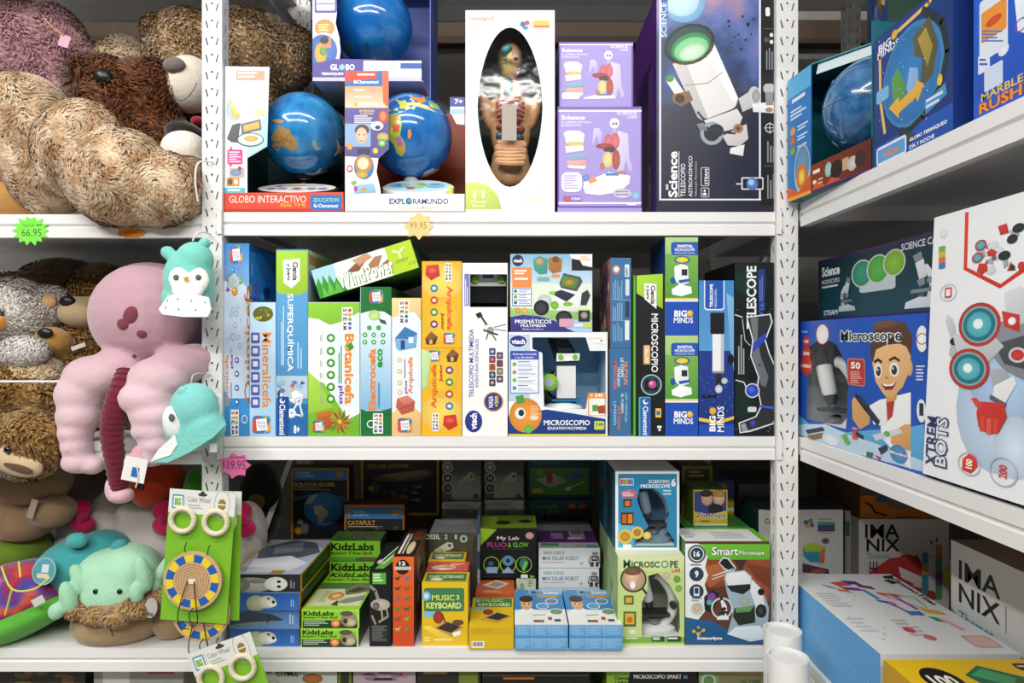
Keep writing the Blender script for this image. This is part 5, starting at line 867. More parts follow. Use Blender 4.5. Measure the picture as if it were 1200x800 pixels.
fbox('junior_telescope_box', 'blue starry telescope carton standing between the microscope and black telescope cartons', 'box', (819, 328.5, 860, 511), .003, .16, {'front': '#2a6cb8', 'side': '#1d4a94', 'top': '#1d4a94'}, {'front': [C6,
    R(274, 190, 412, 460, '#3c88c8', '#5a9ad0'), R(274, 460, 412, 790, '#1f3c8c', '#16307c'), Pg([(380, 240), (412, 260), (412, 560), (396, 470)], '#7ab4dc'), RR(294, 170, 372, 305, 12, '#e6eef6'), RR(298, 170, 368, 300, 10, '#1d55b0'), T('TELESCOPE', 316, 205, 328, 294, '#fff', 90, .04), T('TELESCOPIO', 334, 224, 343, 296, '#cfe0f4', 90, .01), RR(318, 314, 372, 396, 5, '#15161a'), R(326, 396, 368, 546, '#eceff1'), R(358, 396, 370, 546, '#bfc6cc'), R(326, 538, 370, 546, '#8a8f96'), R(340, 546, 360, 600, '#22252c'), E(350, 606, 14, 16, '#cfd6dc'), E(372, 575, 12, 12, '#c4ccd4'), E(396, 492, 12, 20, '#14161c'), R(285, 628, 345, 640, '#14161c')]
    + [E(280 + (i * 37) % 126, 560 + (i * 53) % 140, 1.6, 1.6, '#9cc0f0') for i in range(26)] + [Pg([(274, 715), (345, 728), (412, 708), (412, 720), (345, 742), (274, 728)], '#e8c84a'), R(274, 742, 412, 790, '#1d4fb4'), T('BIG', 314, 708, 338, 768, '#fff', 90, .05), E(327, 690, 13, 14, '#e8b43c'), T('MINDS', 344, 672, 370, 770, '#fff', 90, .05)]}, z=ZM)
fbox('adult_telescope_box', 'black starry carton printed with a large dark telescope, last of the middle row', 'box', (861, 307.5, 906.5, 511), .003, .18, {'front': '#0c1516', 'side': '#0e0f12', 'top': '#0e0f12'}, {'front': [C6, R(404, 120, 590, 790, '#0d1b1a', '#0e1418')] + [E(410 + (i * 67) % 170, 130 + (i * 91) % 640, 1.5, 1.5, '#b8c8c8') for i in range(40)] + [E(470, 200, 70, 50, '#10302a'), E(440, 640, 50, 80, '#0f2a26'),
    T('TELESCOPE', 456, 136, 494, 376, '#f2f4f4', 90, .03), RR(502, 148, 526, 306, 3, '#2c3c8c'), G(506, 154, 522, 270, 2, '#6a7cc4', 1), T('F16', 506, 278, 524, 322, '#4a6ad0', 90, .02),
    Pg([(455, 330), (548, 318), (556, 350), (530, 420), (545, 470), (585, 560), (586, 600), (580, 690), (560, 740), (470, 770), (430, 775), (425, 735), (490, 710), (510, 670), (495, 600), (500, 560), (470, 480), (478, 420)], '#dfe4e4'), Pg([(460, 334), (544, 323), (551, 350), (525, 420), (541, 472), (580, 560), (580, 600), (575, 688), (556, 736), (468, 764), (434, 770), (430, 738), (494, 713), (515, 672), (500, 600), (505, 560), (475, 480), (483, 420)], '#2e3236'), Pg([(470, 335), (500, 332), (498, 420), (510, 480), (540, 560), (530, 600), (510, 590), (505, 560), (478, 480), (484, 420)], '#71777b'), Pg([(480, 432), (530, 390), (532, 415), (478, 470)], '#2f4ac0'), E(478, 612, 28, 28, '#e6eaea'), E(478, 612, 24, 24, '#2f4ac0'), E(474, 608, 12, 12, '#4a6ae0'), L([(505, 672), (580, 680)], 9, '#3c5ad8'), RR(460, 674, 494, 694, 6, '#d8dcdc'), Pg([(434, 742), (450, 736), (462, 764), (440, 770)], '#9aa0a4'), E(480, 736, 10, 12, '#3c4ab8'), L([(412, 322), (440, 332)], 4, '#dfe4e4'), L([(415, 572), (445, 580), (455, 600)], 4, '#dfe4e4'), L([(440, 340), (450, 420), (470, 440)], 3, '#c8cece'), G(424, 390, 452, 550, 3, '#aab4b4', 1), E(506, 514, 4, 4, '#111'), RR(576, 590, 590, 640, 4, '#2f4ac0')]}, z=ZM)
# ================================================================ bottom shelf of the main bay
L2 = (270, 530, 2.963); L3 = (480, 530, 2.963); L4 = (690, 530, 2.963); L5 = (900, 540, 3.077); C7 = (330, 535, 5.515); C8 = (500, 535, 4.848); M7 = (840, 530, 4.21); M8 = (280, 640, 6.155); M5 = (190, 560, 3.333)
DK = {'side': '#17181a', 'top': '#1c1d20'}
g = .0006
# --- stack of four flat picture puzzles
hz = (P(0, 673, .006).z - ZB) / 4 - g
def owl(): return [R(0, 0, 100, 100, '#26282c'), E(30, 60, 34, 42, '#b8b6ae'), E(14, 60, 16, 40, '#8a8a84'), E(66, 55, 16, 40, '#e2e0da'), E(70, 42, 3, 8, '#222'), E(70, 70, 3, 8, '#222'), E(40, 40, 12, 12, '#8f8d86'), G(86, 20, 94, 80, 2, '#8a8a8c', 1)]
def bear(): return [R(0, 0, 100, 100, '#2c5aa8', '#3c74c4'), E(38, 60, 14, 46, '#b9c09c'), E(54, 52, 13, 36, '#dcdccc'), E(61, 62, 7, 18, '#eee'), E(63, 52, 2.4, 9, '#1c1c20'), E(56, 32, 2, 6, '#222'), G(88, 20, 94, 80, 2, '#9ab4dc', 1)]
def shark(): return [R(0, 0, 100, 100, '#4a6ea8', '#6a94cc'), Pg([(0, 20), (30, 8), (60, 22), (78, 55), (60, 78), (25, 92), (0, 85)], '#3c4658'), Pg([(4, 80), (40, 66), (74, 60), (60, 78), (25, 92)], '#8090a4'), L([(54, 30), (58, 50), (54, 72)], 1.5, '#20262e'), G(86, 20, 94, 80, 2, '#b4cae6', 1)]
nm = ['flat puzzle carton with a polar bear, at the base of its stack', 'flat puzzle carton with a grey shark end print', 'flat puzzle carton with a polar bear, between the shark and the owl cartons', 'flat puzzle carton with a white owl, topmost of its stack']
for i, (lb, pr, sd) in enumerate(zip(nm, (bear(), shark(), bear(), owl()), ('#2c5a9c', '#2c5a9c', '#2c5a9c', '#191a1c'))):
    tp = {'top': ['%', R(0, 0, 100, 100, '#b8c0d0'), Pg([(0, 30), (40, 0), (80, 10), (100, 40), (70, 60), (20, 70)], '#5c6470'), Pg([(10, 60), (60, 50), (95, 70), (80, 92), (20, 96)], '#e4e6ee'), Pg([(20, 20), (60, 10), (70, 36), (30, 46)], '#8a929e'), R(56, 90, 74, 99, '#b48a24'), R(0, 0, 4, 100, '#c89a24')]} if i == 3 else {}
    fbox('puzzle_box', lb, 'box', (269 if i < 3 else 268, 0, 350.5 + (i == 3) * 1.5, 0), .006 + .003 * (i % 2), .2, {'front': sd, 'right': '#121314', 'top': '#9aa4b4', 'left': sd}, {'front': ['%'] + pr, 'right': ['%', R(0, 0, 100, 14, '#d8a41c'), R(0, 0, 5, 100, '#d8a41c'), R(95, 0, 100, 100, '#d8a41c'), R(30, 40, 80, 70, '#2c4a2c')], **tp}, z=ZB + i * (hz + g), ztop=ZB + i * (hz + g) + hz)
# --- lime T-rex kits
def kidz(): return [R(0, 0, 100, 100, '#8cd032'), R(0, 0, 100, 12, '#a4dc4a'), R(2, 58, 98, 100, '#22402a'), T('KidzLabs', 3, 8, 56, 34, '#10200c', 0, .05), T('Roaring T-Rex Skull', 3, 37, 62, 52, '#143010', 0, .03), G(4, 62, 48, 92, 3, '#b4c4b0'), E(59, 74, 8, 22, '#e8823a'), E(59, 74, 5, 13, '#f4b88a'), E(82, 54, 14, 40, '#9a8f72'), E(78, 22, 11, 14, '#5c5448'), E(86, 70, 9, 20, '#c4b894'), E(76, 62, 4, 14, '#3a342a'), R(97, 0, 100, 100, '#b8e45a')]
def kidztop(): return [R(0, 0, 100, 100, '#9ad03c'), R(0, 0, 100, 34, '#8cd032'), R(0, 34, 100, 50, '#4a7a3c'), R(4, 50, 96, 92, '#d8dcae'), T('KidzLabs', 4, 4, 88, 18, '#10200c', 0, .05), T('Roaring T-Rex Skull', 4, 21, 92, 30, '#143010', 0, .03), Pg([(52, 52), (70, 36), (95, 34), (98, 56), (80, 62), (60, 66)], '#7c745e'), Pg([(58, 58), (75, 44), (92, 50), (76, 58)], '#4a4438'), E(44, 68, 14, 10, '#e8923a'), E(44, 68, 9, 5, '#f2c290'), G(18, 56, 34, 84, 6, '#a8b074'), Pg([(50, 84), (64, 74), (96, 66), (98, 78), (70, 86)], '#8e9490'), Pg([(44, 90), (52, 78), (58, 92)], '#3c4a3c')]
hk = (P(0, 713.5, .004).z - ZB) / 2 - g
for i in range(2):
    fbox('fossil_skull_kit_box', ['lime skull kit carton lying flat, lower of two by the picture puzzles', 'lime skull kit carton lying flat, upper of two by the picture puzzles'][i], 'box', (352.5 + i, 0, 420 + i, 0), .004, .19, {'front': '#8cd032', 'side': '#2f4a2a', 'top': '#a4cc4a'}, {'front': ['%'] + kidz(), **({'top': ['%'] + kidztop()} if i else {})}, z=ZB + i * (hk + g), ztop=ZB + i * (hk + g) + hk)
zt = P(0, 634, .2).z; hk3 = (zt - ZB) / 3 - g
for i in range(3):
    fbox('fossil_skull_kit_box', ['lime skull kit carton at the base of the rear pile', 'lime skull kit carton in the middle of the rear pile', 'lime skull kit carton on top of the rear pile, under the catapult kit'][i], 'box', (385.5, 0, 445.5, 0), .2 + .002 * i, .07, {'front': '#8cd032', 'side': '#2f4a2a', 'top': '#3c6a2c'}, {'front': ['%', R(0, 0, 100, 100, '#8cd032'), T('KidzLabs', 4, 10, 88, 48, '#10200c', 0, .05), T('Roaring T-Rex Skull', 4, 54, 84, 72, '#143010', 0, .03), R(0, 80, 100, 100, '#5aa83c'), E(74, 92, 22, 12, '#6a6450')], **({'top': ['%', R(0, 0, 100, 100, '#4a7a34'), E(60, 40, 26, 24, '#6a5a44'), T('KidzLabs', 10, 60, 70, 90, '#2c5020', 0, .03)]} if i == 2 else {})}, z=ZB + i * (hk3 + g), ztop=ZB + i * (hk3 + g) + hk3)
# --- slim black dinosaur kit
fbox('dinosaur_dig_box', 'slim black carton printed with a pale dinosaur skeleton', 'box', (433, 668, 458.5, 0), .006, .16, {'front': '#131514', 'side': '#1c1f1c', 'top': '#15181a'}, {'front': [M8, R(962, 190, 1060, 272, '#5ca83a'), G(968, 200, 1052, 260, 3, '#d8f0c0'), L([(945, 285), (985, 320), (1010, 400)], 22, '#8a8880'), E(1020, 420, 70, 42, '#b9b2a2'), E(990, 430, 26, 28, '#6c675c'), L([(1025, 430), (1035, 520)], 12, '#a8a294'), L([(1060, 430), (1075, 500)], 10, '#a8a294'), L([(960, 500), (985, 560)], 16, '#8f8b80'), L([(1010, 545), (1075, 505)], 16, '#9a9588'), R(955, 565, 1075, 690, '#2a2c2c'), G(960, 572, 1068, 685, 8, '#6a6e6e')], 'top': ['%', R(4, 2, 96, 98, '#1a1f1a'), Pg([(20, 95), (50, 60), (90, 20), (96, 60), (60, 95)], '#6ab83c'), L([(30, 70), (80, 10)], 8, '#dfe8d8'), L([(46, 80), (90, 30)], 8, '#dfe8d8'), E(26, 72, 14, 8, '#c8c4b4')]}, z=ZB)
# --- upright orange box of twelve animals
def beast(x, y, s, c): return [E(x, y, 15 * s, 8 * s, c), L([(x - 8 * s, y), (x - 10 * s, y + 15 * s)], 5 * s, c), L([(x + 8 * s, y), (x + 9 * s, y + 15 * s)], 5 * s, c), L([(x + 8 * s, y - 2 * s), (x + 20 * s, y - 12 * s)], 6 * s, c), E(x + 20 * s, y - 13 * s, 6 * s, 4 * s, c), L([(x - 10 * s, y), (x - 24 * s, y - 4 * s)], 4 * s, c)]
an = []
for i in range(6):
    for j in range(2): an += beast(580 + j * 32, 437 + i * 35, .5, [['#3a3432', '#3c78b8'], ['#4a3a2c', '#8a5a34'], ['#70707a', '#5c6a78'], ['#4a8a3a', '#2c6a3c'], ['#8a4a6a', '#9ab03a'], ['#d8b88a', '#4a9a5a']][i][j])
fbox('animal_figure_box', 'upright orange carton listing twelve little printed dinosaurs', 'box', (460.5, 652, 485, 0), .006, .17, {'front': '#dc5a22', 'right': '#6a3a28', 'left': '#8a3a1c', 'top': '#3a2018'}, {'front': [L2, R(562, 360, 640, 670, '#e2642a', '#cc4a1c'), E(598, 398, 24, 26, '#1c1412'), R(570, 396, 628, 408, '#c8bcae'), T('12', 586, 378, 608, 392, '#f6efe6', 0, .04)] + an, 'top': ['%', R(0, 0, 100, 100, '#2c1a14'), L([(20, 90), (20, 20)], 12, '#e8e0d4'), L([(38, 90), (38, 20)], 8, '#c8c0b4'), E(66, 70, 18, 22, '#d8c8a4'), R(50, 10, 96, 44, '#6a3a24')], 'right': ['%'] + scene_patch(0, 0, 100, 100, ['#8a5a3a', '#4a2c20', '#a8907a', '#5c4030', '#c8b49c'], 3, 18)}, z=ZB)
# --- yellow musical kits
def keyb(): return [R(660, 450, 835, 670, '#e2bb1c'), RR(672, 470, 812, 552, 8, '#3f7a4a'), T('MUSIC', 700, 494, 778, 514, '#d8e47a', 0, .045), T('KEYBOARD', 680, 520, 802, 542, '#d8e47a', 0, .045), E(680, 498, 16, 17, '#7cc0dc'), E(680, 498, 9, 10, '#cfe8f2'), T('2', 784, 494, 796, 510, '#d8e47a', 0, .03), R(672, 553, 712, 572, '#7cc0dc'), Pg([(690, 620), (745, 582), (812, 606), (765, 640)], '#c89a4a'), Pg([(716, 610), (752, 588), (800, 604), (766, 626)], '#3a3230'), E(722, 572, 18, 22, '#a03c24'), L([(735, 560), (750, 600)], 5, '#6a2a1c'), Pg([(664, 605), (690, 600), (770, 640), (740, 652)], '#f0cf4a'), Pg([(770, 626), (798, 618), (800, 632), (776, 640)], '#eee'), E(790, 590, 20, 10, '#6a4a38'), G(674, 640, 700, 660, 2, '#f6e6a0'), G(706, 646, 800, 660, 1, '#f4e090')]
zk0 = P(0, 682, .01).z
def kbtop(a): return ['%', R(0, 0, 100, 100, '#d8b41c'), R(6, 12, 94, 88, a), T('MUSIC KEYBOARD', 12, 30, 88, 60, '#e8e8b0', 0, .03), E(30, 72, 14, 10, '#e8e8e0')]
fbox('music_kit_box', 'yellow music keyboard carton standing upright at the shelf edge', 'box', (494.5, 682, 548.5, 0), .01, .05, {'front': '#e2bb1c', 'side': '#b8941a', 'top': '#d8b41c'}, {'front': [L2] + keyb(), 'top': kbtop('#3f7a4a')}, z=ZB)
fbox('music_kit_box', 'carton with a red top right behind the upright yellow keyboard kit', 'box', (499, 0, 548, 0), .063, .055, {'front': '#c84a34', 'side': '#9a6a2a', 'top': '#cc4a3c'}, {'top': ['%', R(4, 6, 96, 94, '#d05a4a'), E(40, 60, 30, 24, '#e8d8d0'), Pg([(20, 60), (50, 40), (70, 66)], '#d8902c'), G(54, 20, 92, 44, 2, '#f4dcd0')]}, z=ZB, ztop=zk0)
fbox('music_kit_box', 'yellow and green carton hidden behind the red-topped one', 'box', (502, 0, 545, 0), .12, .05, {'front': '#d8b41c', 'side': '#b8941a', 'top': '#c8a81c'}, {'top': kbtop('#4a6a4a')}, z=ZB, ztop=zk0 + .002)
zf = P(0, 733, -.004).z
fbox('music_kit_box', 'yellow music keyboard carton lying flat with a barcode on its end', 'box', (549.5, 0, 602, 0), -.004, .125, {'front': '#d9b51a', 'side': '#b8941a', 'top': '#e2bb1c'}, {'front': ['%', R(4, 8, 96, 40, '#cfab18'), G(8, 14, 60, 36, 3, '#c09c14'), R(6, 66, 34, 94, '#f2f0e8')] + [R(8 + i * 2.4, 70, 9 + i * 2.4 + (i % 3) * .4, 88, '#222') for i in range(10)], 'top': ['%', RR(8, 2, 96, 36, 4, '#3f7a4a'), T('MUSIC', 24, 6, 74, 17, '#d8e47a', 0, .04), T('KEYBOARD', 14, 21, 92, 33, '#d8e47a', 0, .04), E(14, 12, 7, 8, '#7cc0dc'), R(8, 38, 36, 46, '#7cc0dc'), Pg([(20, 80), (60, 52), (96, 68), (64, 90)], '#c89a4a'), Pg([(36, 74), (62, 56), (90, 68), (64, 82)], '#3a3230'), E(40, 54, 12, 10, '#a03c24')]}, z=ZB, ztop=zf)
fbox('bell_kit_box', 'orange carton lettered DING-BELL behind the flat yellow keyboard kit', 'box', (557, 0, 603, 0), .128, .13, {'front': '#b85424', 'side': '#8a4020', 'top': '#c05a28'}, {'top': ['%', R(4, 4, 96, 96, '#c86230'), T('DING-BELL', 10, 6, 92, 26, '#3c5070', 0, .04), Pg([(14, 62), (50, 40), (86, 56), (56, 78)], '#d8d0c4'), Pg([(30, 62), (56, 48), (76, 58), (54, 70)], '#7c94b0'), E(48, 56, 8, 8, '#d8902c'), G(20, 84, 80, 94, 2, '#e8b890')]}, z=ZB, ztop=zf + .003)
# --- four small blue experiment boxes
hb = (P(0, 732, -.008).z - ZB) / 2 - g
def kidtop(): return ['%', R(0, 0, 100, 60, '#4a94d0', '#3c86c4'), R(0, 60, 100, 100, '#e6ebec'), Pg([(0, 70), (30, 56), (60, 70), (100, 58), (100, 100), (0, 100)], '#eef0ee'), R(30, 0, 100, 16, '#8ab8dc'), T('MicroScience', 36, 3, 92, 14, '#e9f2f8', 0, .03), T('Micro', 36, 3, 60, 14, '#1c2430', 0, .03), R(48, 18, 90, 24, '#d89a3c'), Pg([(4, 84), (10, 60), (30, 54), (48, 66), (44, 84)], '#f2f2f0'), E(24, 44, 12, 17, '#eab98c'), E(24, 29, 14, 10, '#4a3020'), E(20, 44, 1.6, 2.5, '#222'), E(29, 44, 1.6, 2.5, '#222'), L([(20, 53), (27, 53)], 1.6, '#a0463c'), E(76, 36, 13, 9, '#f2f4f6'), E(76, 36, 11, 7, '#6a8aa0'), E(56, 50, 13, 9, '#f2f4f6'), E(56, 50, 11, 7, '#5aa4cc'), E(82, 66, 14, 9, '#f2f4f6'), E(82, 66, 12, 7, '#7a9a6a'), L([(36, 76), (60, 74)], 3, '#58a84a'), R(64, 80, 72, 88, '#c0483c'), R(36, 88, 56, 94, '#8a5a3c'), R(76, 86, 88, 92, '#4a4a54'), R(2, 2, 6, 8, '#d8902c')]
for c in range(2):
    for i in range(2):
        fbox('pocket_lab_box', [['small flat blue lab carton, lower of the pair by the yellow kits', 'blue lab carton with a printed boy, upper of the pair by the yellow kits'], ['small flat blue lab carton, lower of the pair by the pale green microscope carton', 'blue lab carton with a printed boy, upper of the pair by the pale green carton']][c][i], 'box', (603.2 + c * 64, 0, 665.5 + c * 64, 0), -.008 + .002 * i, .16, {'front': '#5c9cd0', 'side': '#4a86b8', 'top': '#4a94d0'}, {'front': ['%', R(0, 0, 100, 100, '#78b0dc', '#5a98cc'), R(33, 6, 34, 94, '#a4cce8'), R(66, 6, 67, 94, '#a4cce8'), G(4, 14, 30, 88, 5, '#8abce0'), G(38, 14, 62, 88, 5, '#8abce0'), G(70, 14, 96, 88, 5, '#8abce0')], **({'top': kidtop()} if i else {})}, z=ZB + i * (hb + g), ztop=ZB + i * (hb + g) + hb)
# --- glow kit on a pale carton
zg = P(0, 677, .2).z
fbox('pale_kit_box', 'pale green carton under the black glow chemistry kit', 'box', (605, 0, 628, 0), .2, .12, {'front': '#c4ccb4', 'side': '#a8b09a', 'top': '#b0b8a0'}, {'front': ['%', G(60, 10, 90, 40, 3, '#7a8a70'), E(30, 40, 10, 20, '#8aa080')]}, z=ZB, ztop=zg)
fbox('glow_kit_box', 'black and lime glow chemistry kit with three round pictures', 'box', (563, 618.5, 629, 677), .198, .1, {'front': '#0f1012', 'side': '#17181a', 'top': '#8cac2c'}, {'front': [C8, Pg([(305, 405), (400, 412), (330, 480), (305, 505)], '#9cc42c'), T('My Lab', 400, 452, 525, 478, '#f2f2f2', 0, .045), T('FLUO', 345, 486, 455, 514, '#c83ca0', 0, .015), T('& GLOW', 462, 486, 578, 514, '#7ccc3a', 0, .015), E(585, 448, 24, 20, '#e0a8b4'), R(370, 522, 560, 526, '#4a4a50')] + [q for x in (368, 462, 552) for q in (O(x, 612, 46, 4, '#a8d83a'),)] + [R(340, 625, 402, 660, '#7ca4c4'), E(365, 606, 16, 14, '#3c6a8c'), E(462, 590, 32, 30, '#6a9ccc'), E(462, 590, 12, 12, '#20344c'), Pg([(425, 660), (462, 622), (500, 660)], '#8ab0d4'), E(552, 605, 26, 30, '#3c8a6a'), Pg([(540, 640), (560, 590), (575, 600), (556, 650)], '#7cd45a'), RR(535, 668, 575, 690, 6, '#dfe4e6'), T('8+', 588, 672, 612, 690, '#a8d83a', 0, .02)], 'top': ['%', R(0, 0, 100, 100, '#86a82e'), R(30, 10, 96, 60, '#6a8a24'), E(40, 60, 14, 16, '#2a3018'), E(80, 50, 12, 14, '#2a3018')]}, z=zg + g)
# --- three white solar-robot cartons
zs = P(0, 642, .17).z; hs = (zs - ZB) / 3 - g
robo = [R(88, 20, 96, 34, '#333'), E(92, 28, 5, 8, '#8a8a8c'), R(86, 38, 97, 66, '#2e2e32'), R(88, 44, 95, 58, '#9aa0a6'), L([(84, 42), (82, 78)], 1.6, '#333'), L([(98, 42), (99, 78)], 1.6, '#333'), R(84, 70, 90, 94, '#3a3a3e'), R(93, 70, 98, 94, '#3a3a3e')]
for i in range(3):
    fbox('solar_robot_box', ['white solar robot carton at the base of its pile', 'white solar robot carton in the middle of its pile', 'white solar robot carton with a purple top, topmost of its pile'][i], 'box', (631.5, 0, 703 - (i == 1), 0), .17 + .001 * i, .2, {'front': '#d6d8da', 'side': '#b0b2b4', 'top': '#8a8c8e'}, {'front': ['%', T('GREEN SCIENCE', 7, 16, 42, 32, '#4a9a5a', 0, .02), T('MINI SOLAR ROBOT', 6, 42, 66, 62, '#4a4a56', 0, .01), G(6, 70, 50, 80, 1, '#a8acb0'), E(70, 78, 3, 6, '#d8a44a')] + robo, **({'top': ['%', R(0, 0, 100, 40, '#7c7e84'), R(0, 40, 100, 82, '#5c2c6c'), R(0, 82, 100, 100, '#b4b8ba'), R(24, 48, 44, 68, '#8a7a96'), R(56, 42, 82, 70, '#9a8aa4'), E(70, 46, 10, 8, '#6a5a74'), G(52, 64, 88, 78, 1, '#cbbcd4'), R(4, 84, 34, 94, '#4a9a5a'), L([(60, 92), (74, 92)], 3, '#2a2a2c'), R(78, 90, 98, 98, '#4a90c0')]} if i == 2 else {})}, z=ZB + i * (hs + g), ztop=ZB + i * (hs + g) + hs)
# --- clear-wrapped fossil pack and the packs behind
zfo = P(0, 624, .12).z
SHRINK = attr_mat('shrink_wrap', .08, .8, coat=1)
def bones(x0, y0, x1, y1, c='#c8cdb4'): return xf([Pg([(10, 80), (24, 40), (50, 24), (72, 10), (92, 14), (96, 34), (78, 44), (60, 46), (52, 66), (40, 72), (24, 94)], c), E(80, 24, 6, 6, '#3a3c34'), L([(30, 60), (20, 98)], 5, c), L([(46, 66), (52, 96)], 5, c), L([(60, 46), (74, 66)], 5, c), L([(36, 50), (44, 62)], 3, '#50524a'), L([(50, 40), (56, 54)], 3, '#50524a')], x0, y0, x1, y1)
fbox('fossil_pack', 'grey shrink-wrapped fossil pack behind the upright orange carton', 'box', (503, 624, 559.5, 0), .12 + .055, .1, {'front': '#3f4038', 'side': '#5a5c58', 'top': '#8c8e8e'}, {'front': [C8, R(0, 425, 260, 620, '#4a4b42'), T('FOSSIL', -25, 440, 78, 468, '#dfe2dc', 0, .02), T('2', 100, 440, 120, 468, '#cfd4b8', 0, .02), T('1', 160, 442, 172, 468, '#cfd4b8', 0, .02), E(210, 466, 22, 22, '#c8ccc0'), E(210, 466, 10, 12, '#50524a')] + bones(10, 470, 160, 610) + [E(205, 530, 36, 34, '#5c4a3c'), E(220, 575, 30, 20, '#6a5648')], 'top': ['%', R(2, 2, 98, 98, '#8e9091'), Pg([(10, 20), (60, 8), (90, 30), (40, 44)], '#a8aaac')]}, z=ZB, ztop=P(0, 624, .175).z, mat=SHRINK)
fbox('slim_blue_pack', 'thin blue-ended pack beside the grey fossil pack', 'box', (559.8, 605, 562.4, 0), .19, .1, {'front': '#3c5a8a', 'side': '#46505c', 'top': '#5a6470'}, {'front': ['%', R(0, 20, 100, 40, '#a8b8cc'), R(0, 60, 100, 80, '#a8b8cc')]}, z=ZB)
za = P(0, 587, .33).z
for i, (x0, x1, y) in enumerate(((518, 563.5, 587), (568, 613.5, 585))):
    zb_ = P(0, 606, .3).z
    fbox('wrapped_pack', ['tall stack-base grey wrapped pack beneath the dig kit numbered eight', 'tall stack-base grey wrapped pack beneath the dig kit numbered ten'][i], 'box', (x0 + .5, 606, x1, 0), .31, .17, {'front': '#6e7072', 'side': '#5a5c5e', 'top': '#8a8c8e'}, {'front': ['%', R(4, 2, 96, 10, '#9a9c9e'), R(10, 14, 90, 26, '#808284')]}, z=ZB, mat=SHRINK)
    fbox('wrapped_pack', ['flat grey wrapped pack under the dig kit numbered eight', 'flat grey wrapped pack under the dig kit numbered ten'][i], 'box', (x0, y + 1, x1 + .5, 0), .318, .15, {'front': '#7c7e80', 'side': '#5a5c5e', 'top': '#8a8c8e'}, {'front': ['%', R(4, 10, 80, 40, '#a4a6a8'), R(10, 60, 60, 90, '#606264'), Pg([(60, 20), (96, 10), (90, 50)], '#c4c6c8')]}, z=P(0, 606, .31).z + g, mat=SHRINK)
    xx = 90 + i * 240
    fbox('dig_kit_pack', ['grey wrapped dig kit with a pale skeleton and the number eight', 'grey wrapped dig kit with a pale skeleton and the number ten'][i], 'box', (x0, 0, x1, y), .33, .1, {'front': '#34352f', 'side': '#3c3d3a', 'top': '#6a6c6c'}, {'front': [C8, R(xx - 2, 0, xx + 52, 250, '#55564f')] + [q for k, yy in enumerate((60, 122, 178)) for q in (O(xx + 30, yy, 30, 5, '#b0b2aa'), E(xx + 30, yy, 20, 20, '#2a2a28' if k else '#777'), T(['', ['8', '10'][i], '12'][k] or '+', xx + 20, yy - 9, xx + 40, yy + 9, '#c8cac4', 0, .02))] + bones(xx + 70, 70, xx + 190, 240, '#9aa08a') + [E(xx + 190, 228, 18, 18, '#55564f'), R(xx + 60, 236, xx + 215, 250, '#8a8c84')]}, z=P(0, y + 1, .318).z + g, ztop=.93, mat=SHRINK)
zc = P(0, 606, .3).z
fbox('plain_carton', 'plain dark carton holding up the two circuit kits', 'box', (640, 608, 694, 0), .39, .1, '#2c3034', z=ZB, ztop=zc)
fbox('circuit_kit_box', 'dark teal circuit kit carton with two orange dots, under the green one', 'box', (617.5, 585.5, 696, 606), .375, .12, {'front': '#1d4a58', 'side': '#183c48', 'top': '#1d4a58'}, {'front': [C8, RR(575, 252, 940, 338, 6, '#2a5f6c'), RR(582, 258, 934, 332, 5, '#1a4654'), T('Circuit', 590, 264, 746, 298, '#3f8a5a', 0, .03), T('Explorer', 590, 300, 760, 330, '#2f6a7a', 0, .03), E(826, 286, 25, 25, '#c8642c'), E(882, 286, 25, 25, '#b85424'), E(850, 332, 40, 14, '#3c7a3c')]}, z=zc + g)
fbox('circuit_kit_box', 'green circuit kit carton with printed parts, resting on the dark teal one', 'box', (618, 540, 694, 584), .385, .1, {'front': '#173f54', 'side': '#14323c', 'top': '#1d4a58'}, {'front': [C8, R(588, 62, 922, 216, '#3f8a34', '#4f9a2c'), Pg([(620, 130), (720, 96), (800, 140), (700, 176)], '#b0b8a8'), R(680, 70, 716, 150, '#b83c4a'), E(640, 90, 22, 16, '#6ab04a'), Pg([(770, 100), (860, 70), (900, 110), (830, 140)], '#4a6a8a'), L([(780, 190), (900, 140)], 4, '#dfe6d8'), R(600, 180, 660, 206, '#c8c43c'), E(806, 180, 14, 12, '#e6e6d0'), T('Explorer', 600, 22, 760, 48, '#2a6a7c', 0, .03)]}, z=P(0, 585.5, .375).z + g, ztop=.93)
# --- science kits along the back
zz2 = P(0, 604, .4).z
fbox('plain_carton', 'plain brown carton holding up the airplane launcher kit', 'box', (425, 604, 512, 0), .4, .09, '#3c2c20', z=ZB, ztop=zz2)
fbox('airplane_kit_box', 'black carton with a yellow frame lettered AIRPLANE LAUNCHER', 'box', (423, 532, 514.5, 603), .4, .09, {'front': '#c8981c', 'side': '#2a2018', 'top': '#2a2018'}, {'front': [C7, R(528, -20, 1002, 362, '#1d1e22'), R(528, 180, 1002, 362, '#2c2c34'), T('AIRPLANE LAUNCHER', 552, 48, 822, 70, '#b88a2c', 0, .03), G(556, 74, 790, 82, 1, '#8a7a5a'), Pg([(580, 130), (760, 100), (950, 80), (985, 110), (900, 150), (700, 165), (600, 150)], '#6a5044'), Pg([(640, 120), (900, 90), (960, 104), (760, 150)], '#8f7360'), E(600, 200, 40, 46, '#2f5a5c'), E(580, 205, 20, 18, '#b88a2c')] + scene_patch(640, 170, 1000, 355, ['#44444e', '#5a5058', '#383038', '#6a5c58', '#2c2a34', '#74707a'], 8, 22)}, z=zz2 + g)
zz3 = P(0, 631, .34).z
fbox('plain_carton', 'plain dark carton holding up the scratch globe kit', 'box', (346, 632, 383, 0), .335, .1, '#2c2620', z=ZB, ztop=zz3)
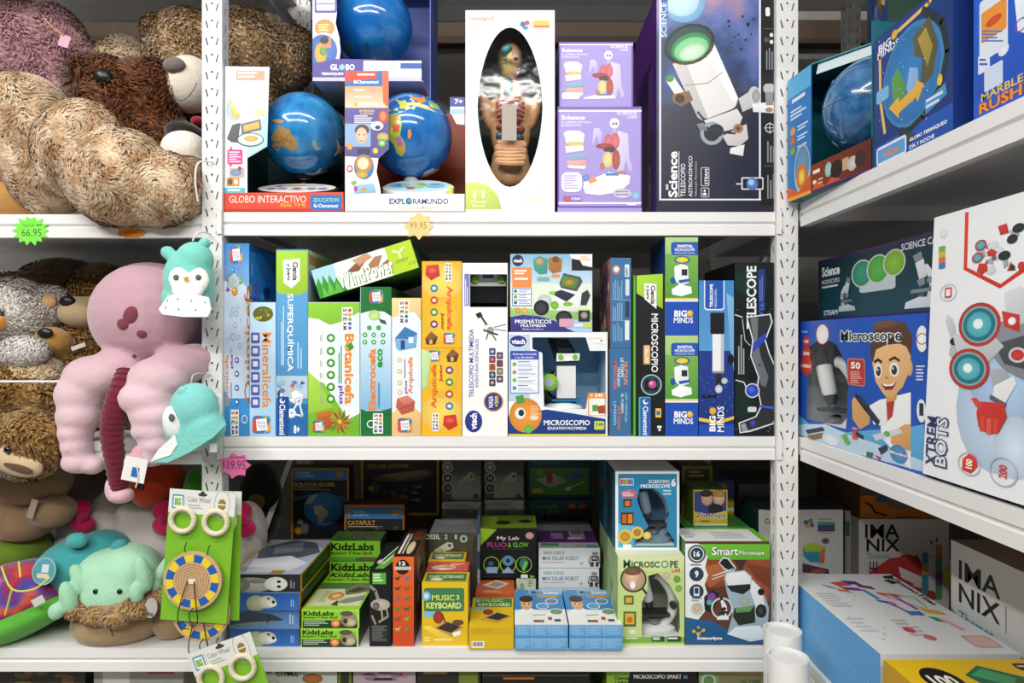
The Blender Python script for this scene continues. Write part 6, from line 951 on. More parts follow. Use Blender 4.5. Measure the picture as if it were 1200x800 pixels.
fbox('scratch_globe_box', 'dark carton with an orange frame and a printed globe, lettered SCRATCH GLOBE', 'box', (341, 548, 409, 630.5), .335, .045, {'front': '#b87a1c', 'side': '#2a2018', 'top': '#3a2c18'}, {'front': [C7, R(75, 84, 422, 530, '#1c1d24'), R(75, 84, 422, 152, '#3f7ab4'), R(98, 98, 108, 134, '#c8a03c'), R(102, 102, 106, 130, '#3f7ab4'), T('NATIONAL', 114, 98, 184, 112, '#b4cce4', 0, .02), T('GEOGRAPHIC', 114, 118, 208, 132, '#b4cce4', 0, .02), E(372, 114, 22, 20, '#d88a1c'), T('8+', 360, 105, 384, 123, '#2a2018', 0, .03), T('SCRATCH GLOBE', 80, 166, 342, 192, '#d89a2c', 0, .035), G(80, 198, 340, 222, 2, '#8a8a8c'), Pg([(78, 262), (250, 232), (420, 262), (420, 290), (250, 250), (78, 282)], '#3a5a88'), E(270, 336, 128, 108, '#2f6fae'), E(262, 330, 118, 100, '#3a80c0'), Pg([(205, 320), (250, 312), (305, 355), (290, 390), (262, 420), (240, 425), (235, 385), (212, 365)], '#c8bca4'), Pg([(150, 300), (190, 250), (240, 240), (215, 275), (190, 310)], '#9ab0a0'), E(110, 478, 26, 24, '#c8961c'), E(150, 460, 26, 40, '#6a6a6c'), E(120, 420, 20, 16, '#a89a70')]}, z=zz3 + g)
zz4 = zt + .0012
fbox('catapult_kit_box', 'orange-framed carton lettered CATAPULT on the rear lime pile', 'box', (403.5, 591, 474, 0), .275, .055, {'front': '#b86a1c', 'side': '#4a2c18', 'top': '#4a2c1a'}, {'front': [C7, R(418, 325, 782, 560, '#2a2624'), R(418, 325, 782, 402, '#3f7ab4'), R(430, 340, 442, 388, '#c8a03c'), R(435, 345, 439, 384, '#3f7ab4'), T('NATIONAL', 462, 348, 542, 364, '#b4cce4', 0, .02), T('GEOGRAPHIC', 462, 370, 564, 384, '#b4cce4', 0, .02), E(732, 362, 24, 20, '#d88a1c'), T('8+', 720, 352, 744, 370, '#2a2018', 0, .03), T('CATAPULT', 426, 412, 606, 442, '#d89a2c', 0, .04), G(428, 448, 710, 458, 1, '#c8c8c4')] + scene_patch(600, 440, 770, 520, ['#5a7a3c', '#6a4a34', '#8a6a8a', '#4a3c30'], 2, 12)}, z=zz4)
# --- microscopes in window cartons
def window_scope(name, label, px, z_, Y, s, body, dark, glass='#777'):
    """table microscope: foot, curved arm, tube, eyepiece, stage, knob; s = height in m"""
    root = empty(name, (P(px, 0, Y).x, Y, z_)); tag(root, label, 'microscope')
    m = MB(); m.lathe([(.3 * s, 0), (.3 * s, .05 * s), (.22 * s, .09 * s), (.1 * s, .11 * s)], body, Matrix.Scale(.62, 4, (0, 1, 0)), 24); m.build('foot', GLOSS, root, smooth=True)
    m = MB(); m.tube(spline([(.12 * s, 0, .08 * s), (.26 * s, 0, .3 * s), (.24 * s, 0, .58 * s), (.08 * s, 0, .82 * s), (-.02 * s, 0, .86 * s)], 6), [.075 * s] * 24 + [.06 * s], body, 12); m.build('arm', GLOSS, root, smooth=True)
    t = Matrix.Rotation(math.radians(-14), 4, 'Y')
    m = MB(); m.lathe([(.055 * s, .42 * s), (.09 * s, .5 * s), (.095 * s, .82 * s), (.07 * s, .84 * s)], body, Matrix.Translation((-.0 * s, 0, 0)) @ t, 20); m.build('tube', GLOSS, root, smooth=True)
    m = MB(); m.lathe([(.06 * s, .84 * s), (.075 * s, .87 * s), (.075 * s, 1.0 * s), (.055 * s, 1.02 * s)], dark, t, 20); m.build('eyepiece', GLOSS, root, smooth=True)
    m = MB(); m.lathe([(.04 * s, .34 * s), (.07 * s, .4 * s), (.075 * s, .46 * s)], dark, t, 16); m.build('objective', GLOSS, root, smooth=True)
    m = MB(); m.box(-.2 * s, -.13 * s, .25 * s, .2 * s, .13 * s, .29 * s, dark); m.build('stage', GLOSS, root)
    m = MB(); m.lathe([(.055 * s, 0), (.055 * s, .06 * s)], dark, Matrix.Translation((.25 * s, -.07 * s, .42 * s)) @ Matrix.Rotation(math.pi / 2, 4, 'X'), 18); m.build('focus_knob', GLOSS, root, smooth=True)
    m = MB(); m.lathe([(.08 * s, 0), (.08 * s, .012 * s)], glass, Matrix.Translation((-.03 * s, -.03 * s, .16 * s)) @ Matrix.Rotation(.6, 4, 'X'), 18); m.build('mirror', GLOSS, root)
    return root
zl = P(0, 651.5, .01).z
fbox('lab_microscope_box', 'pale green window carton with a round inset of a child at a microscope', 'box', (724, 651.5, 802, 0), .01, .11, {'front': '#c4d98a', 'left': '#9cb87a', 'side': '#a8c07a', 'top': '#dfe6c4'}, {'front': [L4,
    R(100, 358, 334, 412, '#dfe6b4', '#cfdf9a'), R(100, 640, 334, 662, '#7ab04a'), T('M', 120, 372, 144, 402, '#2a5a34', 0, .05), T('ICROSC', 148, 378, 246, 400, '#2a5a34', 0, .04), O(264, 388, 13, 4, '#4a8a8a'), T('PE', 282, 376, 310, 400, '#2a5a34', 0, .04), T('LAB', 288, 402, 318, 416, '#c0504a', 0, .03), O(155, 440, 46, 6, '#2a4a34'), E(155, 440, 40, 40, '#c8a488'), E(150, 432, 24, 26, '#e2bc9a'), E(152, 412, 30, 14, '#7a5a40'), L([(185, 470), (200, 490)], 8, '#2a4a34'), E(152, 460, 10, 14, '#eef0ee'), E(270, 428, 12, 12, '#d8b4c0'), E(306, 440, 12, 12, '#6aa83a'), E(312, 472, 12, 12, '#8ab45a'), RR(122, 496, 156, 528, 3, '#4a6a34'), R(128, 502, 150, 522, '#d8a83a'), RR(120, 552, 164, 604, 3, '#4a6a34'), R(126, 558, 158, 596, '#e0b03c'), E(142, 580, 10, 10, '#c8702c'), G(126, 642, 190, 650, 1, '#f2f6e4'), RR(218, 638, 262, 656, 3, '#2a4a34'), G(222, 641, 256, 653, 2, '#fff'), RR(272, 638, 320, 656, 3, '#2a4a34'), G(275, 642, 316, 652, 1, '#fff'), E(152, 622, 18, 10, '#dfe8c8')], 'left': ['%'] + scene_patch(0, 0, 100, 100, ['#8aa86a', '#b4c890', '#6a8a5a'], 2, 10)},
    z=ZB, windows=[[(46, 22), (60, 19), (78, 32), (92, 52), (94, 80), (88, 90), (36, 90), (36, 52), (44, 40)]], inner='#cdd6c2')
window_scope('lab_microscope', 'white microscope with black stage in the pale green window carton', 768, ZB + .016, .037, .118, '#d4d6d6', '#1c1d1f')
fbox('scientific_microscope_box', 'teal and white window carton standing atop the pale green one', 'box', (721, 552, 796, 0), .04, .1, {'front': '#2f8cb8', 'left': '#17485c', 'side': '#1f5a74', 'top': '#dfe2e2'}, {'front': [L4,
    R(92, 66, 315, 340, '#eceff0'), R(102, 74, 306, 330, '#2c84b0', '#3a9cc8'), Pg([(102, 250), (140, 228), (156, 234), (156, 330), (102, 330)], '#5ab8dc'), RR(108, 90, 156, 114, 3, '#e6e6e6')] + [R(110 + i * 9, 93, 118 + i * 9, 111, ['#d84a5a', '#58b04a', '#e08a3a', '#8a5ab0', '#3c8ac0'][i]) for i in range(5)] + [T('SCIENTIFIC', 208, 95, 282, 107, '#f2f6f8', 0, .035), T('MICROSCOPE', 180, 110, 282, 123, '#f2f6f8', 0, .035), T('6', 286, 90, 302, 118, '#fff', 0, .04), G(258, 130, 300, 152, 2, '#b4d4e4'), Pg([(110, 138), (140, 128), (166, 136), (164, 158), (116, 156)], '#c46a74'), G(118, 138, 158, 154, 3, '#f0d0d4'), RR(120, 162, 148, 190, 2, '#4a2c1c'), R(125, 168, 143, 186, '#c8782c'), RR(112, 208, 155, 252, 2, '#4a2c1c'), R(116, 214, 132, 246, '#b8682c'), R(136, 214, 151, 246, '#d8882c'), E(126, 292, 26, 26, '#e8cf6a'), E(126, 292, 17, 17, '#c8942c'), E(168, 278, 22, 22, '#e8cf6a'), E(168, 278, 13, 13, '#b8842c'), E(202, 288, 14, 14, '#e8cf6a'), RR(118, 318, 148, 332, 4, '#f0f2f2')], 'left': ['%', R(60, 4, 92, 96, '#2f7a9c'), G(64, 10, 88, 90, 12, '#17485c'), R(10, 10, 50, 90, '#1c3c48')]},
    z=zl + g, windows=[[(38, 22), (62, 22), (78, 34), (84, 52), (80, 72), (92, 88), (92, 94), (30, 94), (34, 84), (52, 70), (40, 50), (34, 36)]], inner='#6cb4d8')
window_scope('science_microscope', 'dim grey-blue microscope in the teal window carton', 766, zl + .012, .066, .115, '#6f8798', '#2a3238')
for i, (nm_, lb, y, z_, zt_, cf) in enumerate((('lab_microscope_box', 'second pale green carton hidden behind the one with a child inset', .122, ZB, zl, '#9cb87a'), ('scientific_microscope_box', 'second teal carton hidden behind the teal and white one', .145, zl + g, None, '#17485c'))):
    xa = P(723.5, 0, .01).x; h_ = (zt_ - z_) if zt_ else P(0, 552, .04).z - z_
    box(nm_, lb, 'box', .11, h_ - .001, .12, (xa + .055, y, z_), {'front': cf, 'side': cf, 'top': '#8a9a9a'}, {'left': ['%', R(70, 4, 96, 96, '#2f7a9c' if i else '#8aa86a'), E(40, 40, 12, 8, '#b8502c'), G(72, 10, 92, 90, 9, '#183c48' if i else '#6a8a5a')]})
sm = fbox('smart_microscope_box', 'large carton printed with a microscope under a green band with white lettering', 'box', (803, 634, 901.5, 0), .012, .08, {'front': '#5a3a2a', 'side': '#3c7a34', 'top': '#e6e9e6'}, {'front': [L4,
    R(330, 370, 630, 585, '#4a2a1e', '#6a4030'), E(430, 410, 90, 60, '#8a4a2c'), E(590, 440, 60, 90, '#9c5230'), Pg([(380, 400), (480, 380), (500, 420), (420, 470)], '#b0643a'), Pg([(540, 380), (628, 400), (628, 470), (580, 440)], '#7a3c22'), Pg([(330, 575), (430, 585), (520, 640), (628, 600), (628, 665), (330, 665)], '#1f5a8c'), Pg([(380, 318), (630, 318), (630, 372), (420, 372), (380, 350)], '#6cbc34'), T('Smart', 428, 328, 518, 356, '#2a4a24', 0, .07), T('Smart', 428, 328, 518, 356, '#fff', 0, .03), T('Microscope', 522, 342, 608, 358, '#2a4a24', 0, .07), T('Microscope', 522, 342, 608, 358, '#fff', 0, .02),
    Pg([(330, 316), (380, 316), (400, 330), (412, 362), (404, 400), (414, 425), (402, 460), (412, 490), (400, 524), (404, 550), (380, 580), (330, 570)], '#e9ecec'), O(375, 352, 32, 7, '#5a646c'), E(375, 352, 22, 22, '#2c4258'), T('16', 364, 342, 386, 362, '#fff', 0, .04), E(374, 422, 25, 25, '#2c4258'), T('9', 368, 410, 381, 434, '#fff', 0, .04), E(374, 482, 25, 25, '#2c4258'), RR(364, 466, 384, 498, 3, '#dfe6ea'), RR(367, 470, 381, 490, 2, '#2c4258'), G(356, 505, 394, 520, 2, '#8a949a'), E(376, 542, 22, 22, '#c8d8d8'), E(376, 540, 13, 14, '#e0b494'), G(352, 388, 402, 396, 1, '#4a5a64'),
    Pg([(450, 382), (466, 362), (486, 366), (512, 400), (500, 418), (470, 408)], '#cfd4d6'), Pg([(454, 384), (466, 368), (482, 370), (506, 402), (496, 412), (474, 402)], '#1c1d20'), Pg([(470, 440), (476, 415), (540, 408), (566, 430), (566, 480), (600, 470), (626, 540), (620, 600), (628, 640), (560, 655), (480, 630), (500, 560), (478, 480)], '#9fb4c0'), Pg([(474, 436), (482, 420), (540, 412), (562, 432), (562, 470), (540, 488), (490, 478)], '#e6e9ea'), Pg([(478, 462), (560, 456), (562, 472), (536, 492), (494, 482)], '#26282c'), Pg([(566, 440), (600, 474), (612, 540), (596, 580), (574, 520), (560, 480)], '#dfe3e4'), E(598, 484, 12, 12, '#1c1d20'), E(598, 550, 19, 24, '#1c1d20'), E(596, 548, 10, 14, '#3a3c40'), Pg([(505, 540), (575, 530), (578, 590), (520, 600), (500, 570)], '#26301f'), Pg([(508, 540), (574, 530), (560, 552), (512, 556)], '#6a9a5a'), E(540, 515, 16, 14, '#aab4a0'), Pg([(480, 630), (510, 605), (590, 600), (628, 630), (626, 645), (560, 656)], '#d4e0e8'), L([(430, 428), (500, 404)], 4, '#dfe4e4'), L([(428, 440), (505, 412)], 3, '#dfe4e4'), Pg([(400, 500), (430, 476), (452, 490), (430, 560), (402, 545)], '#1c1d24'), E(426, 505, 16, 20, '#7a4a9c'), E(418, 520, 10, 10, '#5ab0a0'), O(462, 540, 38, 6, '#cfdae0')] + mic(440, 500, 488, 580, '#e6eaec', '#22252a', '#22252a') + [T('Science4you', 376, 638, 462, 652, '#fff', 0, .03), L([(362, 618), (380, 628), (398, 616)], 3, '#d8b43c'), E(364, 620, 6, 6, '#d8b43c'), E(380, 630, 7, 7, '#d8b43c'), E(398, 616, 6, 6, '#d8b43c'), E(380, 606, 5, 5, '#d8b43c')],
    'top': ['%', R(0, 0, 100, 100, '#e2e6e2'), R(24, 0, 100, 8, '#6cbc34'), R(92, 0, 100, 100, '#6cbc34'), G(40, 30, 86, 80, 4, '#a8b0b0'), G(4, 30, 22, 80, 3, '#9aa4a4')]}, z=ZB)
for nm_, xp, z_, yy in (('display_tray', 763, ZB + .0016, .0125), ('display_tray', 758.5, zl + g + .0016, .0425)):
    m = MB(); hh = .0138 if yy < .03 else .0092; m.box(-.05, 0, 0, .05, .06, hh, '#cfd4cc')
    thing(nm_, 'pale card tray under the microscope in the ' + ('pale green' if yy < .03 else 'teal') + ' window carton', 'tray', (P(xp, 0, yy).x, yy, z_), m)
zzo = P(0, 616, .12).z
fbox('green_top_box', 'carton with a green top behind the green-banded microscope carton, holding the zoetrope kit', 'box', (803, 0, 880, 0), .105, .17, {'front': '#3a7a34', 'side': '#2f5a2c', 'top': '#4a9a3a'}, {'top': ['%', R(4, 4, 96, 96, '#3f8a34'), G(10, 70, 60, 90, 2, '#8ac07a')]}, z=ZB, ztop=zzo)
fbox('zoetrope_kit_box', 'small blue and yellow carton lettered Zoetrope with two printed faces', 'box', (812.5, 574, 852.5, 616), .12, .07, {'front': '#2c3f8c', 'left': '#8aa03a', 'side': '#c8a81c', 'top': '#5a7a4a'}, {'front': [L4, R(362, 128, 484, 258, '#e0be2c'), R(366, 134, 478, 225, '#3a4a8c'), E(410, 160, 20, 24, '#d8a888'), E(408, 142, 22, 12, '#3a2820'), E(452, 160, 20, 24, '#e2b898'), E(452, 142, 22, 13, '#b88a4a'), E(440, 196, 26, 18, '#22243a'), Pg([(366, 205), (420, 215), (484, 200), (484, 258), (366, 258)], '#e6c634'), T('Zoetrope', 371, 208, 478, 232, '#fff', 0, .06), T('Zoetrope', 372, 209, 476, 230, '#2c3f8c', 0, .02), G(388, 236, 424, 244, 1, '#4a5a3a'), R(366, 246, 484, 258, '#dfe2d8')]}, z=zzo + g)
fbox('zoetrope_kit_box', 'second blue and yellow zoetrope carton, set farther back', 'box', (836, 563, 860, 0), .2, .06, {'front': '#2c3f7c', 'side': '#3a4a7c', 'top': '#2c3f7c'}, {'front': ['%', E(40, 30, 24, 18, '#c89a7a'), E(40, 18, 26, 10, '#a8823c'), R(0, 55, 100, 100, '#b89a24'), R(0, 80, 100, 90, '#dcdcd0')]}, z=zzo + g)
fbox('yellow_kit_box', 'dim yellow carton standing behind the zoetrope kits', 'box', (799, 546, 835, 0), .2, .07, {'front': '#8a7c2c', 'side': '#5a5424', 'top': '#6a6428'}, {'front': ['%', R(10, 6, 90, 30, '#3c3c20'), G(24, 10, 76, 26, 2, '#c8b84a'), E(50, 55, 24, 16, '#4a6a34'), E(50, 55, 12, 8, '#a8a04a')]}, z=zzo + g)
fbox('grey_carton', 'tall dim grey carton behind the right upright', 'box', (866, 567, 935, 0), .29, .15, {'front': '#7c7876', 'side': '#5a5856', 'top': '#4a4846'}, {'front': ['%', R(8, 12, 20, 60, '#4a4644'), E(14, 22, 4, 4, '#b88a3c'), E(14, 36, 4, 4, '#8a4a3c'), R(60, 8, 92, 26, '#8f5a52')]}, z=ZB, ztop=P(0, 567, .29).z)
# ================================================================ tops of cartons on the lowest shelf
def low(name, label, x0, x1, py, col, pr, Y=.03, d=.25): return fbox(name, label, 'box', (x0, py, x1, 0), Y, d, {'front': col, 'side': col, 'top': col}, {'front': pr}, z=ZL)
low('chemistry_carton', 'white carton lettered CHEMISTRY CHIMIE on the lowest shelf', 308, 395, 770, '#cfcfca', [L2, T('CHEMISTRY', 122, 738, 264, 768, '#1a1a1c', 0, .05), T('CHIMIE', 158, 757, 236, 778, '#1a1a1c', 0, .05), E(285, 785, 36, 18, '#b8763c'), E(150, 800, 20, 14, '#c8c8c4')])
low('green_carton', 'thin yellow-green carton beside the chemistry carton', 396, 412, 772, '#6a7a24', ['%', R(20, 0, 80, 100, '#2c3018')])
low('art_carton', 'carton with pink and purple print on the lowest shelf', 414, 487, 776, '#b8a8b0', [L2] + scene_patch(440, 745, 640, 800, ['#a84a8c', '#e0d0dc', '#6a3a7a', '#d87aa0', '#8a8a9c'], 6, 18) + [G(500, 782, 570, 800, 1, '#3a2038')])
low('dark_carton', 'dark carton with gold lettering on the lowest shelf', 489, 563, 778, '#2c2c24', ['%', G(10, 2, 60, 6, 2, '#a8923c'), R(66, 0, 96, 10, '#7a8a34')])
low('navy_carton', 'dark navy carton with orange lettering on the lowest shelf', 565, 690, 777, '#17181c', [L3, G(325, 780, 440, 796, 1, '#c8642c'), R(250, 772, 640, 776, '#6a5a2c')])
low('smart_scope_carton', 'black and lime carton lettered MICROSCOPIO SMART on the lowest shelf', 711, 817, 774, '#8cb83a', [L4, Pg([(148, 730), (390, 730), (390, 830), (130, 830)], '#141518'), T('MICROSCOPIO SMART', 156, 770, 322, 785, '#f2f2f2', 0, .03), T('AI', 328, 770, 342, 785, '#5ab0e0', 0, .03), T('Ciencia', 88, 776, 140, 789, '#2a3a1c', 0, .04), T('y Juego', 88, 791, 134, 803, '#2a3a1c', 0, .04)])
low('globe_carton', 'tan and green carton lettered GLOBE on the lowest shelf', 819, 895, 774, '#8f8a60', [L4, R(385, 730, 450, 830, '#8cac6a'), E(416, 792, 26, 24, '#cfe0d8'), E(416, 792, 18, 16, '#6a9a4a'), T('GLOBE', 528, 788, 596, 806, '#3c6a3a', 0, .04), R(452, 764, 610, 768, '#d8b060')])
fbox('white_carton', 'white carton with red print on the lowest shelf beneath the plush toys', 'box', (110, 772, 215, 0), .06, .2, '#a8a4a0', {'front': ['%', R(60, 4, 90, 8, '#b83c34'), R(10, 6, 40, 14, '#dcd8d4')]}, z=ZL)
fbox('brown_carton', 'dark multicoloured carton on the lowest shelf, nearest the left end', 'box', (-10, 780, 100, 0), .08, .2, '#3c3a34', {'front': ['%'] + scene_patch(0, 0, 100, 20, ['#5a6a3a', '#3a4a5a', '#7a5a3a', '#2a2a2a'], 3, 16)}, z=ZL)
# ---- white poster tubes leaning by the right upright
for i, (px, py, Y, r_) in enumerate(((917, 737, -.115, .0285), (923.5, 768, -.176, .029))):
    p = P(px, py, Y); m = MB(); m.lathe([(r_, 0), (r_, p.z), (r_ - .002, p.z), (r_ - .002, p.z - .006)], '#e9e9e8', None, 40, False)
    o = tag(m.build('poster_tube', GLOSS, None, (p.x, p.y, 0), smooth=True), ['white cardboard tube behind the other, by the right upright', 'white cardboard tube in front of the other, by the right upright'][i], 'tube')
    m = MB(); m.lathe([(r_ - .0025, p.z - .008), (r_ - .0025, p.z - .005), (r_ * .6, p.z - .0045)], '#dcdcdb', None, 40); m.build('end_cap', GLOSS, o, smooth=True)
    m = MB()
    for k in range(9):
        a0 = math.radians(205 + (k % 3) * 7); zc_ = p.z - .05 - k * .02; r2 = r_ + .0004
        m.poly([(r2 * math.cos(a0), r2 * math.sin(a0), zc_), (r2 * math.cos(a0 + .16), r2 * math.sin(a0 + .16), zc_), (r2 * math.cos(a0 + .16), r2 * math.sin(a0 + .16), zc_ - .014), (r2 * math.cos(a0), r2 * math.sin(a0), zc_ - .014)], '#222')
    m.build('side_print', CARD, o)
# ================================================================ side unit on the right
M6 = (930, 350, 3.2); A8 = (900, 230, 2.163)
XF = .512
# --- planet globe in its open box
XP = .482; yb = -.009; w_ = .216; hbx = 1.653 - RT; dp = .165
r = empty('planet_globe_box', (XP + .0135, yb - w_ / 2, RT), (0, 0, -math.pi / 2 + .125)); tag(r, 'open blue box with a fiery base strip around a dark blue planet globe', 'box')
PMr = Matrix.Translation((XP + .0135, yb - w_ / 2, RT)) @ Matrix.Rotation(-math.pi / 2 + .125, 4, 'Z')
for nm_, b, c in (('back_panel', (-w_ / 2, dp, 0, w_ / 2, .167, hbx), '#1f6f7c'), ('side_panel', (-w_ / 2, .0, 0, -w_ / 2 + .002, dp, hbx), '#1f6f7c'), ('side_panel', (w_ / 2 - .002, .0, 0, w_ / 2, dp, hbx), '#1f6f7c'), ('floor_panel', (-w_ / 2 + .002, .002, 0, w_ / 2 - .002, dp, .002), '#1f6f7c')):
    m = MB(); m.box(*b, c); m.build(nm_, CARD, r)
m = MB(); q = [(-w_ / 2, 0.0, hbx), (-w_ / 2 + .07, 0.0, hbx), (w_ / 2, .085, hbx), (w_ / 2, dp, hbx), (-w_ / 2, dp, hbx)]
m.mesh(q + [(x, y, z + .002) for x, y, z in q], [(4, 3, 2, 1, 0), (5, 6, 7, 8, 9), (0, 1, 6, 5), (1, 2, 7, 6), (2, 3, 8, 7), (3, 4, 9, 8), (4, 0, 5, 9)], '#2f8a94'); m.build('lid_panel', CARD, r)
m = MB(); m.mesh([(-w_ / 2 + .075, .008, hbx - .001), (w_ / 2 - .02, .075, hbx - .001), (w_ / 2 - .02, .07, hbx - .018), (-w_ / 2 + .075, .004, hbx - .018)], [(0, 1, 2, 3)], '#c4d4d8'); m.build('clear_strip', GLOSS, r)
box('front_strip', None, None, .07, hbx, .002, (-w_ / 2 + .035, -.002, 0), {'front': '#2a78c0', 'side': '#1d5a94'}, {'front': ['%', R(0, 0, 100, 16, '#5ab0dc'), G(20, 18, 80, 24, 1, '#dfeaf4'), G(14, 27, 86, 36, 3, '#cfe2f2')] + [q for i, y in enumerate((42, 50, 58)) for q in (E(24, y + 2, 12, 3.4, ['#d8a04a', '#c86a34', '#8aa04a'][i]), G(44, y, 90, y + 5, 2, '#cfe2f2'))] + [E(64, 78, 34, 20, '#b8d0e0'), E(64, 76, 30, 16, '#6a9ab8'), E(62, 84, 22, 10, '#e8822c'), E(62, 84, 12, 6, '#f4d04a'), Pg([(0, 100), (0, 88), (50, 95), (100, 84), (100, 100)], '#d8602c'), R(0, 97, 100, 100, '#e8a43a')]}, parent=r, PM=PMr)
box('base_strip', None, None, w_ - .07, .045, .002, (.035, -.002, 0), {'front': '#6a2c1c', 'side': '#4a1c14'}, {'front': ['%', R(0, 0, 100, 100, '#8a3a1c', '#5a2418', 'h'), Pg([(0, 100), (10, 60), (26, 90), (40, 70), (60, 100)], '#c8602c'), G(4, 22, 24, 48, 1, '#f2e4d4'), G(4, 58, 12, 84, 1, '#f2e4d4'), G(14, 58, 26, 84, 2, '#d8b090'), E(32, 40, 6, 26, '#9cc8c0'), E(46, 50, 10, 30, '#2a201c'), R(56, 26, 66, 66, '#c8a080'), E(72, 54, 8, 24, '#c8c4bc'), E(84, 50, 8, 26, '#3a2c28'), R(0, 92, 100, 100, '#5c2a6a')]}, parent=r, PM=PMr)
def rglobe():
    c = Vector((XP + .085, yb - .118, RT + .124)); rr = .076; base = Vector((c.x, c.y, RT + .0035)); root = empty('star_globe', base); tag(root, 'dark blue globe with fine white constellation lines in the fiery-based box', 'globe')
    mb = MB(); mb.sphere((0, 0, 0), rr, '#2a80c0', 40); sp = mb.build('sphere', NIGHT, root, c - base, smooth=True); m = MB(); rd = random.Random(4)
    for i in range(46):
        a0, e0 = rd.uniform(0, 6.283), rd.uniform(-1.1, 1.1); pts = []
        for k in range(4): pts.append(Vector((math.cos(e0) * math.cos(a0), math.cos(e0) * math.sin(a0), math.sin(e0))) * (rr * 1.001)); a0 += rd.uniform(-.22, .22); e0 += rd.uniform(-.15, .15)
        m.tube(pts, .0004, '#b4cce0', 4)
    o = m.build('constellation_print', GLOSS, sp); o['kind'] = 'stuff'
    m = MB(); n = 48; m.tube([(rr * 1.0015 * math.cos(6.2832 * i / n), rr * 1.0015 * math.sin(6.2832 * i / n), 0) for i in range(n + 1)], .0006, '#3a4a5c', 4); m.build('seam', GLOSS, sp)
    m = MB(); m.lathe([(.04, 0), (.038, .008), (.012, .014), (.009, .02), (.009, .07)], '#dfe2e2', None, 24); m.build('stand', GLOSS, root, smooth=True)
rglobe()
# --- day-and-night globe carton
bg = rbox('day_night_globe_box', 'dark blue carton printed with a tilted globe and yellow arrow', 'box', 1024.5, 1117, 48, .507, .16, RT, {'front': '#1b3f8c', 'side': '#17347a', 'top': '#1b3f8c', 'left': '#1d4aa0'}, {'front': [A4, Pg([(342, 0), (660, -200), (660, 420), (342, 540)], '#1c3878'), Pg([(345, 480), (600, 330), (600, 425), (345, 545)], '#1a55b4'),
    L([(362, 195), (364, 330), (378, 430)], 7, '#e8c06a'), L([(405, 115), (520, 10), (560, -60)], 7, '#e8c06a'), T('BIG', 358, 150, 398, 143, '#f4f6f8', 0, .03), E(409, 112, 10, 15, '#e8b43c'), T('MINDS', 355, 174, 423, 145, '#f4f6f8', 0, .03)]}, )
def on_face(o, M, w_, h_, name, cmds):
    fo, u, v, n, W, H = faces_of(w_, h_, 1)['front']; pm = MB(); do_print(pm, fo, u, v, n * 1.0 , W, H, M, ['%'] + [R(0, 0, .01, .01, '#1c3878')] * 12 + cmds); pm.build(name, CARD, o)
_, Mb, wb, hb_, _d = BOXES[bg.name]
on_face(bg, Mb, wb, hb_, 'globe_print', [E(52, 46, 39, 36, '#4a90c8'), E(51, 46, 36, 33, '#2f7cc0'), L([(66, 6), (88, 24), (94, 46), (86, 66), (66, 80), (44, 86)], 5, '#22302c'), Pg([(26, 40), (34, 34), (46, 52), (40, 68), (28, 62)], '#5a9a4a'), Pg([(54, 20), (74, 14), (84, 36), (78, 56), (62, 60), (66, 40), (56, 34)], '#5a5a34'), Pg([(60, 24), (70, 20), (78, 36), (72, 48), (66, 36)], '#a8943c'), Pg([(50, 40), (60, 44), (62, 62), (52, 66), (46, 54)], '#8ab4e0'), Pg([(22, 60), (36, 56), (36, 60), (58, 56), (58, 52), (68, 58), (60, 68), (58, 64), (36, 68), (36, 72)], '#e8b03c'), E(40, 90, 16, 5, '#3a4a4a'), R(36, 80, 42, 90, '#2a3434'), Pg([(68, 72), (92, 66), (94, 74), (70, 80)], '#4a90c8'), G(70, 70, 92, 78, 2, '#cfe2f2'), E(86, 62, 3, 4, '#e8c43c'), RR(4, 86, 46, 100, 3, '#e6eaf0'), R(6, 88, 44, 98, '#5aa0dc'), T('TIERRA', 12, 91, 36, 96, '#e8822c', 0, .03), T('GLOBO TERRÁQUEO', 50, 90, 94, 93.5, '#fff', 0, .03), T('DÍA Y NOCHE', 50, 95, 80, 98.5, '#fff', 0, .03), RR(4, 42, 22, 52, 2, '#7ab8e0')] + [E(8 + (i * 29) % 86, 4 + (i * 47) % 80, .5, .6, '#cfe0f4') for i in range(22)])
rbox('navy_kit_box', 'dark navy carton with grey text between the globe and marble-run cartons', 'box', 1075, 1200, 90, .676, .12, RT, {'front': '#141c34', 'side': '#101728', 'top': '#141c34'}, {'front': ['%', G(46, 10, 62, 34, 8, '#8a94a8'), G(46, 60, 62, 80, 6, '#8a94a8'), R(0, 50, 100, 51, '#c8a85a'), R(44, 84, 60, 96, '#c83c3c'), R(48, 86, 58, 94, '#2c4a9c'), E(54, 4, 8, 4, '#6a94a0')]}, h=.3)
mb_ = rbox('marble_run_box', 'bright blue carton with big orange and yellow lettering', 'box', 1141, 1290, -60, .508, .12, RT + .0006, {'front': '#1f5cc8', 'side': '#1a4aa4', 'top': '#1f5cc8'}, {'front': [A4, R(668, -100, 840, 240, '#2468d8', '#1d4fb8'), RR(684, 10, 776, 150, 8, '#dfe6f2'), RR(690, 45, 772, 90, 6, '#e8963a'), E(730, 66, 26, 14, '#d8502c'), G(692, 98, 770, 140, 4, '#5a7ac0'), Pg([(795, -30), (840, -60), (840, 110), (808, 100)], '#e6ecf4'), O(818, 80, 22, 5, '#7a4ac0'), RR(680, 184, 718, 222, 4, '#dfe6f2'), G(684, 190, 714, 218, 2, '#3c64b8'), E(762, 160, 18, 20, '#dfe6f2'), RR(700, 226, 760, 268, 4, '#cfdcf0'), T('MARBLE', 690, 306, 826, 261, '#f0c83c', 0, .05), T('RUSH', 682, 339, 824, 304, '#8a2c1c', 0, .06), T('RUSH', 684, 338, 822, 305, '#f0902c', 0, .03)]}, h=.34)
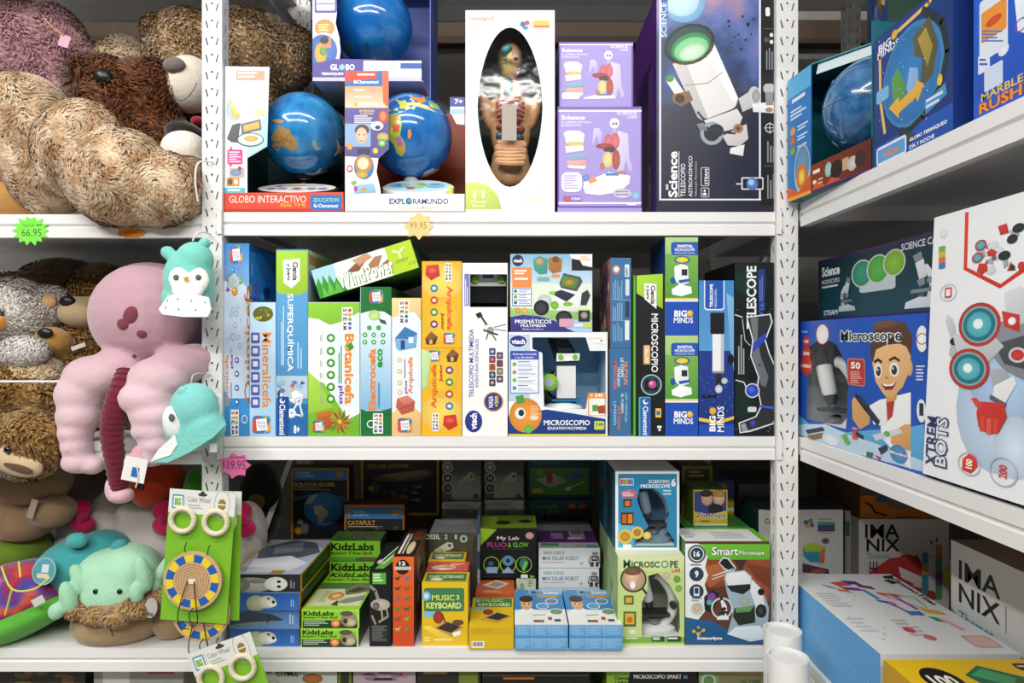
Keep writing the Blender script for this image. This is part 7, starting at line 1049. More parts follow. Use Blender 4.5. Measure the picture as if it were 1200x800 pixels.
rbox('robot_kit_box', 'carton with brown and blue robot prints behind the planet globe box', 'box', 1016, 1040, 18, .66, .1, RT, {'front': '#2c4a7c', 'side': '#3a5a4a', 'top': '#2c4a7c'}, {'front': ['%'] + scene_patch(0, 0, 100, 100, ['#c88a4a', '#8a5a2c', '#2c3c5c', '#d8b080', '#4a6a9c'], 8, 26)}, h=.42)
# --- slim microscope set lying on the boy's microscope carton
zbx = 1.2345
sb = rbox('microscope_set_box', 'long dark teal microscope set with three round green samples, lying on the boy carton', 'box', 959, 1110, 306, .558, .17, zbx + g, {'front': '#15323a', 'side': '#3c1c5c', 'top': '#3c1c5c', 'left': '#3c1c5c'}, {'front': ['%', R(0, 0, 100, 100, '#3c1c5c'), R(1, 4, 99, 94, '#123038', '#1a4a54'), T('Science', 4, 12, 22, 28, '#f2f2f4', 0, .035), T('MICROSCOPIO', 4, 33, 22, 40, '#d4dce0', 0, .01), G(4, 43, 24, 49, 1, '#d4dce0'), T('SCIENCE CAN', 72, 6, 97, 15, '#e6e6ee', 0, .03), RR(40, 42, 68, 62, 3, '#c8d4d4'), E(42, 34, 9, 20, '#dfe8d8'), E(42, 34, 8, 18, '#3a9a7c'), E(55, 32, 9, 20, '#dfe8d8'), E(55, 32, 8, 18, '#5ab84a'), E(67, 28, 8, 18, '#dfe8d8'), E(67, 28, 7, 16, '#8ac03c'), T('STEAM', 6, 82, 20, 90, '#f2f2f4', 0, .02)] + mic(20, 36, 38, 86, '#c8d0d2', '#7a8488', '#5a6468', True) + mic(72, 22, 98, 90, '#dfe4e4', '#8a9498', '#5a6468')})
# --- boy with microscope carton
wn = [(12, 22), (26, 14), (38, 20), (46, 34), (48, 52), (47, 72), (46, 84), (9, 84), (10, 50)]
a = PX(935.5, 378, XF); b = PX(1086, 378, XF)
bk = rbox('boy_microscope_box', 'blue window carton printed with a cartoon boy holding tweezers, lettered Microscope', 'box', 935.5, 1086, 377, XF, .12, RM, {'front': '#1d4fb0', 'side': '#163c8c', 'top': '#2a5ab4', 'left': '#163c8c', 'right': '#163c8c'}, {'front': [M6,
    R(14, 85, 505, 645, '#1f55b8', '#1a4aa8'), Pg([(14, 430), (60, 470), (200, 500), (440, 480), (490, 470), (490, 650), (14, 520)], '#5fb0e4'), Pg([(14, 470), (120, 470), (210, 510), (300, 540), (440, 590), (490, 610), (490, 650), (14, 520)], '#c4def0'),
    E(108, 133, 26, 40, '#c0402c'), E(108, 133, 23, 36, '#f2f2f0'), E(48, 160, 13, 20, '#c8402c'), E(48, 205, 17, 28, '#c8402c'), E(48, 250, 23, 36, '#c8402c'), T('100', 40, 154, 56, 165, '#fff', 0, .02), T('250X', 36, 198, 60, 212, '#fff', 0, .02), T('1000X', 30, 244, 66, 260, '#fff', 0, .02), G(30, 120, 62, 134, 1, '#8aa4d8'),
    Pg([(320, 380), (440, 350), (440, 640), (400, 600), (330, 520)], '#f2f4f5'), Pg([(285, 400), (330, 375), (360, 400), (350, 480), (300, 470)], '#f2f4f5'), Pg([(348, 380), (382, 366), (372, 440), (352, 460)], '#b83a2c'), Pg([(340, 350), (390, 340), (386, 380), (352, 388)], '#d89a5c'), E(436, 258, 12, 32, '#e0a868'), Pg([(296, 170), (340, 130), (420, 140), (442, 190), (436, 270), (410, 330), (370, 372), (340, 360), (308, 310), (296, 240)], '#eebb80'), Pg([(286, 200), (298, 130), (320, 86), (350, 80), (420, 90), (446, 140), (440, 215), (424, 180), (400, 168), (350, 172), (310, 190), (298, 240)], '#5c3a22'), Pg([(296, 120), (310, 88), (370, 80), (400, 96), (340, 108)], '#7a5030'),
    E(318, 270, 15, 28, '#f6f6f2'), E(378, 265, 19, 27, '#f6f6f2'), E(319, 272, 9, 18, '#3a3020'), E(378, 267, 11, 18, '#3a3020'), E(316, 266, 3, 5, '#fff'), E(374, 261, 3, 5, '#fff'), L([(304, 236), (318, 228), (332, 238)], 6, '#4a2c1a'), L([(360, 230), (380, 220), (398, 232)], 6, '#4a2c1a'), Pg([(328, 318), (358, 322), (388, 312), (372, 340), (346, 342)], '#8a2c20'), Pg([(332, 318), (358, 322), (384, 314), (372, 326), (344, 328)], '#fff'), L([(346, 290), (350, 298), (356, 294)], 4, '#c88a50'),
    Pg([(220, 380), (236, 358), (262, 380), (290, 420), (286, 470), (250, 490), (222, 450)], '#e0a868'), L([(234, 362), (270, 410), (318, 468)], 10, '#26282c'), L([(246, 368), (282, 410), (322, 462)], 8, '#3a3c42'), Pg([(366, 500), (420, 470), (440, 470), (440, 570), (400, 560), (366, 540)], '#e0a868'), Pg([(296, 510), (400, 486), (412, 502), (310, 532)], '#d4dce4'), E(352, 506, 12, 10, '#6ab84a'),
    T('Microscope', 176, 118, 410, 176, '#f4f6f8', 0, .075), T('Microscope', 178, 121, 408, 172, '#26282e', 0, .03), RR(203, 222, 270, 330, 10, '#d8887c'), RR(206, 226, 267, 326, 9, '#c03a2c'), T('50', 216, 236, 252, 264, '#fff', 0, .03), G(214, 272, 260, 320, 6, '#e8b4a8'),
    Pg([(46, 492), (110, 480), (118, 494), (54, 506)], '#26344a'), Pg([(50, 512), (112, 502), (118, 520), (70, 530)], '#8a6a34'), E(140, 526, 34, 22, '#dfeaf2'), Pg([(180, 512), (200, 505), (206, 525), (190, 530)], '#6ab84a'), E(202, 536, 12, 10, '#6ab84a'), R(222, 492, 242, 530, '#d84a3c'), R(222, 480, 240, 492, '#e8b0a8'), L([(236, 504), (262, 520)], 8, '#22303c'), Pg([(276, 572), (300, 578), (296, 600), (274, 590)], '#2c6a4a'), Pg([(318, 560), (350, 546), (356, 566), (330, 585)], '#26344a'), Pg([(305, 585), (330, 595), (326, 608)], '#a8342c'), E(395, 582, 34, 34, '#4a90d0'), T('Buki', 362, 566, 428, 596, '#e8862c', 0, .06), T('Buki', 364, 568, 426, 594, '#fff0d8', 0, .02), E(484, 150, 22, 50, '#f0f2f4'), O(484, 150, 22, 4, '#c8402c'), G(462, 250, 495, 312, 5, '#cfdcf0'), E(482, 420, 18, 44, '#f0f2f4'), R(474, 390, 490, 440, '#2c3038')]},
    windows=[wn], inner='#b4bcc0')
def rscope():
    o = window_scope('boy_kit_microscope', 'white microscope with dark stage inside the cartoon boy window carton', 600, RM + .004, 0, .138, '#e4e6e6', '#3c4044'); p = PX(990, 0, .56)
    o.location = (XF + .036, -.052, RM + .014); o.rotation_euler.z = -math.pi / 2 + .5
    m = MB(); m.box(-.06, 0, 0, .06, .08, .012, '#d8dcdc'); thing('display_tray', 'pale card tray under the microscope in the cartoon boy carton', 'tray', (XF + .004, -.06, RM + .0018), m, rot=(0, 0, -math.pi / 2))
rscope()
# --- robot kit carton leaning on the shelf
xw = PX(1081, 0, .506).y; Wx = .36
xb = box('robot_carton', 'big white carton printed with a red robot and round blue eyes, leaning back slightly', 'box', Wx, .315, .08, (.5065, xw - Wx / 2, RM + .0042), {'front': '#eef0f2', 'side': '#22305c', 'top': '#1c2748', 'bottom': '#1c2748'}, {'front': [M6,
    R(480, -40, 900, 900, '#f0f1f4'), E(760, 420, 180, 240, '#c4d8f0'), E(790, 300, 150, 200, '#b0ccec'), E(830, 560, 90, 120, '#cfe0f2')]}, rot=(-.045, 0, -math.pi / 2))
_, Mx, wx_, hx_, _d = BOXES[xb.name]
fo, u, v, n, W, H = faces_of(wx_, hx_, 1)['front']; pm = MB()
A8x = (900, 230, 2.163)
do_print(pm, fo, u, v, n, W, H, Mx, [A8x] + [R(420, 70, 421, 71, '#f0f1f4')] * 5 + [Pg([(500, 40), (509, 40), (505, 180), (590, 222), (660, 170), (660, 185), (588, 234), (496, 186)], '#d83a2c')] + scene_patch(520, 80, 655, 205, ['#6a6e74', '#c83a30', '#3a3c40', '#a8acb0', '#d8dade'], 5, 16) + [E(540, 124, 15, 14, '#c83a30'), E(540, 124, 11, 10, '#5ab0c0'), E(532, 156, 15, 13, '#c83a30'), E(532, 156, 11, 9, '#5ab0c0'), E(600, 150, 16, 12, '#2a2c30'), E(620, 108, 14, 12, '#2a2c30'), E(636, 80, 16, 12, '#2a2c30'), Pg([(584, 76), (606, 68), (612, 92), (590, 98)], '#c83a30'), Pg([(534, 170), (556, 170), (558, 190), (540, 194)], '#c83a30'),
    E(446, 95, 9, 10, '#dfe2e6')] + [RR(434, 128 + i * 14, 450, 140 + i * 14, 3, c) for i, c in enumerate(('#6ab04a', '#d8b43c', '#d8703c', '#4a7cc0'))] + [O(458, 244, 22, 2.5, '#c0c4ca'), RR(450, 232, 466, 256, 3, '#c83a30'), RR(453, 236, 463, 252, 2, '#f0f1f4'),
    Pg([(560, 330), (640, 300), (660, 300), (660, 470), (600, 440), (566, 400)], '#8a9098'), Pg([(575, 375), (660, 350), (660, 440), (600, 425)], '#4a4e54'), E(634, 402, 24, 20, '#d8dade'), E(634, 402, 17, 14, '#c83a30'), Pg([(600, 245), (640, 228), (660, 235), (660, 320), (610, 330)], '#d4d7da'), Pg([(594, 290), (640, 300), (640, 345), (600, 330)], '#c83a30'), E(620, 316, 10, 10, '#f0f1f4'), Pg([(455, 300), (470, 310), (478, 340), (470, 360), (478, 395), (470, 415), (460, 400), (466, 360), (452, 320)], '#c4c8cc'), E(474, 368, 12, 10, '#2a2c30'), Pg([(470, 350), (560, 340), (600, 380), (560, 420), (480, 400)], '#c8ccd0'), E(536, 325, 56, 56, '#c83a30'), E(536, 325, 47, 47, '#8cc0c8'), E(536, 325, 42, 42, '#2a7c8c'), E(536, 325, 32, 32, '#5ab8c8'), E(534, 323, 13, 13, '#eafaf8'), E(510, 437, 54, 52, '#c83a30'), E(510, 437, 45, 43, '#8cc0c8'), E(510, 437, 40, 38, '#2a7c8c'), E(510, 437, 30, 28, '#5ab8c8'), E(508, 435, 12, 12, '#eafaf8'),
    Pg([(565, 440), (600, 435), (625, 470), (600, 520), (575, 500)], '#a8acb2'), Pg([(575, 480), (625, 455), (632, 475), (600, 530), (570, 515)], '#e4e6e8'), L([(566, 508), (604, 530)], 9, '#5a5e64'), Pg([(540, 520), (600, 524), (608, 560), (586, 600), (560, 602), (536, 585), (530, 548)], '#c8332a'), Pg([(516, 512), (530, 510), (545, 530), (540, 545)], '#d8453a'), L([(545, 560), (545, 592)], 12, '#d8453a'), L([(562, 566), (562, 600)], 12, '#e05a4c'), L([(580, 566), (578, 598)], 12, '#d8453a'),
    T('XTREM', 406, 556, 428, 686, '#2c3a64', 90, .03), T('BOTS', 426, 555, 456, 692, '#2c3a64', 90, .06), T('BOTS', 430, 560, 452, 687, '#e4e8f2', 90, .015), O(512, 678, 30, 3, '#b8bcc4'), E(512, 678, 18, 20, '#d83a2c'), Pg([(496, 664), (512, 652), (528, 662), (534, 684), (516, 702), (494, 692)], '#d83a2c'), T('100', 504, 664, 520, 692, '#fff', 90, .03), O(598, 698, 38, 4, '#b8bcc4'), T('200', 588, 678, 608, 718, '#d83a2c', 90, .02), Pg([(380, 715), (400, 712), (700, 815), (700, 835)], '#22305c')]); pm.build('robot_print', CARD, xb)
# --- magnetic-tile sets on the lower board
pz = (.767 - RB) / 2 - g
for i in range(2):
    box('magnetic_tile_box', ['flat blue-sided tile set carton, lower of two', 'flat tile set carton with a white top of coloured shapes, upper of two'][i], 'box', .195, pz, .31, (.511 + .0975, -.24, RB + i * (pz + g)), {'front': '#c8ccd0', 'left': '#5ea4dc', 'side': '#5ea4dc', 'top': '#dcdee0'}, {'front': ['%', R(0, 0, 100, 30, '#dcdee0')] + [R(10 + k * 8, 30, 15 + k * 8, 80, '#d8a48c') for k in range(3)], 'left': ['%', R(0, 0, 100, 100, '#68aee4', '#589cd4', 'h')] + [R(0, 8 + k * 12, 100, 9 + k * 12, '#7cbcec') for k in range(7)], **({'top': [L5, Pg([(412, 414), (450, 412), (454, 424), (420, 424)], '#222'), Pg([(415, 430), (440, 425), (470, 440), (448, 444)], '#26282c'), T('PicassoTiles', 64, 20, 70, 21, '#222', 0, .02) if False else E(300, 452, 4, 3, '#d8d8da')]} if i else {})})
tl = [o for o in bpy.data.objects if o.name.startswith('magnetic_tile_box') and 'upper' in o.get('label', '')][0]
_, Mt, wt, ht, dt = BOXES[tl.name]
fo, u, v, n, W, H = faces_of(wt, ht, dt)['top']; pm = MB()
do_print(pm, fo, u, v, n, W, H, Mt, ['%'] + [R(1, 1, 1.1, 1.1, '#dcdee0')] * 5 + [T('PicassoTiles', 93, 8, 99, 46, '#1c1d20', -90, .05)]
    + [Pg([(x, y), (x + a1, y + b1), (x + a1 + a2, y + b1 + b2), (x + a2, y + b2)], c) for x, y, a1, b1, a2, b2, c in ((30, 14, 14, -2, 5, 6, '#c8503c'), (44, 10, 12, 2, 2, 6, '#3a3c8c'), (34, 20, 16, 2, 3, 5, '#7a3c9c'), (28, 22, 10, 3, 2, 5, '#d8842c'), (52, 16, 12, 4, 0, 5, '#8a2c4a'), (50, 24, 3, 14, 4, 0, '#3c90c8'), (50, 38, 12, 4, 2, 4, '#5a4ab8'), (60, 28, 16, 4, 2, 4, '#d86a3c'), (58, 42, 4, 14, 3, 0, '#c84a8c'), (62, 54, 12, 0, 0, 5, '#3c78c0'), (76, 50, 14, 3, 2, 6, '#e0b43c'), (70, 34, 3, 18, 3, 0, '#8a4ac0'), (74, 60, 8, 2, 2, 6, '#2f9a6a'), (80, 62, 4, 14, 4, 0, '#e8a0c4'), (76, 32, 10, 8, 3, 3, '#58b0c8'), (86, 46, 6, 6, 4, 4, '#d8503c'), (20, 16, 8, 4, 3, 5, '#4a9ac0'))]
    + [L([(60, 30), (84, 54)], 1.4, '#c84a8c'), L([(56, 44), (70, 60)], 1.4, '#3c90c8'), L([(70, 30), (88, 36), (84, 50)], 1.2, '#6ab04a'), RR(76, 82, 96, 94, 2, '#c8a49c'), RR(78, 83.5, 94, 92.5, 2, '#dcb8ac'), G(6, 30, 24, 50, 6, '#b8bcc4'), G(40, 64, 56, 84, 5, '#c0b4b4'), E(44, 76, 4, 3, '#c84a4a'), E(52, 84, 4, 3, '#c8706a'), G(6, 62, 20, 80, 4, '#c4c8d0')] + [E(6 + (i * 37) % 90, 5 + (i * 23) % 90, .8, .6, ['#d8a8b0', '#a8bcd8', '#b8d0b0'][i % 3]) for i in range(30)]); pm.build('tile_print', CARD, tl)
yl = box('yellow_tile_box', 'yellow carton printed with a dark badge and vehicles, partly cut by the picture edge', 'box', .205, .11, .14, (.6115, -.392, RB), {'front': '#e0b41c', 'side': '#c89a18', 'top': '#e6bc1c'}, {'top': ['%', E(22, 40, 12, 24, '#1c1c1e'), T('100', 14, 30, 30, 52, '#f4efe0', 0, .05), Pg([(40, 30), (56, 12), (76, 34), (70, 64), (46, 60)], '#2f6a4a'), Pg([(44, 30), (56, 18), (70, 36), (60, 50)], '#4aa06a'), E(64, 62, 8, 12, '#c8642c'), Pg([(74, 40), (96, 24), (100, 60), (80, 64)], '#5a3a2c'), RR(80, 8, 100, 22, 3, '#1c1c1e'), G(82, 12, 98, 18, 1, '#d8d0b8')], 'front': ['%', R(8, 30, 12, 90, '#26282a'), R(16, 40, 19, 90, '#26282a')]})
imx = lambda: [R(0, 0, 100, 100, '#dcdad6'), T('IMA', 8, 9, 52, 24, '#17181a', 0, .03), T('NIX', 8, 27, 50, 42, '#17181a', 0, .03), T('Themes', 8, 45, 42, 53, '#4a9aa4', 0, .03)]
ib = rbox('tile_theme_box', 'white carton with bold black letters, teal and pink print, beside the flat tile sets', 'box', 1114.5, 1260, 632, .722, .22, RB, {'front': '#dcdad6', 'top': '#7a6450', 'side': '#8a7462', 'left': '#8a7462'}, {'front': ['%', R(0, 0, 100, 100, '#dedcd8'), Pg([(0, 50), (30, 72), (52, 100), (0, 100)], '#3fa4ac'), T('IMA', 8, 12, 46, 26, '#17181a', 0, .03), T('NIX', 8, 29, 46, 43, '#17181a', 0, .03), T('Themes', 8, 49, 40, 57, '#4a9aa4', 0, .03), R(50, 28, 51, 46, '#888'), E(66, 76, 22, 20, '#d8798a'), E(82, 70, 16, 18, '#d86a7c'), Pg([(8, 88), (40, 80), (70, 96), (70, 100), (10, 100)], '#2c2c34'), Pg([(12, 84), (30, 78), (36, 90), (20, 94)], '#c8842c'), E(56, 92, 20, 12, '#d8c43c'), Pg([(36, 84), (56, 80), (60, 92), (42, 96)], '#4a7a9c')]})
zi = P(0, 608, .12).z
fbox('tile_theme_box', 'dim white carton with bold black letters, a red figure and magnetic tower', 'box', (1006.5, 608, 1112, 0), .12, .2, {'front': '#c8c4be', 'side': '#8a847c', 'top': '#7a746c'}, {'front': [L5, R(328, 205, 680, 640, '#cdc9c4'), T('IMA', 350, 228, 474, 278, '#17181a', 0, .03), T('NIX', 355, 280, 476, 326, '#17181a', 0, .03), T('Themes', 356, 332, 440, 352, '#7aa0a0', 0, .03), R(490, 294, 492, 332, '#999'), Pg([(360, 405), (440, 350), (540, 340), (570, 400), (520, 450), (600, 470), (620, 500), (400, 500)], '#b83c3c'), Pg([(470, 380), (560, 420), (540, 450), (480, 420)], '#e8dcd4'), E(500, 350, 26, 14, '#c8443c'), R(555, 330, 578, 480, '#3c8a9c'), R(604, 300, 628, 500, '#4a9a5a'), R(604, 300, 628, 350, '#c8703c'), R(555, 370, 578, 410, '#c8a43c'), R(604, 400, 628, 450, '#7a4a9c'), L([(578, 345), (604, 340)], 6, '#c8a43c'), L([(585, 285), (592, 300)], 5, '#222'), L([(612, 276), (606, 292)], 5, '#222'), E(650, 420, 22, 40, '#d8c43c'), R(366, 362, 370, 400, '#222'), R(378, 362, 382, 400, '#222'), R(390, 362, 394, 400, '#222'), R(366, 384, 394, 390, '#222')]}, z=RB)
fbox('orange_tile_box', 'orange and brown carton lying on the dim white carton with the red figure', 'box', (1008, 566, 1108, 607.5), .125, .18, {'front': '#b8702c', 'side': '#6a4a2c', 'top': '#5a3c24'}, {'front': [L5, R(330, 60, 690, 125, '#5a4a3c'), R(330, 125, 690, 250, '#b86c24'), L([(352, 150), (372, 160), (386, 185), (428, 196)], 8, '#222'), R(388, 118, 450, 150, '#4a5a6c'), R(430, 110, 520, 165, '#6a5a7a'), E(480, 150, 40, 24, '#7a6a58'), E(648, 188, 26, 18, '#1c1c1e'), T('40', 634, 179, 662, 197, '#d8d0c0', 0, .04), G(460, 200, 560, 210, 1, '#7a4418')]}, z=zi + g)
fbox('magnet_box', 'white carton with dark green top printed with a rainbow block', 'box', (889, 597, 988, 0), .13, .1, {'front': '#d6d4d0', 'side': '#17453c', 'top': '#17352f'}, {'front': [M7, T('Connect', 236, 326, 340, 352, '#2f7a5a', 0, .03), G(238, 278, 290, 294, 1, '#b87a80'), E(440, 345, 12, 12, '#3c6cb0'), E(462, 338, 12, 12, '#58b04a'), E(470, 358, 11, 11, '#a84a8c'), E(448, 362, 11, 11, '#d8b43c'), R(498, 342, 582, 372, '#4aa0a8'), R(498, 358, 582, 390, '#5a4a7c'), G(500, 326, 580, 338, 1, '#b09a9c'), G(508, 396, 578, 404, 1, '#888'), E(536, 436, 20, 16, '#8a8c8c'), E(536, 436, 12, 9, '#4a4c4c'), Pg([(424, 462), (470, 440), (536, 466), (530, 545), (460, 540), (426, 510)], '#3c9cb8'), Pg([(424, 462), (470, 440), (536, 466), (520, 490), (440, 490)], '#b4d04a'), Pg([(510, 490), (536, 466), (530, 545), (508, 548)], '#d8764a'), Pg([(422, 545), (480, 560), (550, 575), (556, 598), (422, 592)], '#5a3a5c'), E(500, 585, 40, 12, '#b85a44')]}, z=RB)
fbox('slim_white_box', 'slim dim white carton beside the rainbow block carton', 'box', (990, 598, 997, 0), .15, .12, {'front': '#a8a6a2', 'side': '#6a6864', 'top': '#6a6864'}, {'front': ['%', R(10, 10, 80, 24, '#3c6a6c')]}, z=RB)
# ================================================================ soft toys of the left bay
BLK = plain('bead_black', '#0c0c0d', .15, coat=.5)
CURL = dict(curl=1.6, lift=.8)
def crl(n, cols, ln=.012, wd=.006, **kw): return (n, ln, wd, cols, dict(curl=1.5, lift=.75, **kw))
ZTL, ZML = ZT - .004, ZM - .008
def nose(root, b, px, py, Y, rx, ry, col='#141416', a=0):
    return bit(root, b, 'nose', [EL(px, py, Y, rx, ry, min(rx, ry) * sc(Y) * .8, a)], col, plain('nose_satin', '#141416', .35) if col == '#141416' else None)
def eye(root, b, px, py, Y, r):
    q = surf(root, b, px, py); Y = Y if q is None else min(Y, q + .0005) if abs(q - Y) > .02 else q
    return bit(root, b, 'eye', [EL(px, py, Y, r, r, r * sc(Y) * .7)], '#0c0c0d', BLK)
# ---------------- top board
r, b = plush('plush_rabbit', 'dusty pink fluffy toy with a small pink paper tag', [EL(30, 80, .3, 68, 75, .1), EL(30, 140, .3, 80, 70, .1), EL(72, 55, .28, 30, 52, .06, -20)], '#a87c82', crl(16000, ['#a8787e', '#b98a8e', '#94666c', '#c29a9c'], .009, .004, seed=2), floor=ZTL)
m = MB(); m.box(-.011, -.001, -.02, .011, 0, .004, '#e2a8c0'); o = m.build('paper_tag', CARD, r, P(77, 44, .205) - b); o.rotation_euler.y = .3
strokes(r, b, 'ribbon', [[P(52, 22, .2), P(62, 32, .2), P(75, 42, .204)]], .0016, '#c8a068')
r, b = plush('plush_bear', 'dark brown shaggy toy lying on its back, black nose up', [EL(145, 135, .2, 66, 58, .08), EL(120, 100, .19, 40, 32, .06), EL(172, 105, .2, 38, 34, .06), EL(160, 190, .2, 90, 60, .08)], '#5c3318', crl(14000, ['#5a3016', '#6e3e1e', '#45230f', '#7c4a26'], .012, .004, seed=3), floor=ZTL)
nose(r, b, 121, 91, .128, 11, 10); eye(r, b, 173, 95, .135, 5)
r, b = plush('plush_bear', 'pale beige fluffy head peeking out behind the dark brown toy', [EL(150, 88, .36, 48, 42, .08), EL(150, 170, .36, 60, 110, .09)], '#bfa988', crl(8000, ['#c2ac8c', '#b39a78', '#d2c0a4'], .009, .004, seed=4), floor=ZTL)
r, b = plush('plush_bear', 'huge tan bear with a white muzzle and grey nose, arm reaching past the upright', [EL(222, 75, .3, 48, 62, .09), EL(183, 36, .3, 17, 19, .03), EL(285, 62, .31, 62, 50, .08), EL(330, 75, .33, 34, 48, .06, 40), EL(255, 175, .33, 80, 105, .09)], '#a0815c', crl(22000, ['#a3845e', '#8d6e4a', '#b99b76', '#c9b08c', '#7c5e3e'], .009, .005, seed=5), floor=ZTL)
bit(r, b, 'muzzle', [EL(222, 99, .215, 30, 33, .05)], '#e6ddcc'); nose(r, b, 204, 76, .165, 13, 9, '#7a706a')
strokes(r, b, 'mouth', [[P(201, 100, .163), P(204, 112, .163), P(212, 118, .161), P(222, 112, .16), P(231, 97, .161)]], .0007, '#2c2826')
bit(r, b, 'bow_tie', [EL(233, 143, .2, 8, 6, .02)], '#a01c34')
r, b = plush('plush_penguin', 'white rounded toy with a dark cap beside the left upright', [EL(218, 178, .07, 27, 24, .05), EL(220, 205, .08, 32, 40, .05)], '#ece6da', floor=ZTL)
bit(r, b, 'dark_cap', [EL(216, 156, .085, 20, 12, .04)], '#2a2624')
BW = ['#c9ae8a', '#b39368', '#dac4a4', '#a07e54', '#e4d4ba']
r, b = plush('giant_bear', 'giant curly beige bear with two fat legs hanging over the shelf edge', [EL(22, 150, .07, 62, 62, .07), EL(58, 200, .075, 46, 50, .06), EL(-30, 190, .09, 60, 75, .08), EL(95, 176, .0, 50, 56, .06), EL(140, 208, -.015, 58, 55, .062), EL(190, 222, -.012, 46, 42, .05), EL(222, 222, .02, 30, 36, .04)], '#b89b74', (70000, .0115, .0042, BW, dict(curl=1.7, lift=.6, seed=6, colfn=lambda q, t: mixc(hx('#a87c52'), hx('#e9d2b2'), min(1, max(0, .48 + .75 * noise.noise(q * 42) + .35 * (t - .5)))))), voxel=.008, smooth=6, floor=ZTL)
r, b = plush('plush_cushion', 'smooth honey-coloured toy tucked under the giant beige legs', [EL(15, 232, .1, 52, 32, .06), EL(-20, 225, .12, 40, 30, .06)], '#b98a4c', floor=ZTL)
# ---------------- middle board
r, b = plush('plush_bear', 'dark brown smooth toy lying at the back under the top board', [EL(75, 345, .34, 62, 42, .08), EL(15, 352, .34, 30, 34, .06), EL(75, 430, .36, 90, 90, .09)], '#6a5038', crl(7000, ['#6a5038', '#5c4430', '#7a5e44'], .007, .003, seed=7), floor=ZML)
r, b = plush('plush_koala', 'pale grey toy with big round ears and an orange beak', [EL(12, 372, .12, 52, 46, .07), EL(60, 358, .13, 22, 24, .03), EL(0, 470, .16, 50, 90, .07)], '#b4aba2', crl(14000, ['#b6ada4', '#a49a92', '#c9c2ba', '#d8d2ca'], .007, .004, seed=8), floor=ZML)
bit(r, b, 'inner_ear', [EL(57, 353, .102, 9, 8, .006)], '#c09468'); eye(r, b, 2, 366, .052, 4); bit(r, b, 'beak', [EL(-1, 378, .05, 6, 8, .014)], '#e29a34')
bit(r, b, 'paw', [EL(28, 412, .06, 28, 18, .026)], '#d6d2cc', FUR, fur=(3500, .007, .004, ['#d8d4ce', '#c8c2ba', '#e6e2dc']))
r, b = plush('plush_dog', 'brown curly dog with a long tan muzzle and black nose tip', [EL(120, 350, .2, 40, 40, .06), EL(105, 425, .18, 48, 62, .07), EL(72, 432, .13, 20, 26, .03), EL(130, 500, .2, 60, 60, .07)], '#6f4c28', crl(15000, ['#70502a', '#84602f', '#5c3e1e', '#94713e'], .009, .004, seed=9), floor=ZML)
bit(r, b, 'muzzle', [EL(94, 366, .135, 26, 19, .035, 12), EL(110, 366, .15, 26, 20, .035)], '#b49c78'); nose(r, b, 79, 353, .108, 9, 7)
strokes(r, b, 'mouth', [[P(79, 370, .108), P(82, 374, .106), P(86, 372, .104), P(87, 366, .104)]], .0007, '#2a2420')
m = MB(); m.box(-.014, -.0006, -.004, .014, 0, .004, '#c8c4be'); o = m.build('care_tag', CARD, r, P(92, 406, .1) - b); o.rotation_euler.y = -.35
r, b = plush('plush_dog', 'small toy with a honey muzzle under the pale grey koala', [EL(62, 400, .105, 22, 18, .03, 20), EL(75, 415, .14, 26, 24, .04)], '#a07a3e', floor=ZML); nose(r, b, 53, 390, .078, 9, 6)
r, b = plush('plush_lamb', 'cream curly-haired toy squeezed under the white paw', [EL(38, 445, .09, 38, 30, .05), EL(55, 470, .12, 40, 34, .05)], '#c9b08c', crl(7000, ['#cdb48f', '#bb9e76', '#dcc8a8'], .008, .005, seed=10), floor=ZML)
r, b = plush('plush_sloth', 'brown curly sloth with a cream face patch resting at the board edge', [EL(36, 522, -.005, 44, 40, .05), EL(5, 460, .06, 38, 30, .05), EL(50, 470, .08, 34, 26, .05, 30), EL(-20, 520, .0, 40, 46, .05), EL(30, 520, .06, 46, 40, .06)], '#7d5a30', crl(16000, ['#80602f', '#6b4a26', '#94723c', '#a68450'], .009, .005, seed=11), floor=ZML)
bit(r, b, 'face_patch', [EL(16, 538, -.042, 36, 17, .02, 24)], '#c8b08c'); bit(r, b, 'eye', [EL(9, 527, -.061, 4, 4, .004)], '#0c0c0d', BLK); bit(r, b, 'eye_stripe', [EL(20, 547, -.056, 20, 5, .008, 20)], '#5c4030')
r, b = plush('plush_hippo', 'taupe smooth toy lying below the brown sloth', [EL(40, 568, .12, 46, 24, .05), EL(10, 575, .11, 28, 20, .04), EL(70, 585, .16, 40, 34, .05)], '#8f7658', floor=ZB); eye(r, b, 29, 561, .068, 4)
r, b = plush('plush_hippo', 'tan smooth toy with a pale neck tag at the pile bottom', [EL(62, 598, .1, 26, 20, .04), EL(25, 610, .12, 40, 24, .05), EL(5, 600, .11, 26, 24, .05)], '#94795a', floor=ZB)
m = MB(); m.box(-.006, -.0006, -.018, .006, 0, .018, '#b0a494'); o = m.build('neck_tag', CARD, r, P(38, 596, .055) - b); o.rotation_euler.y = .3
r, b = plush('plush_seal', 'dark brown-grey toy in the shadow beside the octopus arm', [EL(90, 572, .16, 30, 18, .05), EL(110, 560, .2, 30, 24, .05)], '#4a3a34', floor=ZB)
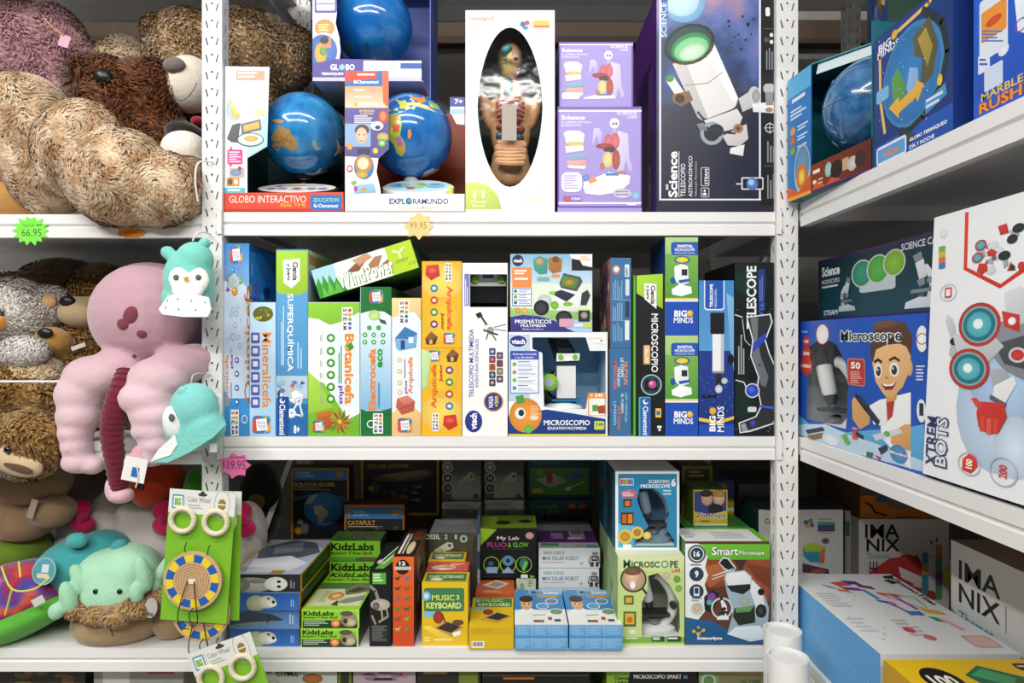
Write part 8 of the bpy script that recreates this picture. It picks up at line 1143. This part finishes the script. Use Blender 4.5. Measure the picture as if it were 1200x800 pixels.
# octopus
PK = '#cfa9b2'
PINK = attr_mat('pink_velour', .95, .1, sheen=.5, bump=1, bscale=55)
r, b = plush('plush_octopus', 'large pink octopus with puffy arms and one wine-red ribbed arm', [EL(176, 369, .06, 66, 62, .088),
    EL(138, 432, .016, 30, 26, .042), EL(110, 442, .0, 34, 26, .044), EL(95, 462, -.006, 28, 26, .04), EL(93, 487, -.012, 25, 21, .036), EL(89, 507, -.016, 19, 14, .03), EL(90, 523, -.018, 17, 14, .027), EL(92, 541, -.018, 19, 14, .026), EL(109, 545, -.016, 14, 11, .02),
    EL(212, 428, .0, 34, 24, .045), EL(188, 443, -.016, 36, 26, .046), EL(174, 466, -.026, 34, 22, .044), EL(182, 486, -.032, 29, 18, .038), EL(181, 504, -.034, 26, 15, .034), EL(186, 520, -.036, 22, 13, .03), EL(176, 535, -.038, 22, 12, .024), EL(228, 418, .01, 28, 16, .03)], PK, voxel=.0048, smooth=8, mat=PINK, colfn=lambda v: mixc(hx('#bd97a2'), hx('#d8b8c0'), min(1, max(0, (1.185 - v.z) / .05))))
for q in ((145, 379, 8, 8), (153, 369, 10, 12), (166, 390, 7, 6)): bit(r, b, 'face_patch', [EL(q[0], q[1], surf(r, b, q[0], q[1]) + .004, q[2], q[3], .007, 28)], '#7a3a48')
bit(r, b, 'belly_button', [EL(157, 417, surf(r, b, 157, 417), 2.5, 2.5, .002)], '#6a3240')
m = MB(); n_ = 60; pts = spline([P(152, 438, -.008), P(138, 470, -.038), P(131, 505, -.04), P(136, 545, -.034), P(140, 572, -.03)], 15); k_ = len(pts)
m.tube([p - b for p in pts], [(.0215 - .0075 * i / k_) * (1 + .07 * math.sin(i * 2.1)) for i in range(k_)], '#6a1c30', 18); m.build('ribbed_arm', VELVET, r, smooth=True)
bit(r, b, 'arm_tip', [EL(142, 580, -.03, 15, 10, .018), EL(132, 572, -.03, 8, 16, .014)], '#d8b0ba')
bit(r, b, 'curled_tip', [EL(160, 541, -.055, 15, 12, .012), EL(165, 530, -.05, 10, 10, .012)], '#cb9aa6')
m = MB(); m.box(-.019, -.0008, -.02, .019, 0, .02, '#e8e6e2'); m.box(-.004, -.0012, -.012, .008, -.0009, .004, '#2c6cae'); o = m.build('paper_tag', CARD, r, P(158, 550, -.072) - b); o.rotation_euler.y = .2
strokes(r, b, 'tag_cord', [[P(160, 545, -.074), P(162, 558, -.074), P(159, 571, -.074)]], .0011, '#e0d8c8')
# ---------------- lower board
r, b = plush('plush_crocodile', 'green toy with a row of dark spikes along its back', [EL(20, 640, .15, 40, 26, .06, 8), EL(-10, 645, .15, 40, 30, .06)], '#6c8a2a', floor=ZB)
for i in range(7):
    p = P(-4 + i * 9, 624 - 2.2 * i + (i > 4) * (i - 4) * 3, .1); m = MB(); m.lathe([(.006, 0), (.004, .006), (.0005, .012)], '#1c2418', None, 10); m.build('spike', VELVET, r, p - b, smooth=True)
def tie(v):
    q = noise.noise(v * 22) + .35 * noise.noise(v * 60); k = (v.x * .6 + v.z * 2.0) * 26 + q * 2.4
    cs = [hx(c) for c in ('#8a2450', '#d8452c', '#f0a848', '#e8702c', '#c83a50', '#6a2478', '#a8245c', '#e0622c', '#4048a0')]; t = (k % len(cs)); i = int(t); return mixc(cs[i % len(cs)], cs[(i + 1) % len(cs)], t - i)
r, b = plush('tie_dye_turtle', 'flat tie-dyed toy in purple, orange and blue with a lime green underside', [EL(8, 702, .07, 82, 40, .09, -18), EL(-40, 715, .07, 60, 36, .08, -18)], '#a03060', colfn=tie, floor=ZB)
bit(r, b, 'green_underside', [EL(15, 728, .06, 80, 22, .085, -22), EL(-30, 742, .06, 60, 20, .08, -18)], '#58a83c', floor=ZB)
strokes(r, b, 'shell_stitching', [[P(2, 664, -.012), P(14, 690, -.026), P(40, 690, -.022), P(58, 676, -.004)], [P(14, 690, -.026), P(6, 720, -.022)], [P(22, 658, .0), P(24, 676, -.014)]], .0015, '#c8d84a')
r, b = plush('plush_whale', 'teal rounded toy with two nub ears and a round hang tag', [EL(92, 662, .09, 50, 34, .06, -16), EL(62, 680, .085, 32, 30, .05), EL(120, 650, .1, 34, 30, .05)], '#3f9a9c', floor=ZB)
for q in ((90, 633, .045, 12, 9), (140, 640, .055, 9, 8)): bit(r, b, 'ear', [EL(q[0], q[1], q[2], q[3], q[4], .014)], '#4aa6a8')
m = MB(); m.lathe([(.024, 0), (.024, .001)], '#86b8bc', Matrix.Rotation(math.pi / 2, 4, 'X'), 28); m.lathe([(.021, .0011), (.021, .0013)], '#5c9aa8', Matrix.Rotation(math.pi / 2, 4, 'X'), 28); m.box(-.012, -.0022, -.012, .012, -.0018, -.004, '#d8c8a8'); m.box(-.004, -.0022, -.002, .01, -.0018, .012, '#c8dce0')
o = m.build('hang_tag', CARD, r, P(52, 669, .02) - b); o.rotation_euler = (-.2, 0, -.15)
m = MB(); m.box(-.011, -.0006, -.007, .011, 0, .007, '#cfd0cc'); o = m.build('care_tag', CARD, r, P(45, 704, .0) - b); o.rotation_euler.y = -.5
WH = '#cfc6c0'
for i, (lb, el_, bow) in enumerate((('cream-white cushion toy with a hot pink bow, leaning behind the teal one', [EL(112, 628, .2, 42, 56, .06, 22), EL(128, 590, .21, 26, 40, .05, 10), EL(100, 670, .2, 50, 40, .06)], (98, 604)), ('cream-white cushion toy with a hot pink bow, right behind the hanging cards', [EL(178, 640, .17, 50, 46, .06), EL(150, 602, .17, 14, 14, .03), EL(190, 690, .17, 56, 40, .06)], (194, 606)), ('cream-white cushion toy with a hot pink bow, between the cards and the puzzle stack', [EL(288, 628, .16, 24, 42, .05), EL(280, 660, .17, 30, 34, .05)], (287, 608)))):
    r, b = plush('plush_cushion', lb, el_, WH, floor=ZB); yb_ = (.135, .1, .103)[i]; bx_, by_ = bow
    for k, (dx, dy, rx, ry) in enumerate(((-3, -8, 11, 12), (-1, 10, 14, 11))): bit(r, b, 'bow_loop', [EL(bx_ + dx, by_ + dy, yb_, rx, ry, .018, 15)], '#c41c58')
    bit(r, b, 'bow_knot', [EL(bx_ - 1, by_ + 1, yb_ - .012, 6, 6, .012)], '#ae1650')
r, b = plush('plush_crab', 'orange-red round toy hanging behind the octopus tag', [EL(180, 568, .12, 26, 28, .05), EL(196, 560, .13, 20, 26, .04)], '#b8381c', floor=ZB); eye(r, b, 165, 571, .072, 4)
r, b = plush('plush_frog', 'bright green toy half hidden by the left upright', [EL(232, 575, .12, 14, 30, .04), EL(222, 590, .12, 12, 20, .04)], '#3f8a2c', floor=ZB)
r, b = plush('plush_dragon', 'dark mottled toy in the corner beside the puzzle cartons', [EL(305, 590, .3, 26, 50, .05), EL(290, 640, .32, 30, 40, .05)], '#1d211c', floor=ZB); bit(r, b, 'yellow_patch', [EL(300, 588, .245, 10, 9, .012)], '#6a6424')
# mint and tan rounded toy (generic lop-eared design)
r, b = plush('plush_rabbit', 'mint green lop-eared round toy with a brown fleece collar and tan base', [EL(142, 690, .06, 48, 46, .062), EL(130, 672, .06, 38, 30, .055), EL(150, 668, .06, 36, 32, .055)], '#a8d8b8', floor=ZB)
bit(r, b, 'tan_base', [EL(140, 728, .055, 53, 24, .064), EL(150, 718, .056, 52, 24, .066)], '#a88e6a', floor=ZB)
bit(r, b, 'fleece_collar', [EL(100, 710, .03, 16, 11, .04), EL(118, 719, .005, 20, 10, .03), EL(142, 720, -.006, 20, 11, .03), EL(165, 710, .002, 20, 11, .035), EL(184, 698, .03, 14, 12, .04)], '#a07c4c', FUR, .004, 3, (6000, .007, .004, ['#a8845a', '#8f6c42', '#ba9868']))
bit(r, b, 'ear', [EL(96, 680, .02, 9, 22, .014, -32), EL(80, 700, .0, 9, 20, .013, -16), EL(66, 716, -.008, 9, 10, .012)], '#9ed0ae', voxel=.003)
bit(r, b, 'ear', [EL(168, 672, -.006, 9, 22, .014, -16), EL(160, 694, -.016, 8, 13, .012, -10)], '#9ed0ae', voxel=.003)
for px_ in (112, 140): eye(r, b, px_, 693, -.004, 3.2)
strokes(r, b, 'seam', [[P(128, 732, -.011), P(131, 741, -.009), P(133, 750, 0)]], .0008, '#6a5438')
m = MB(); m.lathe([(.011, 0), (.011, .0008)], '#b8b4b0', Matrix.Rotation(math.pi / 2, 4, 'X') @ Matrix.Scale(1.6, 4, (0, 1, 0)), 24)
for k in range(6): m.box(-.006 + k * .0022, -.0014, -.014, -.005 + k * .0022, -.001, -.008, '#222')
o = m.build('hang_tag', CARD, r, P(177, 712, -.02) - b); o.rotation_euler.y = .15
r, b = plush('plush_rabbit', 'second tan-based toy with brown fleece, mostly behind the hanging cards', [EL(206, 722, .06, 24, 26, .05), EL(212, 710, .07, 26, 26, .05)], '#a88e6a', floor=ZB); bit(r, b, 'fleece_collar', [EL(193, 694, .03, 12, 12, .03), EL(206, 696, .02, 14, 12, .03)], '#a07c4c', FUR, .004, 3, (2500, .007, .004, ['#a8845a', '#8f6c42', '#ba9868'])); bit(r, b, 'ear', [EL(192, 668, .02, 8, 22, .014, 30), EL(183, 686, .015, 7, 8, .012)], '#9ed0ae', voxel=.003)
# ================================================================ animal caps clipped to the left upright
TEAL = '#78c8ba'
def cap_shell(me_pts): pass
Yc = -.05
root = empty('animal_hat', P(222, 372, Yc)); b = root.location.copy(); tag(root, 'teal hat with a white owl face and a spotted white peak, hung upright', 'hat')
def capmesh(name, ells, col, parent=root, base=b, vox=.0035, sm=4): return bit(parent, base, name, ells, col, None, vox, sm)
capmesh('crown', [EL(221, 328, Yc, 29, 38, .03), EL(228, 305, Yc, 22, 22, .026), EL(212, 350, Yc, 22, 22, .026), EL(234, 345, Yc, 16, 28, .026)], TEAL)
capmesh('ear', [EL(197, 296, Yc, 9, 8, .01, 30), EL(203, 302, Yc, 8, 8, .01)], TEAL); capmesh('ear', [EL(240, 285, Yc, 7, 7, .01), EL(236, 290, Yc, 7, 7, .01)], TEAL)
capmesh('face_patch', [EL(210, 327, Yc - .026, 13, 15, .008), EL(233, 328, Yc - .026, 13, 15, .008), EL(220, 340, Yc - .027, 20, 12, .008)], '#e9ece8')
for x in (206.5, 232.5): bit(root, b, 'eye', [EL(x, 325, Yc - .033, 3.6, 3.6, .003)], '#5c646c')
m = MB(); p = P(218, 327, Yc - .036) - b; m.mesh([p + Vector((-.0055, 0, .004)), p + Vector((.0055, 0, .004)), p + Vector((0, 0, -.006)), p + Vector((0, -.006, .001))], [(0, 2, 3), (2, 1, 3), (1, 0, 3), (0, 1, 2)], '#e0b42c'); m.build('beak', VELVET, root)
m = MB(); q = [(197, 346), (222, 344), (244, 348), (247, 362), (243, 371), (215, 371), (190, 368), (186, 362)]; V = [P(x, y, Yc - .03 - (y - 344) * .0012) - b for x, y in q]; m.mesh(V + [v + Vector((0, .004, -.001)) for v in V], [tuple(range(8)), tuple(range(15, 7, -1))] + [(i, (i + 1) % 8, 8 + (i + 1) % 8, 8 + i) for i in range(8)], '#eceeea'); pk = m.build('peak', VELVET, root)
for x, y in ((196, 352), (208, 350), (224, 352), (240, 354), (194, 360), (209, 362), (229, 363)):
    m = MB(); m.sphere(P(x, y, Yc - .0325 - (y - 344) * .0012) - b, (.0018, .0012, .0018), '#6ab8a8', 8); m.build('spot', VELVET, pk)
Yc = -.06; root = empty('animal_hat', P(222, 543, Yc)); b = root.location.copy(); tag(root, 'teal hat with a penguin face patch and white-edged peak, hanging sideways', 'hat')
capmesh('crown', [EL(228, 478, Yc, 28, 30, .032), EL(240, 500, Yc, 24, 22, .03), EL(215, 500, Yc, 22, 26, .028)], '#7cc8c0', root, b)
capmesh('ear', [EL(215, 459, Yc - .016, 7, 7, .008)], '#7cc8c0', root, b)
capmesh('face_patch', [EL(203, 495, Yc - .02, 12, 20, .012, -10)], '#e4e8e4', root, b); bit(root, b, 'eye', [EL(201, 489, Yc - .033, 3.4, 4.6, .003)], '#5c646c')
m = MB(); q = [(205, 508), (232, 500), (258, 492), (264, 498), (250, 512), (222, 530), (196, 542), (176, 541), (184, 528)]; V = [P(x, y, Yc - .03) - b for x, y in q]; k = len(V); m.mesh(V + [v + Vector((0, .005, 0)) for v in V], [tuple(range(k)), tuple(range(2 * k - 1, k - 1, -1))] + [(i, (i + 1) % k, k + (i + 1) % k, k + i) for i in range(k)], '#7cc8c0'); m.build('peak', VELVET, root)
m = MB(); q = [(205, 509), (208, 520), (200, 533), (176, 541), (186, 526)]; V = [P(x, y, Yc - .0312) - b for x, y in q]; m.mesh(V, [tuple(range(5))], '#e9ece8'); m.build('white_edge', VELVET, root)
m = MB(); p = P(250, 524, Yc - .02) - b; m.box(p.x - .006, p.y, p.z - .008, p.x + .006, p.y + .0006, p.z + .006, '#b8bab8'); m.build('care_tag', CARD, root)
# wires
def wire(name, label, pts, rad=.0016, col='#e4e4e2'):
    P0 = Vector(pts[-1]); m = MB(); m.tube([Vector(p) - P0 for p in spline(pts, 5)], rad, col, 8); return thing(name, label, 'hook', P0, m, GLOSS, smooth=True)
wire('wire_hook', 'white wire hook bent down from the left upright beside the giant bear', [P(232, 236, -.03), P(229, 215, -.032), P(230, 196, -.03), P(236, 189, -.02), P(250, 190, -.006)])
wire('wire_hook', 'clear hook holding the owl hat on the left upright', [P(226, 282, -.05), P(230, 274, -.05), P(238, 272, -.03), P(246, 274, -.006)])
wire('wire_hook', 'clear hook holding the sideways penguin hat', [P(224, 450, -.06), P(226, 440, -.06), P(234, 437, -.03), P(246, 439, -.006)], .0012, '#c8ccca')
m = MB(); m.tube([(-.42, 0, 0), (.28, 0, 0)], .0022, '#e6e6e4', 8); thing('guard_wire', 'thin white wire stretched across the plush pile', 'wire', P(96, 447, -.004) + Vector((-.08, 0, 0)), m, GLOSS)
# ================================================================ colour-wheel cards
def wheel_card(label, px, py, Y, tilt, off, wheel=True):
    root = empty('colour_wheel_card', P(px, py, Y), (0, tilt, 0)); tag(root, label, 'toy'); s = sc(-.05); W_, H_ = 75 * s, 148 * s
    M = Matrix.Translation(P(px, py, Y)) @ Matrix.Rotation(tilt, 4, 'Y')
    m = MB(); m.box(-W_ / 2, 0, -H_, W_ / 2, .0012, 0, '#7cb82c'); cd = m.build('backing_card', CARD, root)
    pm = MB(); do_print(pm, Vector((-W_ / 2, 0, 0)), Vector((1, 0, 0)), Vector((0, 0, -1)), Vector((0, -1, 0)), W_, H_, M, ['%', R(0, 0, 100, 18, '#dcdcd8'), RR(5, 4, 22, 15, 1.5, '#3c90c0'), RR(7, 5.2, 20, 13.8, 1, '#e8e8e4'), T('BS', 8.5, 6.6, 18.5, 12.4, '#7ab03a', 0, .06), L([(24, 4), (24, 15)], .6, '#888'), T('Color Wheel', 28, 5, 62, 9, '#4a4a48', 0, 0), G(28, 11, 58, 15, 2, '#a8a8a4'), O(80, 9.5, 12, 1, '#a8a8a6'), E(80, 9.5, 6, 4.2, '#9a7a3c'), R(74, 9, 86, 10, '#dcdcd8'), E(50, 3, 7, 1.3, '#3a3a38'), E(50, 1.7, 3, 1.4, '#3a3a38')]); pm.build('card_print', CARD, cd)
    for dx in (-.25, .25):
        m = MB(); n = 28; m.tube([(dx * W_ + .0185 * math.cos(6.2832 * i / n), -.006, -.0475 + .0185 * math.sin(6.2832 * i / n)) for i in range(n + 1)], .0042, '#d9cfb4', 10); m.build('wooden_ring', VELVET, root, smooth=True)
    if wheel:
        ox, oz = off; r_ = .0468; m = MB(); m.lathe([(r_, 0), (r_, .004)], '#c8a478', Matrix.Translation((ox, -.008, oz)) @ Matrix.Rotation(math.pi / 2, 4, 'X'), 48); wh = m.build('wooden_disc', VELVET, root)
        m = MB(); y = -.0125; N = 16
        for i in range(N):
            a0, a1 = 6.2832 * i / N, 6.2832 * (i + 1) / N; c_ = '#1f5cae' if i % 2 else '#e6cc2c'; mid = [(.0425, a0), (.0425, (a0 + a1) / 2), (.0425, a1), (.0305, a1), (.0305, (a0 + a1) / 2), (.0305, a0)]
            m.poly([(ox + q * math.cos(a), y, oz + q * math.sin(a)) for q, a in mid], c_)
        for k in range(6):
            q = .005 + k * .0042; n = 30
            for i in range(n): a0, a1 = 6.2832 * i / n, 6.2832 * (i + 1) / n; m.poly([(ox + q * math.cos(a0), y, oz + q * math.sin(a0)), (ox + q * math.cos(a1), y, oz + q * math.sin(a1)), (ox + (q + .0006) * math.cos(a1), y, oz + (q + .0006) * math.sin(a1)), (ox + (q + .0006) * math.cos(a0), y, oz + (q + .0006) * math.sin(a0))], '#7a5a3a')
        m.box(ox - .005, -.0135, oz - .004, ox + .005, -.0126, oz + .004, '#e8e2d4'); m.build('wheel_print', CARD, wh)
        m = MB(); z0 = oz
        for pts in ([(-.006, 0, 0), (-.012, -.002, -.025), (-.016, -.003, -.055), (-.01, -.003, -.072), (.004, -.003, -.074)], [(.004, 0, 0), (.01, -.002, -.03), (.016, -.003, -.06), (.008, -.003, -.07), (.002, -.003, -.05), (.008, -.002, -.04)], [(-.014, .006, .04), (-.016, .003, .052), (-.012, 0, .062)], [(.02, .006, .04), (.022, .003, .055), (.026, 0, .06)]):
            m.tube(spline([Vector((ox + a_, -.015 + b_, z0 + c_)) for a_, b_, c_ in pts], 5), .0009, '#1a1a1c', 6)
        o = m.build('black_cord', VELVET, root, smooth=True)
    return root
wheel_card('lime card with wooden rings, its spinning wheel peeking out under the front one', 245, 575, -.072, .02, (-.004, -.196))
wheel_card('lime card with two wooden rings and a yellow and blue spinning wheel, hanging in front', 238, 575, -.09, .075, (-.001, -.142))
wheel_card('lime card with two wooden rings, hanging tilted and lowest', 256, 753, -.1, -.34, (0, -.142))
# ================================================================ look-alikes share a group
_gr = {}
for o in bpy.data.objects:
    if o.parent is None and 'category' in o: _gr.setdefault(o.name.split('.')[0], []).append(o)
for k, v in _gr.items():
    if len(v) > 1:
        w_ = k.replace('_', ' '); pl = w_ + ('es' if w_.endswith(('x', 'sh')) else 's')
        for o in v: o['group'] = pl + ' in the toy shop'
